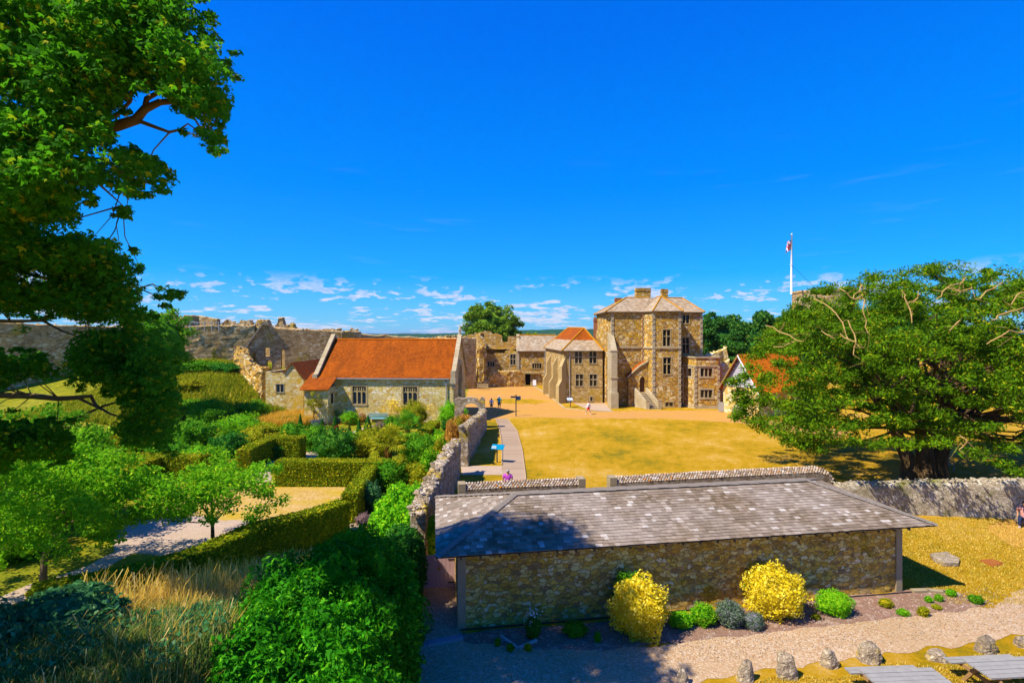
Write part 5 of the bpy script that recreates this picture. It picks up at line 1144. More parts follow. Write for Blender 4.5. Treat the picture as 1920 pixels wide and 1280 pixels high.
# yew
yw=thing('yew_tree','very large old yew tree with pale bare branches showing, right side of the lawn','tree',(27.2,33.8,0))
rg=np.random.default_rng(31)
C1=ellipC((29.5,34.5,6.6),(15.4,9.8,7.6),1500,rg,.68,-.62); C1=np.vstack([C1,ellipC((29.8,34.8,6.8),(11,7,5.2),380,rg,.45,-.6)])
def prof_ok(c):
    px=960+c[0]/c[1]*F; py=HY-(c[2]-HC)/c[1]*F
    top=np.interp(px,[1360,1395,1440,1480,1530,1560,1600,1650,1700,1760,1850,1950],[735,655,620,592,560,528,512,503,497,500,500,512])
    bot=np.interp(px,[1360,1400,1450,1500,1560,1600,1650,1700,1760,1800,1900,2000],[790,800,825,850,838,825,838,842,838,835,880,900])
    if 1370<px<1492 and 660<py<748 and noise.noise(Vector((px*.05,py*.08,2)))<.18: return False
    return py>top+4+16*noise.noise(Vector((px*.03,1,1)))+8*noise.noise(Vector((px*.11,1,1))) and py<bot-6 and px>1372
C1=np.array([c for c in C1 if prof_ok(c) and noise.noise(Vector((c[0]*.32,c[1]*.32,c[2]*.55)))+.6*noise.noise(Vector((c[0]*.9,c[1]*.9,c[2]*1.3)))<.24])
ex=[]
for px,py,Yd in ((1488,590,32),(1500,575,32),(1515,560,32),(1530,545,32),(1512,590,31),(1535,570,31),(1550,545,31),(1470,605,32),(1455,625,31.5),(1382,782,30),(1392,770,29.5),(1400,745,29),(1388,735,29),(1378,715,29),(1398,705,29.5),(1410,690,30),(1425,665,31),(1395,758,29),(1410,790,28.5),(1430,800,28.5),(1455,812,28),(1480,822,28),(1505,835,28),(1528,842,28),(1420,730,28.5),(1440,745,28),(1440,705,29),(1460,680,29),(1480,660,29.5),(1500,625,30),(1525,590,30.5),(1470,760,28),(1490,785,27.5),(1520,800,27.5),(1450,640,31),(1500,700,27),(1540,760,26.5),(1590,800,26),(1640,835,26),(1700,832,26),(1760,828,25.5),(1830,850,25),(1880,870,25),(1910,885,24.5),(1890,840,25),(1860,800,25),(1600,828,27),(1555,815,28)):
    ex.append((X(px,Yd),Yd,Z(py,Yd)))
Cy=np.vstack([C1,np.array(ex)])
ry=np.concatenate([.35+.95*rg.uniform(0,1,len(C1))**1.3,rg.uniform(.45,.8,len(ex))])
P,N=clumpts(Cy,ry,230,rg,.5,.7,.6)
keep=P[:,2]>.5; P=P[keep];N=N[keep]
V,Fq=leafgeo(P,N,.22,.34,rg,.55,fold=.05,droop=.15)
setp(npmesh('crown',V,Fq,M['yew']),yw)
mb=MB()
for bx,by,r0,tx in ((26.1,33.6,.42,-3),(26.9,33.3,.5,0),(27.9,33.8,.62,2.5),(28.8,34.6,.45,5)):
    p=[Vector((bx,by,-.2)),Vector((bx+tx*.02,by,1.2)),Vector((bx+tx*.25,by+.3,3.2)),Vector((bx+tx*.7,by+.8,6)),Vector((bx+tx*1.3,by+1.2,9.5))]; mb.tube(p,[r0*1.35,r0,r0*.8,r0*.55,r0*.2],10)
    for k in range(26):
        t=Vector(Cy[rg.integers(len(Cy))]); s=p[2+int(rg.integers(0,2))]; t=s.lerp(t,.72); L=(t-s).length
        m1=s.lerp(t,.35)+Vector(rg.normal(size=3))*L*.07; m2=s.lerp(t,.7)+Vector(rg.normal(size=3))*L*.07; mb.tube([s,m1,m2,t],[r0*.3,r0*.2,r0*.13,.03],6)
setp(mb.build('trunk',M['bark'],smooth=True),yw)
WBL=m_plain('bleached_wood',(.42,.30,.15),.9,.25,5)
for pl in ([(1572,540,25.6),(1600,560,25.3),(1618,560,25.2),(1620,590,25),(1628,625,24.9)],[(1600,560,25.3),(1615,535,25.4),(1622,548,25.4)],[(1690,545,25),(1702,570,24.8),(1712,565,24.8),(1722,545,24.9)],[(1702,570,24.8),(1710,605,24.6)],[(1755,560,24.7),(1775,540,24.8),(1800,532,25),(1812,520,25.3)],[(1775,540,24.8),(1800,545,24.6),(1822,538,24.6)],[(1435,610,29),(1470,625,28),(1505,640,27)],[(1525,560,28),(1560,580,27),(1580,605,26.4),(1590,635,26)],[(1850,645,23.8),(1880,628,23.6),(1920,622,23.6),(1960,610,24)],[(1860,600,24),(1890,585,24),(1925,575,24)],[(1450,650,28.8),(1490,640,27.8)],[(1590,600,25.6),(1605,640,25.2),(1600,665,25.1)],[(1540,620,26.6),(1565,635,26.2)],[(1830,560,24.6),(1850,545,24.9),(1880,530,25.4)],[(1575,625,26),(1600,640,25.4),(1610,650,25.2)],[(1780,620,24),(1800,600,24)],[(1800,815,24.6),(1812,830,24.4),(1806,850,24.5)],[(1890,570,24.6),(1905,555,24.6),(1930,545,24.6)]):
    mb=MB(); P_=[pp(q[0],q[1],q[2]-.3) for q in pl]; P_=[a_.lerp(b_,t_)+Vector(rg.normal(size=3))*.07*(t_>0) for a_,b_ in zip(P_[:-1],P_[1:]) for t_ in (0,.33,.66)]+[P_[-1]]; n=len(P_)
    for q_ in P_[2::2]: mb.tube([q_,q_+Vector(rg.normal(size=3))*.22,q_+Vector(rg.normal(size=3))*.38],[.014,.01,.005],4,False)
    mb.tube(P_,[.032*(1-.6*abs(i-n*.4)/max(1,n-1)) for i in range(n)],6); q=P_[0].lerp(Vector((28,34,7)),.18); setp(mb.build('dead_branch',WBL),yw)
# far trees
tree('broadleaf_tree','rounded broadleaf tree rising behind the ruined range','tree' and (-4.5,114,0),(-4.6,114,10.0),(7.4,6,6.6),M['far'],M['bark'],.5,120,170,1.35,.42,.7,5,'trees beyond the walls',lo=.6)
tree('broadleaf_tree','small low tree just right of the rounded tree behind the ruins',(3.6,112,0),(4.2,112,7.2),(3.4,3,2.6),M['far'],M['bark'],.3,35,150,1.0,.4,.7,6,'trees beyond the walls',lo=.5)
tree('broadleaf_tree','small dark round tree right behind the tall house',(38.4,95,gh(38.4,95)),(38.6,95,8.2),(4.9,4,5.4),M['fard'],M['bark'],.4,90,190,1.25,.42,.7,7,'trees beyond the walls',lo=.55)
tree('evergreen_oak','broad dark evergreen behind the orange roofed barn',(44,84,gh(44,84)),(42.8,84,7.8),(7.2,5,5.8),M['fard'],M['bark'],.5,150,190,1.3,.42,.7,8,'trees beyond the walls',lo=.6)
tree('evergreen_oak','dark tree mostly hidden between the barn roof and the yew',(52,88,gh(52,88)),(53,88,8.5),(8.5,5,5.5),M['fard'],M['bark'],.5,130,170,1.4,.45,.7,9,'trees beyond the walls',lo=.6)
tree('evergreen_oak','dark tree on the mound directly behind the crown of the yew',(70,96,gh(70,96)),(72,96,9.5),(12,6,6),M['fard'],M['bark'],.5,130,150,1.7,.5,.7,10,'trees beyond the walls',lo=.6)
tree('bank_tree','bushy yellow green tree on the bank by the left end of the curtain wall',(-36,52,gh(-36,52)),(-36.2,52,8.0),(3.4,3,4.6),M['mid'],M['bark'],.3,80,190,.85,.24,.7,11,lo=.5)
tree('garden_tree','small leafy garden tree with a thin dark trunk on the circular lawn','tree' and (-13.15,22.5,0),(-13.2,22.5,2.55),(3.3,2.8,1.55),M['light'],M['bark'],.09,85,115,.62,.17,.45,12,lo=.35,flat=.6,core=False,zmin=-.75)
tree('garden_tree','light green garden tree at the left edge above the curved path',(-17.6,19.2,0),(-17.3,19.6,3.1),(4.3,3.0,2.5),M['light'],M['barky'],.12,170,130,.62,.17,.45,13,lo=.3,flat=.6,core=False,zmin=-.75)
tree('garden_tree','taller green garden tree behind the light green one, far left edge',(-24,24,0),(-23,24.5,3.2),(4.4,2.5,2.6),M['mid'],M['barky'],.14,90,140,.8,.2,.5,14,lo=.3,flat=.6)
# ---------------------------------------------------------------- foreground shrubs
def multibush(name,label,blobs,mat,leaf,asp,seed,cat='shrub',dens=1.5,group=None,jit=.5,amp=.16,droop=.2):
    rg=np.random.default_rng(seed); k=MB(); Ps=[];Ns=[]
    B=np.array([b[:3] for b in blobs]); RR=np.array([b[3:6] if len(b)==6 else (b[3],b[3],b[3]) for b in blobs])
    for i,b in enumerate(blobs):
        c=B[i]; r_=RR[i]; k.blob(c,r_*.86,seed+i,amp,2.0,16,10); A=4*math.pi*(r_.prod()**(2/3)); n=int(dens*1.7*A/(leaf*leaf*asp*.5)); n=min(n,16000)
        d=unit(rg.normal(size=(n,3))); q=np.array([noise.noise(Vector(u)*2.0+Vector(((seed+i)*3.7,(seed+i)*1.3,seed+i)))*.7+noise.noise(Vector(u)*5.5)*.35 for u in d])
        P=c+d*(1+amp*2*q*1.0+rg.uniform(-.1,.06,n))[:,None]*r_
        ok=np.ones(n,bool)
        for j in range(len(blobs)):
            if j!=i: ok&=(((P-B[j])/(RR[j]*.82))**2).sum(1)>1
        Ps.append(P[ok]); Ns.append(unit(d[ok]+np.array([0,0,.45])))
    P=np.vstack(Ps);N=np.vstack(Ns); g=hgt(P[:,0],P[:,1]); ok=P[:,2]>g+.02; P=P[ok];N=N[ok]
    V,Fq=leafgeo(P,N,leaf,asp,rg,jit,droop=droop); kv=np.array(k.v); kf=np.array(k.f)+len(V)
    o=npmesh(name,np.vstack([V,kv]),np.vstack([Fq,kf]),mat); return tag(o,label,cat,group)
multibush('laurel_bush','big dark green laurel bush filling the bottom centre left of the shed',[(-4.8,16.2,1.3,1.5,1.4,1.7),(-4.3,14.6,1.5,1.6,1.6,1.9),(-5.0,13.0,2.2,1.55,1.4,1.6),(-4.4,11.8,2.0,1.5,1.4,1.5),(-3.7,13.3,1.2,1.2,1.5,1.8),(-5.4,11.4,2.4,1.1,1.1,1.1),(-3.9,10.3,1.9,1.4,1.3,1.4),(-5.1,9.9,2.7,1.0,1.0,1.0)],M['bush'],.15,.36,5,dens=1.2,amp=.3)
multibush('bright_shrub','bright green shrub between the garden wall end and the shed roof corner',[(-4.75,22.6,1.2,1.25,1.1,1.5),(-5.3,22.3,.8,.95,.9,1.1),(-4.2,21.9,1.0,.85,.8,1.3),(-4.3,23.3,1.6,.9,.8,1.0),(-3.6,21.3,.8,.6,.6,1.0)],M['bright'],.16,.55,6,dens=1.1,amp=.18)
multibush('dark_shrub','dark shaded shrub filling the gap between laurel bush and pink gate',[(-3.9,18.4,.9,.75,1.2,1.5),(-4.3,20.0,.7,.8,.8,1.3)],M['darkg'],.13,.45,7,dens=1.1)
for i,(x,y,r,h,lab) in enumerate(((-9.4,10.6,1.1,1.3,'blue green large leaved shrub in shade at the lower left, rightmost'),(-11.4,11.5,1.2,1.2,'blue green large leaved shrub in shade, upper middle one at the lower left'),(-10.4,9.2,1.2,1.1,'blue green large leaved shrub at the bottom left corner'),(-13.2,13.2,1.2,1.4,'shaded shrub at the far left edge above the other blue green ones'))):
    z=gh(x,y); multibush('shade_shrub',lab,[(x,y,z+.3,r,r*.9,h*.45),(x+.6,y-.2,z+.1,r*.7,r*.7,h*.4)],M['blueg'],.15,.6,20+i,dens=1.0,group='blue green shrubs on the bank')
# yellow shrubs and bed plants by the shed
def bed(px,pyb,wpx,hpx,mat,lab,seed,leaf=.07,asp=.5,name='bed_plant',dens=1.2,amp=.18,cat='plant',**k): return shrub(name,lab,px,pyb,wpx,hpx,mat,leaf,seed,'plants in the bed before the shed',cat,0,asp,dens,amp=amp,**k)
bed(1198,1205,106,118,M['yellow'],'big golden yellow shrub, the left one of two against the shed',41,.10,.5,'yellow_shrub',1.2,.20,lump=2.3,cat='shrub')
bed(1453,1166,116,100,M['yellow'],'big golden yellow shrub, the right one of two against the shed',42,.10,.5,'yellow_shrub',1.2,.20,lump=2.3,cat='shrub')
for px,pb,w_,h_,s,lab in ((1180,1172,70,92,43,'dark green bush close behind the left yellow shrub'),(1428,1140,75,80,44,'dark green bush close behind the right yellow shrub')): bed(px,pb,w_,h_,M['mid'],lab,s,.08,name='green_bush',cat='shrub')
bed(1564,1157,66,45,M['bright'],'bright green feathery mound right of the right yellow shrub',45,.10,.22)
bed(1276,1180,50,28,M['bright'],'small bright green plant just right of the left yellow shrub',46,.07)
bed(1318,1176,50,40,M['light'],'mid height green plant between the yellow shrubs, left of the lavender',47,.07)
bed(1368,1178,54,50,M['lav'],'grey green lavender bush between the two yellow shrubs',48,.07,.3)
bed(1412,1182,42,30,M['lav'],'lower grey green plant at the foot of the right yellow shrub',49,.07,.3)
bed(1000,1198,30,40,M['darkg'],'green plant with white flowers by the shed wall at the left',50,.06)
bed(1078,1195,48,24,M['mid'],'low leafy plant in the shade near the middle of the bed',51,.10,.25)
for i,(px,pb,w_,h_,mt,lab) in enumerate(((933,1212,12,16,'mid','tiny green tuft left of the pale edging'),(957,1222,14,16,'mid','tiny green tuft at the point of the pale edging'),(990,1222,13,16,'olive','tiny yellowish tuft right of the pale edging'),(1120,1205,14,20,'mid','small upright plant left of the left yellow shrub'),(1661,1140,26,16,'olive','small yellow green tuft right of the feathery mound'),(1693,1155,22,11,'light','low tuft in the right part of the bed, second in the row'),(1731,1156,20,18,'olive','small yellow leaved plant in the right part of the bed, third in the row'),(1741,1130,14,12,'bright','little bright plant near the right end of the bed, left one of a pair'),(1760,1128,16,13,'light','little bright plant near the right end of the bed, right one of a pair'),(1756,1143,18,8,'olive','flat yellow green plant below the bright pair'),(1783,1119,18,14,'bright','bright plant against the pale edging stones'),(1830,1133,26,16,'mid','leafy tuft at the far right end of the bed'),(1530,1162,16,10,'olive','low tuft between yellow shrub and feathery mound'))):
    bed(px,pb,w_,h_,M[mt],lab,60+i,.06,.35)
rg=np.random.default_rng(3)
def flowers(name,label,px,pyb,wpx,hpx,mat,n,size=.06,z0=0.3,cat='flowers',seed=1):
    rg=np.random.default_rng(seed); x,y=G(px,pyb); s=y/F; r=wpx*s/2; h=hpx*s
    P=np.stack([x+rg.normal(0,.45,n)*r,y+r*.5+rg.normal(0,.4,n)*r,h*rg.uniform(.45,1.05,n)],1); V,Fq=leafgeo(P,np.tile([0,-.4,.8],(n,1)),size,.9,rg,.5)
    st=[];k=MB()
    for q in (P[:min(n,60)] if hpx<45 and 'spike' in label else P[:1]): k.tube([(q[0],q[1],0),tuple(q)],.008,3,False)
    kv=np.array(k.v); kf=np.array([f for f in k.f if len(f)==4])+len(V); return tag(npmesh(name,np.vstack([V,kv]),np.vstack([Fq,kf]),mat),label,cat)
flowers('white_flowers','white flowers on the plant by the shed wall',1000,1198,34,48,M['fwhi'],70,.05,seed=4)
# ---------------------------------------------------------------- garden hedges
HG='clipped garden hedges'
def gp(*p): return [G(*q) for q in p]
hy=31.9
hedge('clipped_hedge','long straight clipped hedge behind the parched circular lawn',[(-14.8,hy+.4),(-11.5,hy+.4),(-6.9,hy+.2)],.9,1.55,M['hedge'],.10,1,HG)
hedge('clipped_hedge','short golden topped hedge running towards the viewer at the right of the lawn',[(-8.15,25.7),(-8.3,28),(-8.6,31.2)],.75,1.5,M['hedge'],.10,2,HG)
hedge('clipped_hedge','long curved hedge in shadow around the near side of the lawn',[(-8.1,24.6),(-8.9,23.3),(-9.9,22.3),(-10.8,21.4),(-11.2,20.2),(-11.6,19.0),(-12.4,18.0),(-13.6,17.0),(-15.2,16.2)],.8,1.5,M['hedge'],.10,3,HG)
hedge('clipped_hedge','square ended hedge block further back, left of the topiary cones',[(-18.3,39.3),(-17.2,39.2),(-16.0,39.1)],1.0,1.65,M['hedge'],.12,4,HG)
hedge('clipped_hedge','dark sided hedge slanting towards the viewer from the square block',[(-18.4,39.4),(-18.5,37),(-18.3,34.8)],.9,1.6,M['hedge'],.12,5,HG)
hedge('clipped_hedge','left hedge with a dark shaded end, beyond the small garden tree',[(-25.5,33.6),(-22.5,33.4),(-19.9,33.2)],1.0,1.6,M['hedge'],.12,6,HG)
hedge('clipped_hedge','hedge at the far left, ending in a shaded side behind the trees',[(-23.0,33.0),(-22.9,31.0),(-22.6,29.6)],.9,1.6,M['hedge'],.12,7,HG)
hedge('clipped_hedge','low box hedge running towards the gateway beside the garden wall',[(-7.75,42.6),(-7.6,46),(-7.45,49.2)],1.0,1.15,M['hedge'],.12,8,HG)
hedge('clipped_hedge','distant low hedge strip left of the first topiary cone',[(-24.0,52.8),(-22.6,53.6),(-21.6,54.0)],.6,.9,M['hedge'],.14,9,HG)
# topiary cones
def cone(px,pyb,w_,h_,lab,seed):
    x,y=G(px,pyb); s=y/F; r=w_*s/2; h=h_*s; rg=np.random.default_rng(seed); n=2600; t=1-np.sqrt(rg.uniform(0,1,n)); a=rg.uniform(0,2*math.pi,n)
    P=np.stack([x+r*(1-t)*np.cos(a),y+r*(1-t)*np.sin(a),t*h],1); N=np.stack([np.cos(a),np.sin(a),0*a+.35],1); V,Fq=leafgeo(P,N,.08,.6,rg,.45)
    k=MB(); m=12; k.add([(x+r*.93*math.cos(2*math.pi*i/m),y+r*.93*math.sin(2*math.pi*i/m),0) for i in range(m)]+[(x+.02*math.cos(2*math.pi*i/m),y+.02*math.sin(2*math.pi*i/m),h*.98) for i in range(m)],[(i,(i+1)%m,m+(i+1)%m,m+i) for i in range(m)])
    tag(npmesh('topiary_cone',np.vstack([V,np.array(k.v)]),np.vstack([Fq,np.array(k.f)+len(V)]),M['darkg']),lab,'topiary','topiary cones')
for i,a in enumerate(((563,810,15,36,'topiary cone nearest the left, tall and dark, before the grey tub'),(604,808,15,24,'short topiary cone just right of the grey tub'),(628,808,17,30,'topiary cone between the short one and the dark berry shrub'),(655,824,14,32,'slim topiary cone left of the pale path'),(673,824,19,38,'tallest topiary cone, beside the pale garden path'),(690,808,19,32,'topiary cone directly in front of the teal bench'),(789,803,14,24,'topiary cone standing apart near the low box hedge'),(530,793,14,18,'small far topiary cone at the edge of the golden grass'))): cone(*a,200+i)
# garden shrubs: (px, base y, width, height, material, leaf, label)
GS=[(633,789,58,32,'mid',.14,'dark green rounded shrub against the left end of the chapel'),
(656,797,32,26,'light',.12,'small green mound right of the dark rounded shrub'),
(675,792,22,18,'gold',.12,'small plant with yellow orange flowers left of the teal bench'),
(776,803,54,50,'olive',.13,'airy olive coloured shrub below the right chapel window'),
(847,795,54,40,'bright',.13,'bright green round shrub beside the stone gateway'),
(872,812,50,34,'fora',.14,'orange brown seeding plants along the garden wall near the gateway'),
(839,808,24,22,'darkg',.12,'small dark grey green mound below the bright round shrub'),
(628,866,78,62,'darkg',.15,'large dark green shrub with red berries behind the straight hedge'),
(590,846,56,48,'mid',.15,'dense green shrub left of the berry shrub'),
(700,856,76,54,'olive',.16,'golden olive shrub between berry shrub and palm'),
(788,876,76,58,'mid',.16,'green shrub in front of the garden wall, right of the near palm'),
(830,846,56,36,'light',.15,'green shrub hugging the top of the garden wall'),
(822,872,40,40,'olive',.14,'yellowish plant leaning on the garden wall'),
(730,921,64,54,'mid',.13,'leafy shrub at the end of the straight hedge'),
(696,960,40,56,'blueg',.12,'silvery blue green shrub right of the golden topped hedge'),
(776,912,46,44,'olive',.13,'straggly yellow shrub below the ragged wall top'),
(748,955,50,48,'light',.13,'light green shrub behind the bright foreground shrub'),
(700,1015,52,24,'olive',.12,'low yellow green mound at the edge of the laurel bush'),
(452,824,88,44,'light',.2,'light green shrub in the middle of the upper garden'),
(395,800,84,52,'mid',.2,'leafy green shrub below the grassy bank'),
(420,778,100,36,'mid',.22,'row of green bushes under the eroded bank'),
(470,788,70,36,'mid',.2,'green bush left of the golden grass by the outbuilding'),
(365,842,84,56,'mid',.2,'green shrub right of the drooping sycamore branches'),
(495,836,90,38,'olive',.2,'wide yellow green shrub behind the square hedge block'),
(545,832,60,38,'mid',.18,'green rose bush with pink blooms by the first cone'),
(430,858,70,44,'darkg',.18,'dark green shrub behind the small garden tree'),
(380,878,80,40,'light',.18,'low light green shrub above the left hedge'),
(300,826,90,44,'light',.2,'pale green shrub at the left below the bank'),
(110,985,150,70,'light',.16,'bright leafy shrub left of the pale garden path'),
(20,1060,150,90,'mid',.16,'green shrub at the left edge between the two pale path strips'),
(190,1010,70,40,'mid',.15,'small green shrub where the garden path narrows'),
(240,848,100,40,'olive',.2,'yellow green shrub seen through the sycamore branches'),
(320,868,90,36,'mid',.18,'green shrub directly behind the left hedge'),
(150,860,120,50,'light',.2,'light shrub far left behind the garden trees'),
(60,900,120,60,'mid',.2,'shrub at the far left edge above the curved path'),
(520,862,40,30,'darkg',.15,'dark plant between hedge block and garden path'),
(200,905,120,50,'light',.18,'bright leafy shrub beside the hedge at the far left'),
(735,806,30,26,'mid',.12,'green clump beneath the tall yellow flowers'),
(712,806,24,14,'heather',.1,'low mauve plant right of the teal bench'),
(812,826,30,24,'light',.13,'small green plant at the near end of the box hedge'),
(760,842,44,30,'olive',.14,'feathery golden plant behind the near palm'),
(665,850,50,40,'light',.15,'light green shrub behind the berry shrub'),
(684,986,34,22,'heather',.09,'purple grey heather at the foot of the golden topped hedge')]
for i,(px,pb,w_,h_,mt,lf,lab) in enumerate(GS): shrub('garden_shrub' if mt not in('heather','fora') else 'garden_plant',lab,px,pb,w_,h_,M[mt],lf,300+i,'shrubs in the walled garden','shrub',0 if px>320 else None,amp=.32,dens=1.05,asp=.5,lump=2.5)
for i,(x,y,r,h,mt,lab) in enumerate(((-31.5,57.5,1.3,1.0,'olive','low scrub on the bank just left of the broken end of the ruined gable'),(-34.5,56,1.6,1.1,'mid','low green scrub on the lower slope of the bank'),(-38,60,1.5,1.2,'olive','yellowish scrub halfway up the bank'),(-36.5,66.5,2.2,1.0,'darkg','dark scrub at the foot of the curtain wall'),(-41,67,2.4,1.1,'mid','green scrub below the ivy on the curtain wall'),(-30,53.5,1.5,1.3,'darkg','dark bush at the foot of the bank behind the garden shrubs'),(-42,58,2.0,1.3,'light','light green scrub on the bank at the far left'))): shrub('scrub_bush',lab,0,0,0,0,M[mt],.2,700+i,'scrub bushes on the bank','shrub',None,xyz=(x,y,r,h),amp=.3,lump=2.3)
# more colour: a bank of plants along the garden-wall side
flowers('yellow_flowers','tall yellow flower spikes standing before the chapel wall',736,796,34,44,M['fyel'],420,.12,seed=5)
flowers('yellow_flowers','yellow flowers at the right of the olive shrub',800,800,30,40,M['fyel'],200,.12,seed=6)
flowers('blue_flowers','purple blue flowers left of the teal bench',674,792,18,16,M['fpur'],160,.10,seed=7)
flowers('pink_flowers','few pink blooms on the rose bush',512,800,18,12,m_flower('pink_petals',(.6,.03,.12),(.8,.08,.2)),14,.16,seed=8)
flowers('red_berries','red berries dotted over the large dark shrub',628,862,80,66,M['fred'],260,.08,seed=9)
# palms
def palm(px,pyb,hpx,wpx,lab,seed):
    x,y=G(px,pyb); s=y/F; h=hpx*s; R_=wpx*s/2; t=thing('palm','%s'%lab,'palm tree',(x,y,0),'fan palms'); mb=MB()
    mb.tube([(x,y,-.1),(x+.05,y,h*.3),(x,y,h*.6)],[.22,.26,.2],9); setp(mb.build('trunk',m_plain('fibrous_palm_trunk',(.13,.07,.03),.95,.5,6,bd=.04)),t)
    rg=np.random.default_rng(seed); k=MB()
    for i in range(34):
        a=rg.uniform(0,2*math.pi); el=rg.uniform(-.5,1.3); L=R_*rg.uniform(.75,1.1); d=Vector((math.cos(a)*math.cos(el),math.sin(a)*math.cos(el),math.sin(el))); o=Vector((x,y,h*.62)); tip=o+d*L*.6
        k.tube([o,tip],.018,3,False); b=d.cross(Vector((0,0,1))).normalized(); u=b.cross(d)
        for j in range(11):
            q=(j-5)/5*1.25; e=(d*math.cos(q)+b*math.sin(q)); e2=tip+e*L*.5-Vector((0,0,L*.13*(abs(q)+.6))); w_=u.cross(e).normalized()*.035; m=tip+e*L*.28
            k.add([tip,m+w_,e2,m-w_],[(0,1,2,3)])
    setp(k.build('crown',M['olive'] if seed%2 else M['mid']),t)
palm(727,874,62,90,'nearer fan palm with a brown fibrous trunk behind the straight hedge',401); palm(764,836,52,74,'farther fan palm below the olive shrub',402)
# containers and benches
def tub(px,pyb,wpx,hpx,lab,mat,name='planter'):
    x,y=G(px,pyb); s=y/F; r=wpx*s/2; h=hpx*s; y+=r; mb=MB(); n=16; vs=[]
    for z_,rr_ in ((0,r*.82),(h,r),(h,r*.88),(h*.75,r*.86)): vs+=[(x+rr_*math.cos(2*math.pi*i/n),y+rr_*math.sin(2*math.pi*i/n),z_) for i in range(n)]
    mb.add(vs,[(j*n+i,j*n+(i+1)%n,(j+1)*n+(i+1)%n,(j+1)*n+i) for j in range(3) for i in range(n)]+[tuple(3*n+i for i in range(n))]); tag(mb.build(name,mat),lab,'planter'); return x,y,h
x,y,h=tub(585,800,25,13,'round grey lead tub holding a small airy tree, left of the chapel',M['lead'])
tree('tub_tree','small airy tree growing in the grey tub at the chapel corner',(x,y,h*.6),(x,y,2.35),(.95,.9,1.05),M['olive'],M['bark'],.05,30,46,.32,.13,.5,21,lo=.3,core=False,flat=.8)
for px,pb,w_,lab in ((440,801,20,'white stone planter with white flowers in the upper garden'),(477,794,12,'small white stone block right of the white planter'),(433,812,14,'low white stone slab in front of the white planter')):
    x,y=G(px,pb); s=y/F; w_*=s; mb=MB(); mb.box((x,y,.16),(w_*.7,w_*.6,.32)); mb.box((x,y,.38),(w_,w_*.8,.12)); tag(mb.build('stone_planter' if 'planter w' in lab else 'stone_block',M['white']),lab,'planter' if 'planter w' in lab else 'stone')
flowers('white_flowers','white flowers in the white stone planter',441,797,18,18,M['fwhi'],80,.12,seed=12)
def bench(x,y,w,rz,mat,lab,h=.95,name='bench'):
    t=thing(name,lab,'bench',(x,y,0)); c,s=math.cos(rz),math.sin(rz); U_=Vector((c,s,0)); V_=Vector((-s,c,0)); o=Vector((x,y,0))
    def b(nm,u,v,z,du,dv,dz): m=MB(); m.par(o+U_*u+V_*v+Vector((0,0,z)),U_*du,V_*dv,(0,0,dz)); setp(m.build(nm,mat),t)
    m=MB()
    for i in range(4): m.par(o+U_*(-w/2)+V_*(-.25+i*.125)+Vector((0,0,.42)),U_*w,V_*.11,(0,0,.035))
    setp(m.build('seat',mat),t); m=MB()
    n=int(w/.09)
    for i in range(n): m.par(o+U_*(-w/2+.04+i*(w-.08)/n)+V_*.25+Vector((0,0,.5)),U_*.05,V_*.03+Vector((0,0,0)),(0,0,h-.55))
    m.par(o-U_*w/2+V_*.24+Vector((0,0,h-.08)),U_*w,V_*.05,(0,0,.09)); m.par(o-U_*w/2+V_*.24+Vector((0,0,.48)),U_*w,V_*.05,(0,0,.05)); setp(m.build('backrest',mat),t)
    for u in (-w/2,w/2-.07):
        b('leg',u,-.27,0,.07,.07,.62); b('leg',u,.24,0,.07,.07,h-.05); b('armrest',u-.01,-.3,.62,.09,.6,.04)
x,y=G(705,795); bench(x,y+1,2.1,0,m_plain('teal_paint',(.22,.38,.38),.6,.15),'pale teal wooden bench against the chapel wall')
x,y=G(1387,779); bench(x,y+.3,1.3,-.55,M['woodg'],'grey wooden bench by the stone end of the barn')
x,y=G(905,730); bench(x,y,1.9,0,m_plain('pale_bench_wood',(.45,.36,.22),.8,.2),'pale wooden bench on the grass before the low sloping wall')
x,y=G(1750,885); bench(29.6,35.6,1.9,0,M['woodg'],'grey bench standing in the shade behind the yew trunk')
# ---------------------------------------------------------------- grass on the bank
rg=np.random.default_rng(77)
def scatter(n,x0,x1,y0,y1,f):
    x=rg.uniform(x0,x1,n); y=rg.uniform(y0,y1,n); k=f(x,y); x=x[k]; y=y[k]; return np.stack([x,y,hgt(x,y)-.03],1)
P=scatter(90000,-13,-3.6,5.5,19.5,lambda x,y:(hgt(x,y)>1.1))
d=(P[:,0]+7.2)*0.90-(P[:,1]-18.0)*0.43
sel=((d>-.3)&(P[:,1]>11.5+.35*(P[:,0]+9))|(rg.uniform(0,1,len(P))<.12))&(rg.uniform(0,1,len(P))<.85); tag(blades('tall_dry_grass',P[sel&(rg.uniform(0,1,len(P))<.9)],.52,.013,M['grassb'],rg,.9,heads=.15),kind='stuff')
P2=scatter(110000,-13,-3.6,5.5,19.5,lambda x,y:(hgt(x,y)>.8)); tag(blades('green_bank_grass',P2,.40,.018,M['grassg'],rg,.8),kind='stuff')
cl=[]
for cx,cy in ((-7.6,17.0),(-7.1,16.2),(-7.9,15.4),(-8.3,14.2),(-6.9,17.6),(-8.8,13.0),(-7.4,14.8),(-6.6,16.6),(-9.4,11.9)):
    n=330; a=rg.normal(0,.36,(n,2)); cl.append(np.stack([cx+a[:,0],cy+a[:,1],hgt(cx+a[:,0],cy+a[:,1])],1))
tag(blades('seeding_grass',np.vstack(cl),.95,.016,M['grassb'],rg,.55,heads=.4),kind='stuff')
P=scatter(60000,-48,-26,48,73,lambda x,y:hgt(x,y)>.5); tag(blades('rough_bank_grass',P,.55,.07,m_leaf('rough_grass',(.03,.10,.005),(.36,.40,.01),(.62,.48,.04),.35,.22,.2),rg,1.0),kind='stuff')
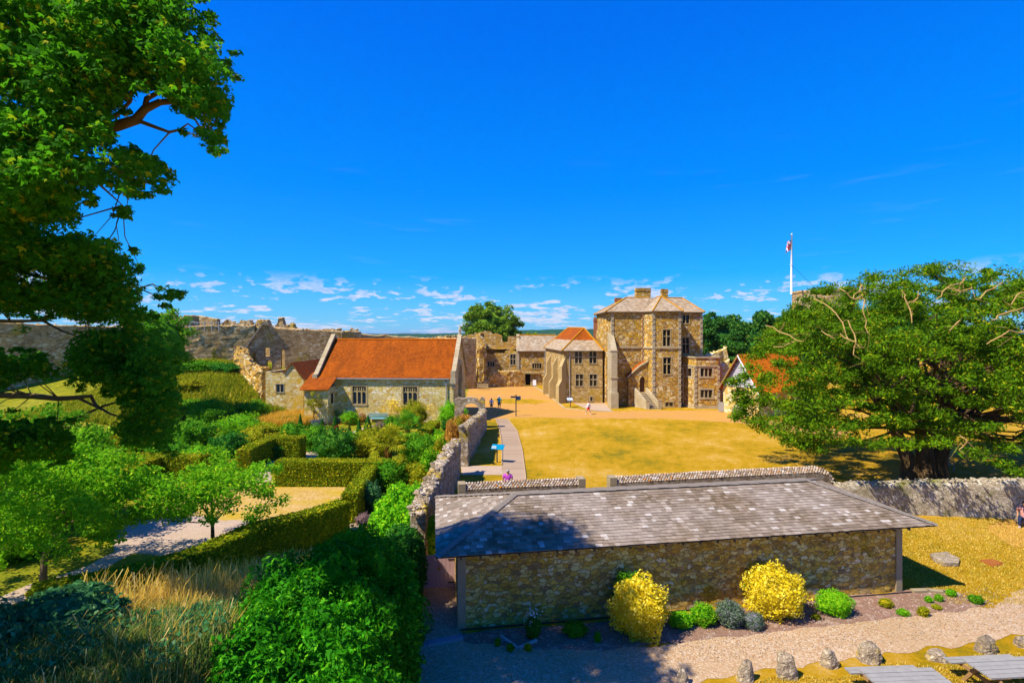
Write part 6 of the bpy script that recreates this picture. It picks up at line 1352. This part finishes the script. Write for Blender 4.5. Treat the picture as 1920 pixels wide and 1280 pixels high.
P=scatter(16000,-13,-5.5,5.5,12.6,lambda x,y:(hgt(x,y)>.6)&(x<-5.8-.0*y)); P=P[np.array([noise.noise(Vector((a*.8,b*.8,5)))>-.05 for a,b,_ in P])]; P[:,2]+=rg.uniform(.05,.5,len(P)); V,Fq=leafgeo(P,np.tile([0,-.2,1.],(len(P),1)),.12,.5,rg,.6); tag(npmesh('undergrowth',V,Fq,M['blueg']),kind='stuff')
# golden grass by the outbuilding, short grass in the foreground
x0,y0=G(512,794); P=scatter(14000,-26,-20.5,50,58,lambda x,y:((x+23.3)/2.9)**2+((y-54)/4)**2<1); tag(blades('golden_grass',P,1.0,.05,M['gold'],rg,.6),kind='stuff')
P=scatter(60000,2,19,12.6,17.2,lambda x,y:(y<13.3+.155*(x-2.5)+.16*np.sin(x*1.9)))
P=np.vstack([P,scatter(42000,15.3,27,18,26.5,lambda x,y:(x>15.4+.0*y)&~((x>22.5)&(y<22.3)))]); P[:,2]=0
tag(blades('short_dry_grass',P,.055,.02,m_leaf('short_grass_blades',(.24,.22,.02),(.62,.44,.05),(.70,.52,.12),.3,1.2,.3),rg,1.2),kind='stuff')
P=scatter(9000,3,17,16.2,18.6,lambda x,y:(y<15.9+.155*(x-1)+.2)&(y>15.2+.155*(x-1)))
# ivy-like growth and plants along the garden wall
for i,(x,y,r,h) in enumerate(((-4.3,26.5,.6,1.9),(-4.35,29.0,.6,2.2),(-4.2,31.5,.55,2.2),(-4.1,34,.5,2.0),(-4.1,38,.6,2.2),(-4.0,41,.6,2.0),(-3.8,44,.5,1.8))):
    shrub('wall_plant',('olive plant rising behind the near garden wall, ','orange seeding plant behind the far garden wall, ')[i>3]+('nearest the shed','second from the shed','third from the shed','at the break in the wall','just beyond the break','midway along','towards the gateway')[i],0,0,0,0,M[('olive','light','olive','mid','fora','olive','fora')[i]],.12,500+i,'plants behind the garden wall','plant',0,xyz=(x-.35,y,r,h+.5),amp=.25,asp=.45)
# ---------------------------------------------------------------- stones
def chips(name,P,size,mat,rg):
    n=len(P); s=(size*rg.uniform(.5,1.5,n))[:,None]; o=np.array([[1,0,0],[0,1,0],[-1,0,0],[0,-1,0],[0,0,.7],[0,0,-.7]]); V=(P[:,None,:]+o[None]*s[:,:,None]*rg.uniform(.6,1.3,(n,6,1))).reshape(-1,3)
    t=np.array([[0,1,4],[1,2,4],[2,3,4],[3,0,4],[1,0,5],[2,1,5],[3,2,5],[0,3,5]]); Fq=(np.arange(n)[:,None,None]*6+t[None]).reshape(-1,3); return tag(npmesh(name,V,Fq,mat),kind='stuff')
M['chip']=COBC
def flat(n,x0,x1,f):
    x=rg.uniform(x0,x1,n); y=rg.uniform(13,19.5,n); k=f(x,y); return np.stack([x[k],y[k],x[k]*0+.02],1)
chips('flint_chips',flat(5200,-1.5,18,lambda x,y:(y>15.55+.155*(x-1))&(y<16.6+.152*(x-1))),.022,COBC,rg)
chips('loose_pebbles',flat(16000,-3,18,lambda x,y:(y<15.6+.155*(x-1))&(y>14.1+.15*(x-1))),.018,COBC,rg)
M['lst']=m_rubble('lichened_stone',[(.30,.26,.20),(.46,.41,.33),(.38,.33,.26),(.55,.50,.42)],(.25,.20,.15),7,.3,(.16,.13,.10),.6,(1,1,1),.02,lichen=(.50,.38,.14),lsc=3)
def rock(x0,x1,y0,y1,lab,seed,taper=.5,flatk=1,name='standing_stone'):
    x,y=G((x0+x1)/2,y1-3); s=y/F; w=(x1-x0)*s; h=(y1-y0)*s*(.86 if flatk==1 else .7); y+=w*.3; mb=MB(); nu,nv=14,10; vs=[]
    r=random.Random(seed); lean=r.uniform(-.15,.15); cut=r.uniform(-.5,.5)
    for j in range(nv+1):
        t=j/nv; 
        for i in range(nu):
            a=2*math.pi*i/nu; sq=1/max(abs(math.cos(a+cut)),abs(math.sin(a+cut)))**.55
            k=(1-taper*t**1.3)*(1 if t<.8 else math.sqrt(max(0,1-((t-.8)/.2)**2))*.72+.28*(t<.99)); d=Vector((math.cos(a),math.sin(a),t*2))
            k*=1+.22*noise.noise(d*1.7+Vector((seed,seed*2,0)))+.1*noise.noise(d*4+Vector((seed,0,0)))
            vs.append((x+lean*h*t+w*.46*sq*.85*k*math.cos(a),y+w*.36*sq*.85*k*math.sin(a),-.05+h*t*(1+.08*math.sin(a*2+seed))))
    mb.add(vs,[(j*nu+i,j*nu+(i+1)%nu,(j+1)*nu+(i+1)%nu,(j+1)*nu+i) for j in range(nv) for i in range(nu)]+[tuple(nv*nu+i for i in range(nu))])
    o=mb.build(name,M['lst']); return tag(o,lab,'stone','stones edging the gravel')
rock(1268,1301,1252,1290,'leftmost pointed stone at the bottom edge of the gravel',1,.6); rock(1380,1423,1238,1284,'tall pointed stone, second from the left along the gravel',2,.62)
rock(1458,1507,1224,1279,'bulky lichened stone, third from the left along the gravel',3,.4); rock(1544,1582,1215,1258,'slim flat topped stone, fourth from the left along the gravel',4,.55)
rock(1614,1669,1208,1250,'squat broad stone just above the left picnic table',5,.35); rock(1743,1790,1219,1246,'low rounded boulder between the two picnic tables',6,.3,2,'boulder')
rock(1840,1884,1193,1233,'rounded upright stone just above the right picnic table',7,.4); rock(1911,1950,1196,1220,'stone cut off by the right edge of the picture',8,.35)
rock(1068,1092,1268,1290,'small stone lying in the gravel at the bottom edge',9,.3,2,'boulder')
x,y=G(1772,1060); mb=MB(); 
pts=gp((1744,1044),(1775,1040),(1799,1053),(1797,1062),(1770,1062),(1750,1052)); mb.prism(pts,.0,.16); tag(mb.build('stone_slab',M['lst']),'flat pale stone slab lying on the grass right of the shed','stone')
pts=gp((1836,1051),(1860,1049),(1884,1057),(1862,1063)); mb=MB(); mb.prism(pts,.0,.03); mb.prism([(p[0]*.92+.08*pts[0][0]+.06,p[1]*.92+.08*pts[0][1]+.02) for p in pts],.02,.045); tag(mb.build('manhole_cover',m_plain('rusty_iron',(.30,.13,.07),.9,.25,6)),'rusty brown cover set in the grass right of the slab','cover')
x,y=G(1715,1175); mb=MB(); 
# ---------------------------------------------------------------- picnic tables
def picnic(ox,oy,rz,L,lab,sd):
    """origin = far left corner of the top"""
    t=thing('picnic_table',lab,'picnic table',(ox,oy,0),'grey picnic tables'); U_=Vector((math.cos(rz),math.sin(rz),0)); V_=Vector((math.sin(rz),-math.cos(rz),0)); o=Vector((ox,oy,0))
    WG=m_plain('silver_table_wood_%d'%sd if False else 'silver_table_wood',(.27,.26,.24),.85,.3,(5)); WB=m_plain('brown_table_frame',(.30,.20,.11),.85,.25)
    def slab(nm,u,v,z,du,dv,dz,n,mt):
        m=MB(); r=random.Random(sd+int(v*10))
        for i in range(n): m.par(o+U_*(u+r.uniform(-.01,.01))+V_*(v+i*dv/n)+Vector((0,0,z+r.uniform(-.003,.003))),U_*du,V_*(dv/n-.012),(0,0,dz))
        setp(m.build(nm,mt),t)
    slab('tabletop',0,0,.72,L,.78,.04,5,WG); slab('bench_seat',-.02,-.55,.43,L,.26,.04,2,WG); slab('bench_seat',-.02,1.07,.43,L,.26,.04,2,WG)
    for u in (.25,L-.35):
        for a,b in ((.15,-.32),(.63,1.10)):
            m=MB(); m.par(o+U_*u+V_*a+Vector((0,0,.70)),U_*.06,V_*.10,V_*(b-a)+Vector((0,0,-.72))); setp(m.build('leg',WB),t)
        m=MB(); m.par(o+U_*(u+.065)+V_*(-.5)+Vector((0,0,.33)),U_*.045,V_*1.78,(0,0,.09)); setp(m.build('crossbeam',WB),t)
picnic(9.07,13.35,.05,1.95,'left grey weathered picnic table cut off by the bottom edge',1); picnic(12.13,13.78,.07,2.0,'right grey weathered picnic table in the bottom right corner',2)
# ---------------------------------------------------------------- signs
x,y=G(967.5,780); t=thing('signpost','dark fingerpost with two small boards at the corner of the lawn','signpost',(x,y,0)); DK=m_plain('dark_blue_grey_paint',(.035,.045,.06),.5,.1)
mb=MB(); mb.box((x,y,1.2),(.12,.12,2.45)); mb.box((x,y,2.45),(.16,.16,.06)); setp(mb.build('post',DK),t)
mb=MB(); mb.par((x-.62,y-.02,2.12),(.56,.0,0),(0,.04,0),(0,0,.2)); setp(mb.build('finger_board',DK),t); mb=MB(); mb.par((x+.05,y-.03,1.85),(.5,.12,0),(0,.04,0),(0,0,.46)); setp(mb.build('map_board',m_plain('slate_blue_paint',(.05,.10,.16),.5)),t)
def infoboard(px,pyb,w,d,h,mat,lab,rz=0):
    x,y=G(px,pyb); t=thing('information_board',lab,'sign',(x,y,0)); mb=MB(); mb.box((x,y+.05,h*.48),(.09,.09,h*.96)); setp(mb.build('post',DK),t)
    c,s=math.cos(rz),math.sin(rz); mb=MB(); mb.par((x-c*w/2,y-s*w/2-d*.4,h-.12),(c*w,s*w,0),(-s*d*.85,c*d*.85,d*.5),(0,.015,-.03)); o=mb.build('panel',mat)
    setp(o,t); m2=MB(); r=random.Random(3)
    for k in range(5): m2.par((x-c*w*.42+c*w*.5*(k%2),y-s*w/2*.8-d*.4+d*.15*(k//2)+.03,h-.08+d*.09*(k//2)+.012),(c*w*.36,s*w*.36,0),(0,d*.10,d*.055),(0,0,.004))
    q=m2.build('printed_block',m_plain('print_grey',(.45,.52,.56),.5)); q.parent=o
infoboard(932,867,.95,.55,1.15,m_plain('blue_panel',(.05,.22,.36),.35),'blue tilted information panel beside the boarded path',-.25)
infoboard(1069.5,763.5,.75,.55,1.05,m_plain('pale_panel',(.55,.62,.68),.3),'pale tilted information panel on the strip by the hall',.25)
x,y=G(1002,724); t=thing('notice_board','white freestanding notice by the dark doorway','sign',(x,y,0)); mb=MB(); mb.par((x-.3,y,.15),(.62,0,0),(0,.06,0),(0,.12,1.0)); setp(mb.build('panel',M['white']),t); mb=MB(); mb.box((x,y+.1,.08),(.66,.3,.16)); setp(mb.build('base',DK),t)
# ---------------------------------------------------------------- people
SK=m_plain('skin',(.50,.30,.20),.6,.1)
def skinmesh(name,J,E,mat,sub=2):
    """J: name->(Vector,radius), E: list of edges"""
    ks=list(J); me=bpy.data.meshes.new(name); me.from_pydata([J[k][0] for k in ks],[(ks.index(a),ks.index(b)) for a,b in E],[])
    o=bpy.data.objects.new(name,me); COL.objects.link(o); m=o.modifiers.new('skin','SKIN'); m.use_smooth_shade=True; me.skin_vertices or me.attributes
    for i,k in enumerate(ks): r=J[k][1]; me.skin_vertices[0].data[i].radius=(r,r) if not hasattr(r,'__len__') else r; me.skin_vertices[0].data[i].use_root=(i==0)
    s=o.modifiers.new('sub','SUBSURF'); s.levels=s.render_levels=sub; me.materials.append(mat); return o
def person(x,y,z,rz,H,lab,top,bottom,hair,stride=.0,hat=None,seat=False,arms=0.,shoe=None,pack=None,sleeve=.5,long=False,group=None):
    t=thing('person',lab,'person',(x,y,z),group); c,s=math.cos(rz),math.sin(rz); k=H/1.75
    def W(a,b,h): return Vector((x+(a*c-b*s)*k,y+(a*s+b*c)*k,z+h*k))      # a=right, b=forward
    hz=.92 if not seat else .48
    kn=lambda sg:(W(.1*sg,(.18*stride*sg+.03),.49) if not seat else W(.11*sg,.42,.47)); an=lambda sg:(W(.1*sg,.30*stride*sg-.02,.09) if not seat else W(.11*sg,.45,.08)); to=lambda sg:(W(.11*sg,.30*stride*sg+.17,.03) if not seat else W(.12*sg,.6,.03))
    ev=lambda sg:W((.27+.0*arms)*sg,-.04-.18*stride*sg+arms*.1,hz+.22); hd=lambda sg:W(.27*sg*(1-.5*arms),.08-.3*stride*sg+arms*.28,hz+.0+arms*.2)
    J={'pel':(W(0,0,hz),.13)}; E=[]
    J['ch']=(W(0,.01,hz+.28),(.145)); J['sh']=(W(0,0,hz+.45),.12); J['nk']=(W(0,.0,hz+.53),.068); J['hd']=(W(0,.02,hz+.62),.108); J['cr']=(W(0,.01,hz+.72),.098)
    J['ns']=(W(0,.115,hz+.655),.014)
    E+=[('pel','ch'),('ch','sh'),('sh','nk'),('nk','hd'),('hd','cr'),('hd','ns')]
    for sg,n in ((-1,'l'),(1,'r')):
        J[n+'hp']=(W(.1*sg,0,hz-.06),.095); J[n+'kn']=(kn(sg),.06); J[n+'an']=(an(sg),.042); J[n+'to']=(to(sg),.032)
        J[n+'s']=(W(.19*sg,0,hz+.45),.062); J[n+'e']=(ev(sg),.042); J[n+'w']=(hd(sg),.028); h0=hd(sg); dr=(h0-ev(sg)).normalized(); J[n+'p']=(h0+dr*.07*k,.034)
        E+=[('pel',n+'hp'),(n+'hp',n+'kn'),(n+'kn',n+'an'),(n+'an',n+'to'),('sh',n+'s'),(n+'s',n+'e'),(n+'e',n+'w'),(n+'w',n+'p')]
    for q in J: p,r=J[q]; J[q]=(p,r*k)
    b=skinmesh('body',J,E,SK); setp(b,t); b.modifiers
    # fingers: short tapered chains rooted in each palm
    mb=MB()
    for sg,n in ((-1,'l'),(1,'r')):
        p=J[n+'p'][0]; dr=(p-J[n+'w'][0]).normalized(); sd_=W(1,0,0)-W(0,0,0); sd_.normalize(); fw=W(0,1,0)-W(0,0,0); fw.normalize()
        for i,L in enumerate((.065,.075,.07,.055)): 
            q=p+fw*(i-1.5)*.02*k+dr*.02*k; mb.tube([q,q+dr*L*.5*k-sd_*sg*.004*k,q+dr*L*k-sd_*sg*.018*k],[.010*k,.009*k,.006*k],6)
        q=p+fw*.03*k; mb.tube([q,q+fw*.025*k+dr*.02*k,q+fw*.03*k+dr*.045*k],[.011*k,.010*k,.007*k],6)
    f=mb.build('fingers',SK,smooth=True); f.parent=b
    a={q:J[q] for q in J}; up=1.22
    T_={q:(a[q][0],a[q][1]*up) for q in ('ch','sh','ls','rs')}; T_['ls']=(T_['ls'][0]+Vector((0,0,.015*k)),.088*k); T_['rs']=(T_['rs'][0]+Vector((0,0,.015*k)),.088*k); T_['sh']=(T_['sh'][0]+Vector((0,0,.02*k)),.15*k); T_['nb']=(a['nk'][0]-Vector((0,0,.01*k)),.085*k); T_={'pel2':(a['pel'][0]+Vector((0,0,-.09*k)),a['pel'][1]*1.3),'wst':(a['pel'][0]+Vector((0,0,.08*k)),a['pel'][1]*1.2),**T_}
    for n in 'lr': T_[n+'e2']=(a[n+'s'][0].lerp(a[n+'e'][0],sleeve*1.35 if sleeve<.7 else 1),.064*k)
    Et=[('pel2','wst'),('wst','ch'),('sh','nb'),('ch','sh'),('sh','ls'),('sh','rs'),('ls','le2'),('rs','re2')]
    if sleeve>=.7:
        for n in 'lr': T_[n+'w2']=(a[n+'w'][0],.045*k); Et.append((n+'e2',n+'w2'))
    setp(skinmesh('shirt',T_,Et,top),t)
    B_={'p':(a['pel'][0]+Vector((0,0,.05*k)),a['pel'][1]*1.12)}; Eb=[]
    for n in 'lr':
        B_[n+'h']=(a[n+'hp'][0],a[n+'hp'][1]*1.2); e=a[n+'kn'][0] if (long or seat) else a[n+'hp'][0].lerp(a[n+'kn'][0],.85); B_[n+'k']=(e,.085*k); Eb+=[('p',n+'h'),(n+'h',n+'k')]
        if long: B_[n+'a']=(a[n+'an'][0],.06*k); Eb.append((n+'k',n+'a'))
    setp(skinmesh('trousers' if long else 'shorts',B_,Eb,bottom),t)
    mb=MB(); h=a['cr'][0]; mb.blob(tuple(h+(W(0,-.03,0)-W(0,0,0))+Vector((0,0,-.025*k))),(.102*k,.108*k,.098*k),2,.04); setp(mb.build('hair',hair,smooth=True),t)
    if hat:
        mb=MB(); q=h+Vector((0,0,.02*k)); mb.blob(tuple(q),(.105*k,.11*k,.075*k),3,.02,flatb=q.z-.03*k); n=14; cen=q+Vector((0,0,-.025*k))
        vs=[cen+Vector((math.cos(2*math.pi*i/n),math.sin(2*math.pi*i/n),0))*.15*k for i in range(n)]; mb.add([cen]+vs,[(0,i+1,(i+1)%n+1) for i in range(n)]); setp(mb.build('hat',hat),t)
    mb=MB()
    for n in 'lr':
        p=a[n+'an'][0]; q=a[n+'to'][0]; mb2=MB(); mb2.tube([p+Vector((0,0,-.02*k))-(q-p)*.25,p.lerp(q,.4)-Vector((0,0,.02*k)),q],[.045*k,.05*k,.038*k],8); setp(mb2.build('shoe',shoe or M['white'],smooth=True),t)
    if pack: mb=MB(); q=W(0,-.21,hz+.22); mb.blob(tuple(q),(.10*k,.07*k,.13*k),4,.06); setp(mb.build('backpack',pack,smooth=True),t)
    # eyes, mouth, ears
    mb=MB(); 
    for sg in (-1,1): p=W(.032*sg,.095,hz+.68); mb.blob(tuple(p),(.010*k,)*3,1,0,1,6,4)
    mb.box(tuple(W(0,.098,hz+.615)),(.04*k,.01*k,.007*k),rz); setp(mb.build('face_features',M['dark']),t)
    return t
cl=lambda n,c:m_plain(n,c,.85,.12,5)
WH=cl('white_cotton',(.78,.76,.78)); HR=cl('brown_hair',(.10,.05,.03)); GY=cl('grey_hair',(.35,.32,.28)); NV=cl('dark_navy_cloth',(.03,.04,.08))
x,y=G(921.5,770); person(x,y,0,.25,1.62,'person in white top and dark shorts walking away across the court, left of pair',WH,NV,HR,.45,pack=cl('lilac_bag',(.42,.28,.5)),group=None)
x,y=G(936,768.5); person(x,y,0,-.1,1.78,'person in a turquoise shirt, dark shorts and white cap beside the person in white',cl('turquoise_shirt',(.02,.42,.48)),NV,HR,.3,hat=WH)
x,y=G(1103.5,776.5); person(x,y,0,1.45,1.6,'person in white shirt and red shorts striding left near the hall',WH,cl('red_cloth',(.75,.02,.03)),HR,1.0,sleeve=.9)
def m_check():
    m,T=newmat('purple_checked_shirt'); v=crd(T); p=T.n('ShaderNodeSeparateXYZ',{0:v}); f=lambda o,q:T.math('GREATER_THAN',T.math('FRACT',T.math('MULTIPLY',p.outputs[o],q)),.6)
    g=T.math('ADD',f(0,16),f(2,16)); finish(T,T.mix(T.math('MULTIPLY',g,.5),(.42,.07,.42),(.55,.25,.55)),.85); return m
x,y=X(952,29.4),29.4; person(x,y,0,.1,1.78,'person in a purple checked short sleeved shirt behind the short cobble wall',m_check(),cl('beige_cloth',(.45,.36,.24)),GY,.25,arms=.25,sleeve=.55)
person(X(1921,25.3),25.3,0,2.2,1.7,'seated person in a pinkish top at the right edge against the flint wall',cl('pink_patterned_cloth',(.62,.36,.32)),NV,HR,0,seat=True,long=True,arms=.3)
mb=MB(); mb.blob((X(1922,25.4),25.45,.2),(.35,.3,.26),3,.15); tag(mb.build('boulder',M['lst']),'low stone under the seated person at the right edge','stone')
mb=MB(); mb.box((-7.0,99.9,3.9),(10,1.9,7.8)); setp(mb.build('wall_walk',M['rubo']),ru)
for px,lab,c,h_,ln in ((861,'tiny person in pale blue on the far wall top, left of the chapel finial',(.45,.70,.80),1.6,.2),(871.5,'tiny person in pink on the far wall top, right of the chapel finial',(.80,.18,.40),1.55,.0),(881.5,'tiny person in blue on the far wall top, rightmost of three',(.12,.14,.65),1.4,.0)):
    person(X(px,99.6),99.6,7.8,3.1,h_,lab,cl('cloth_'+('a','b','c')[int(px)%3],c),NV,HR,0.1,sleeve=.9,long=True)
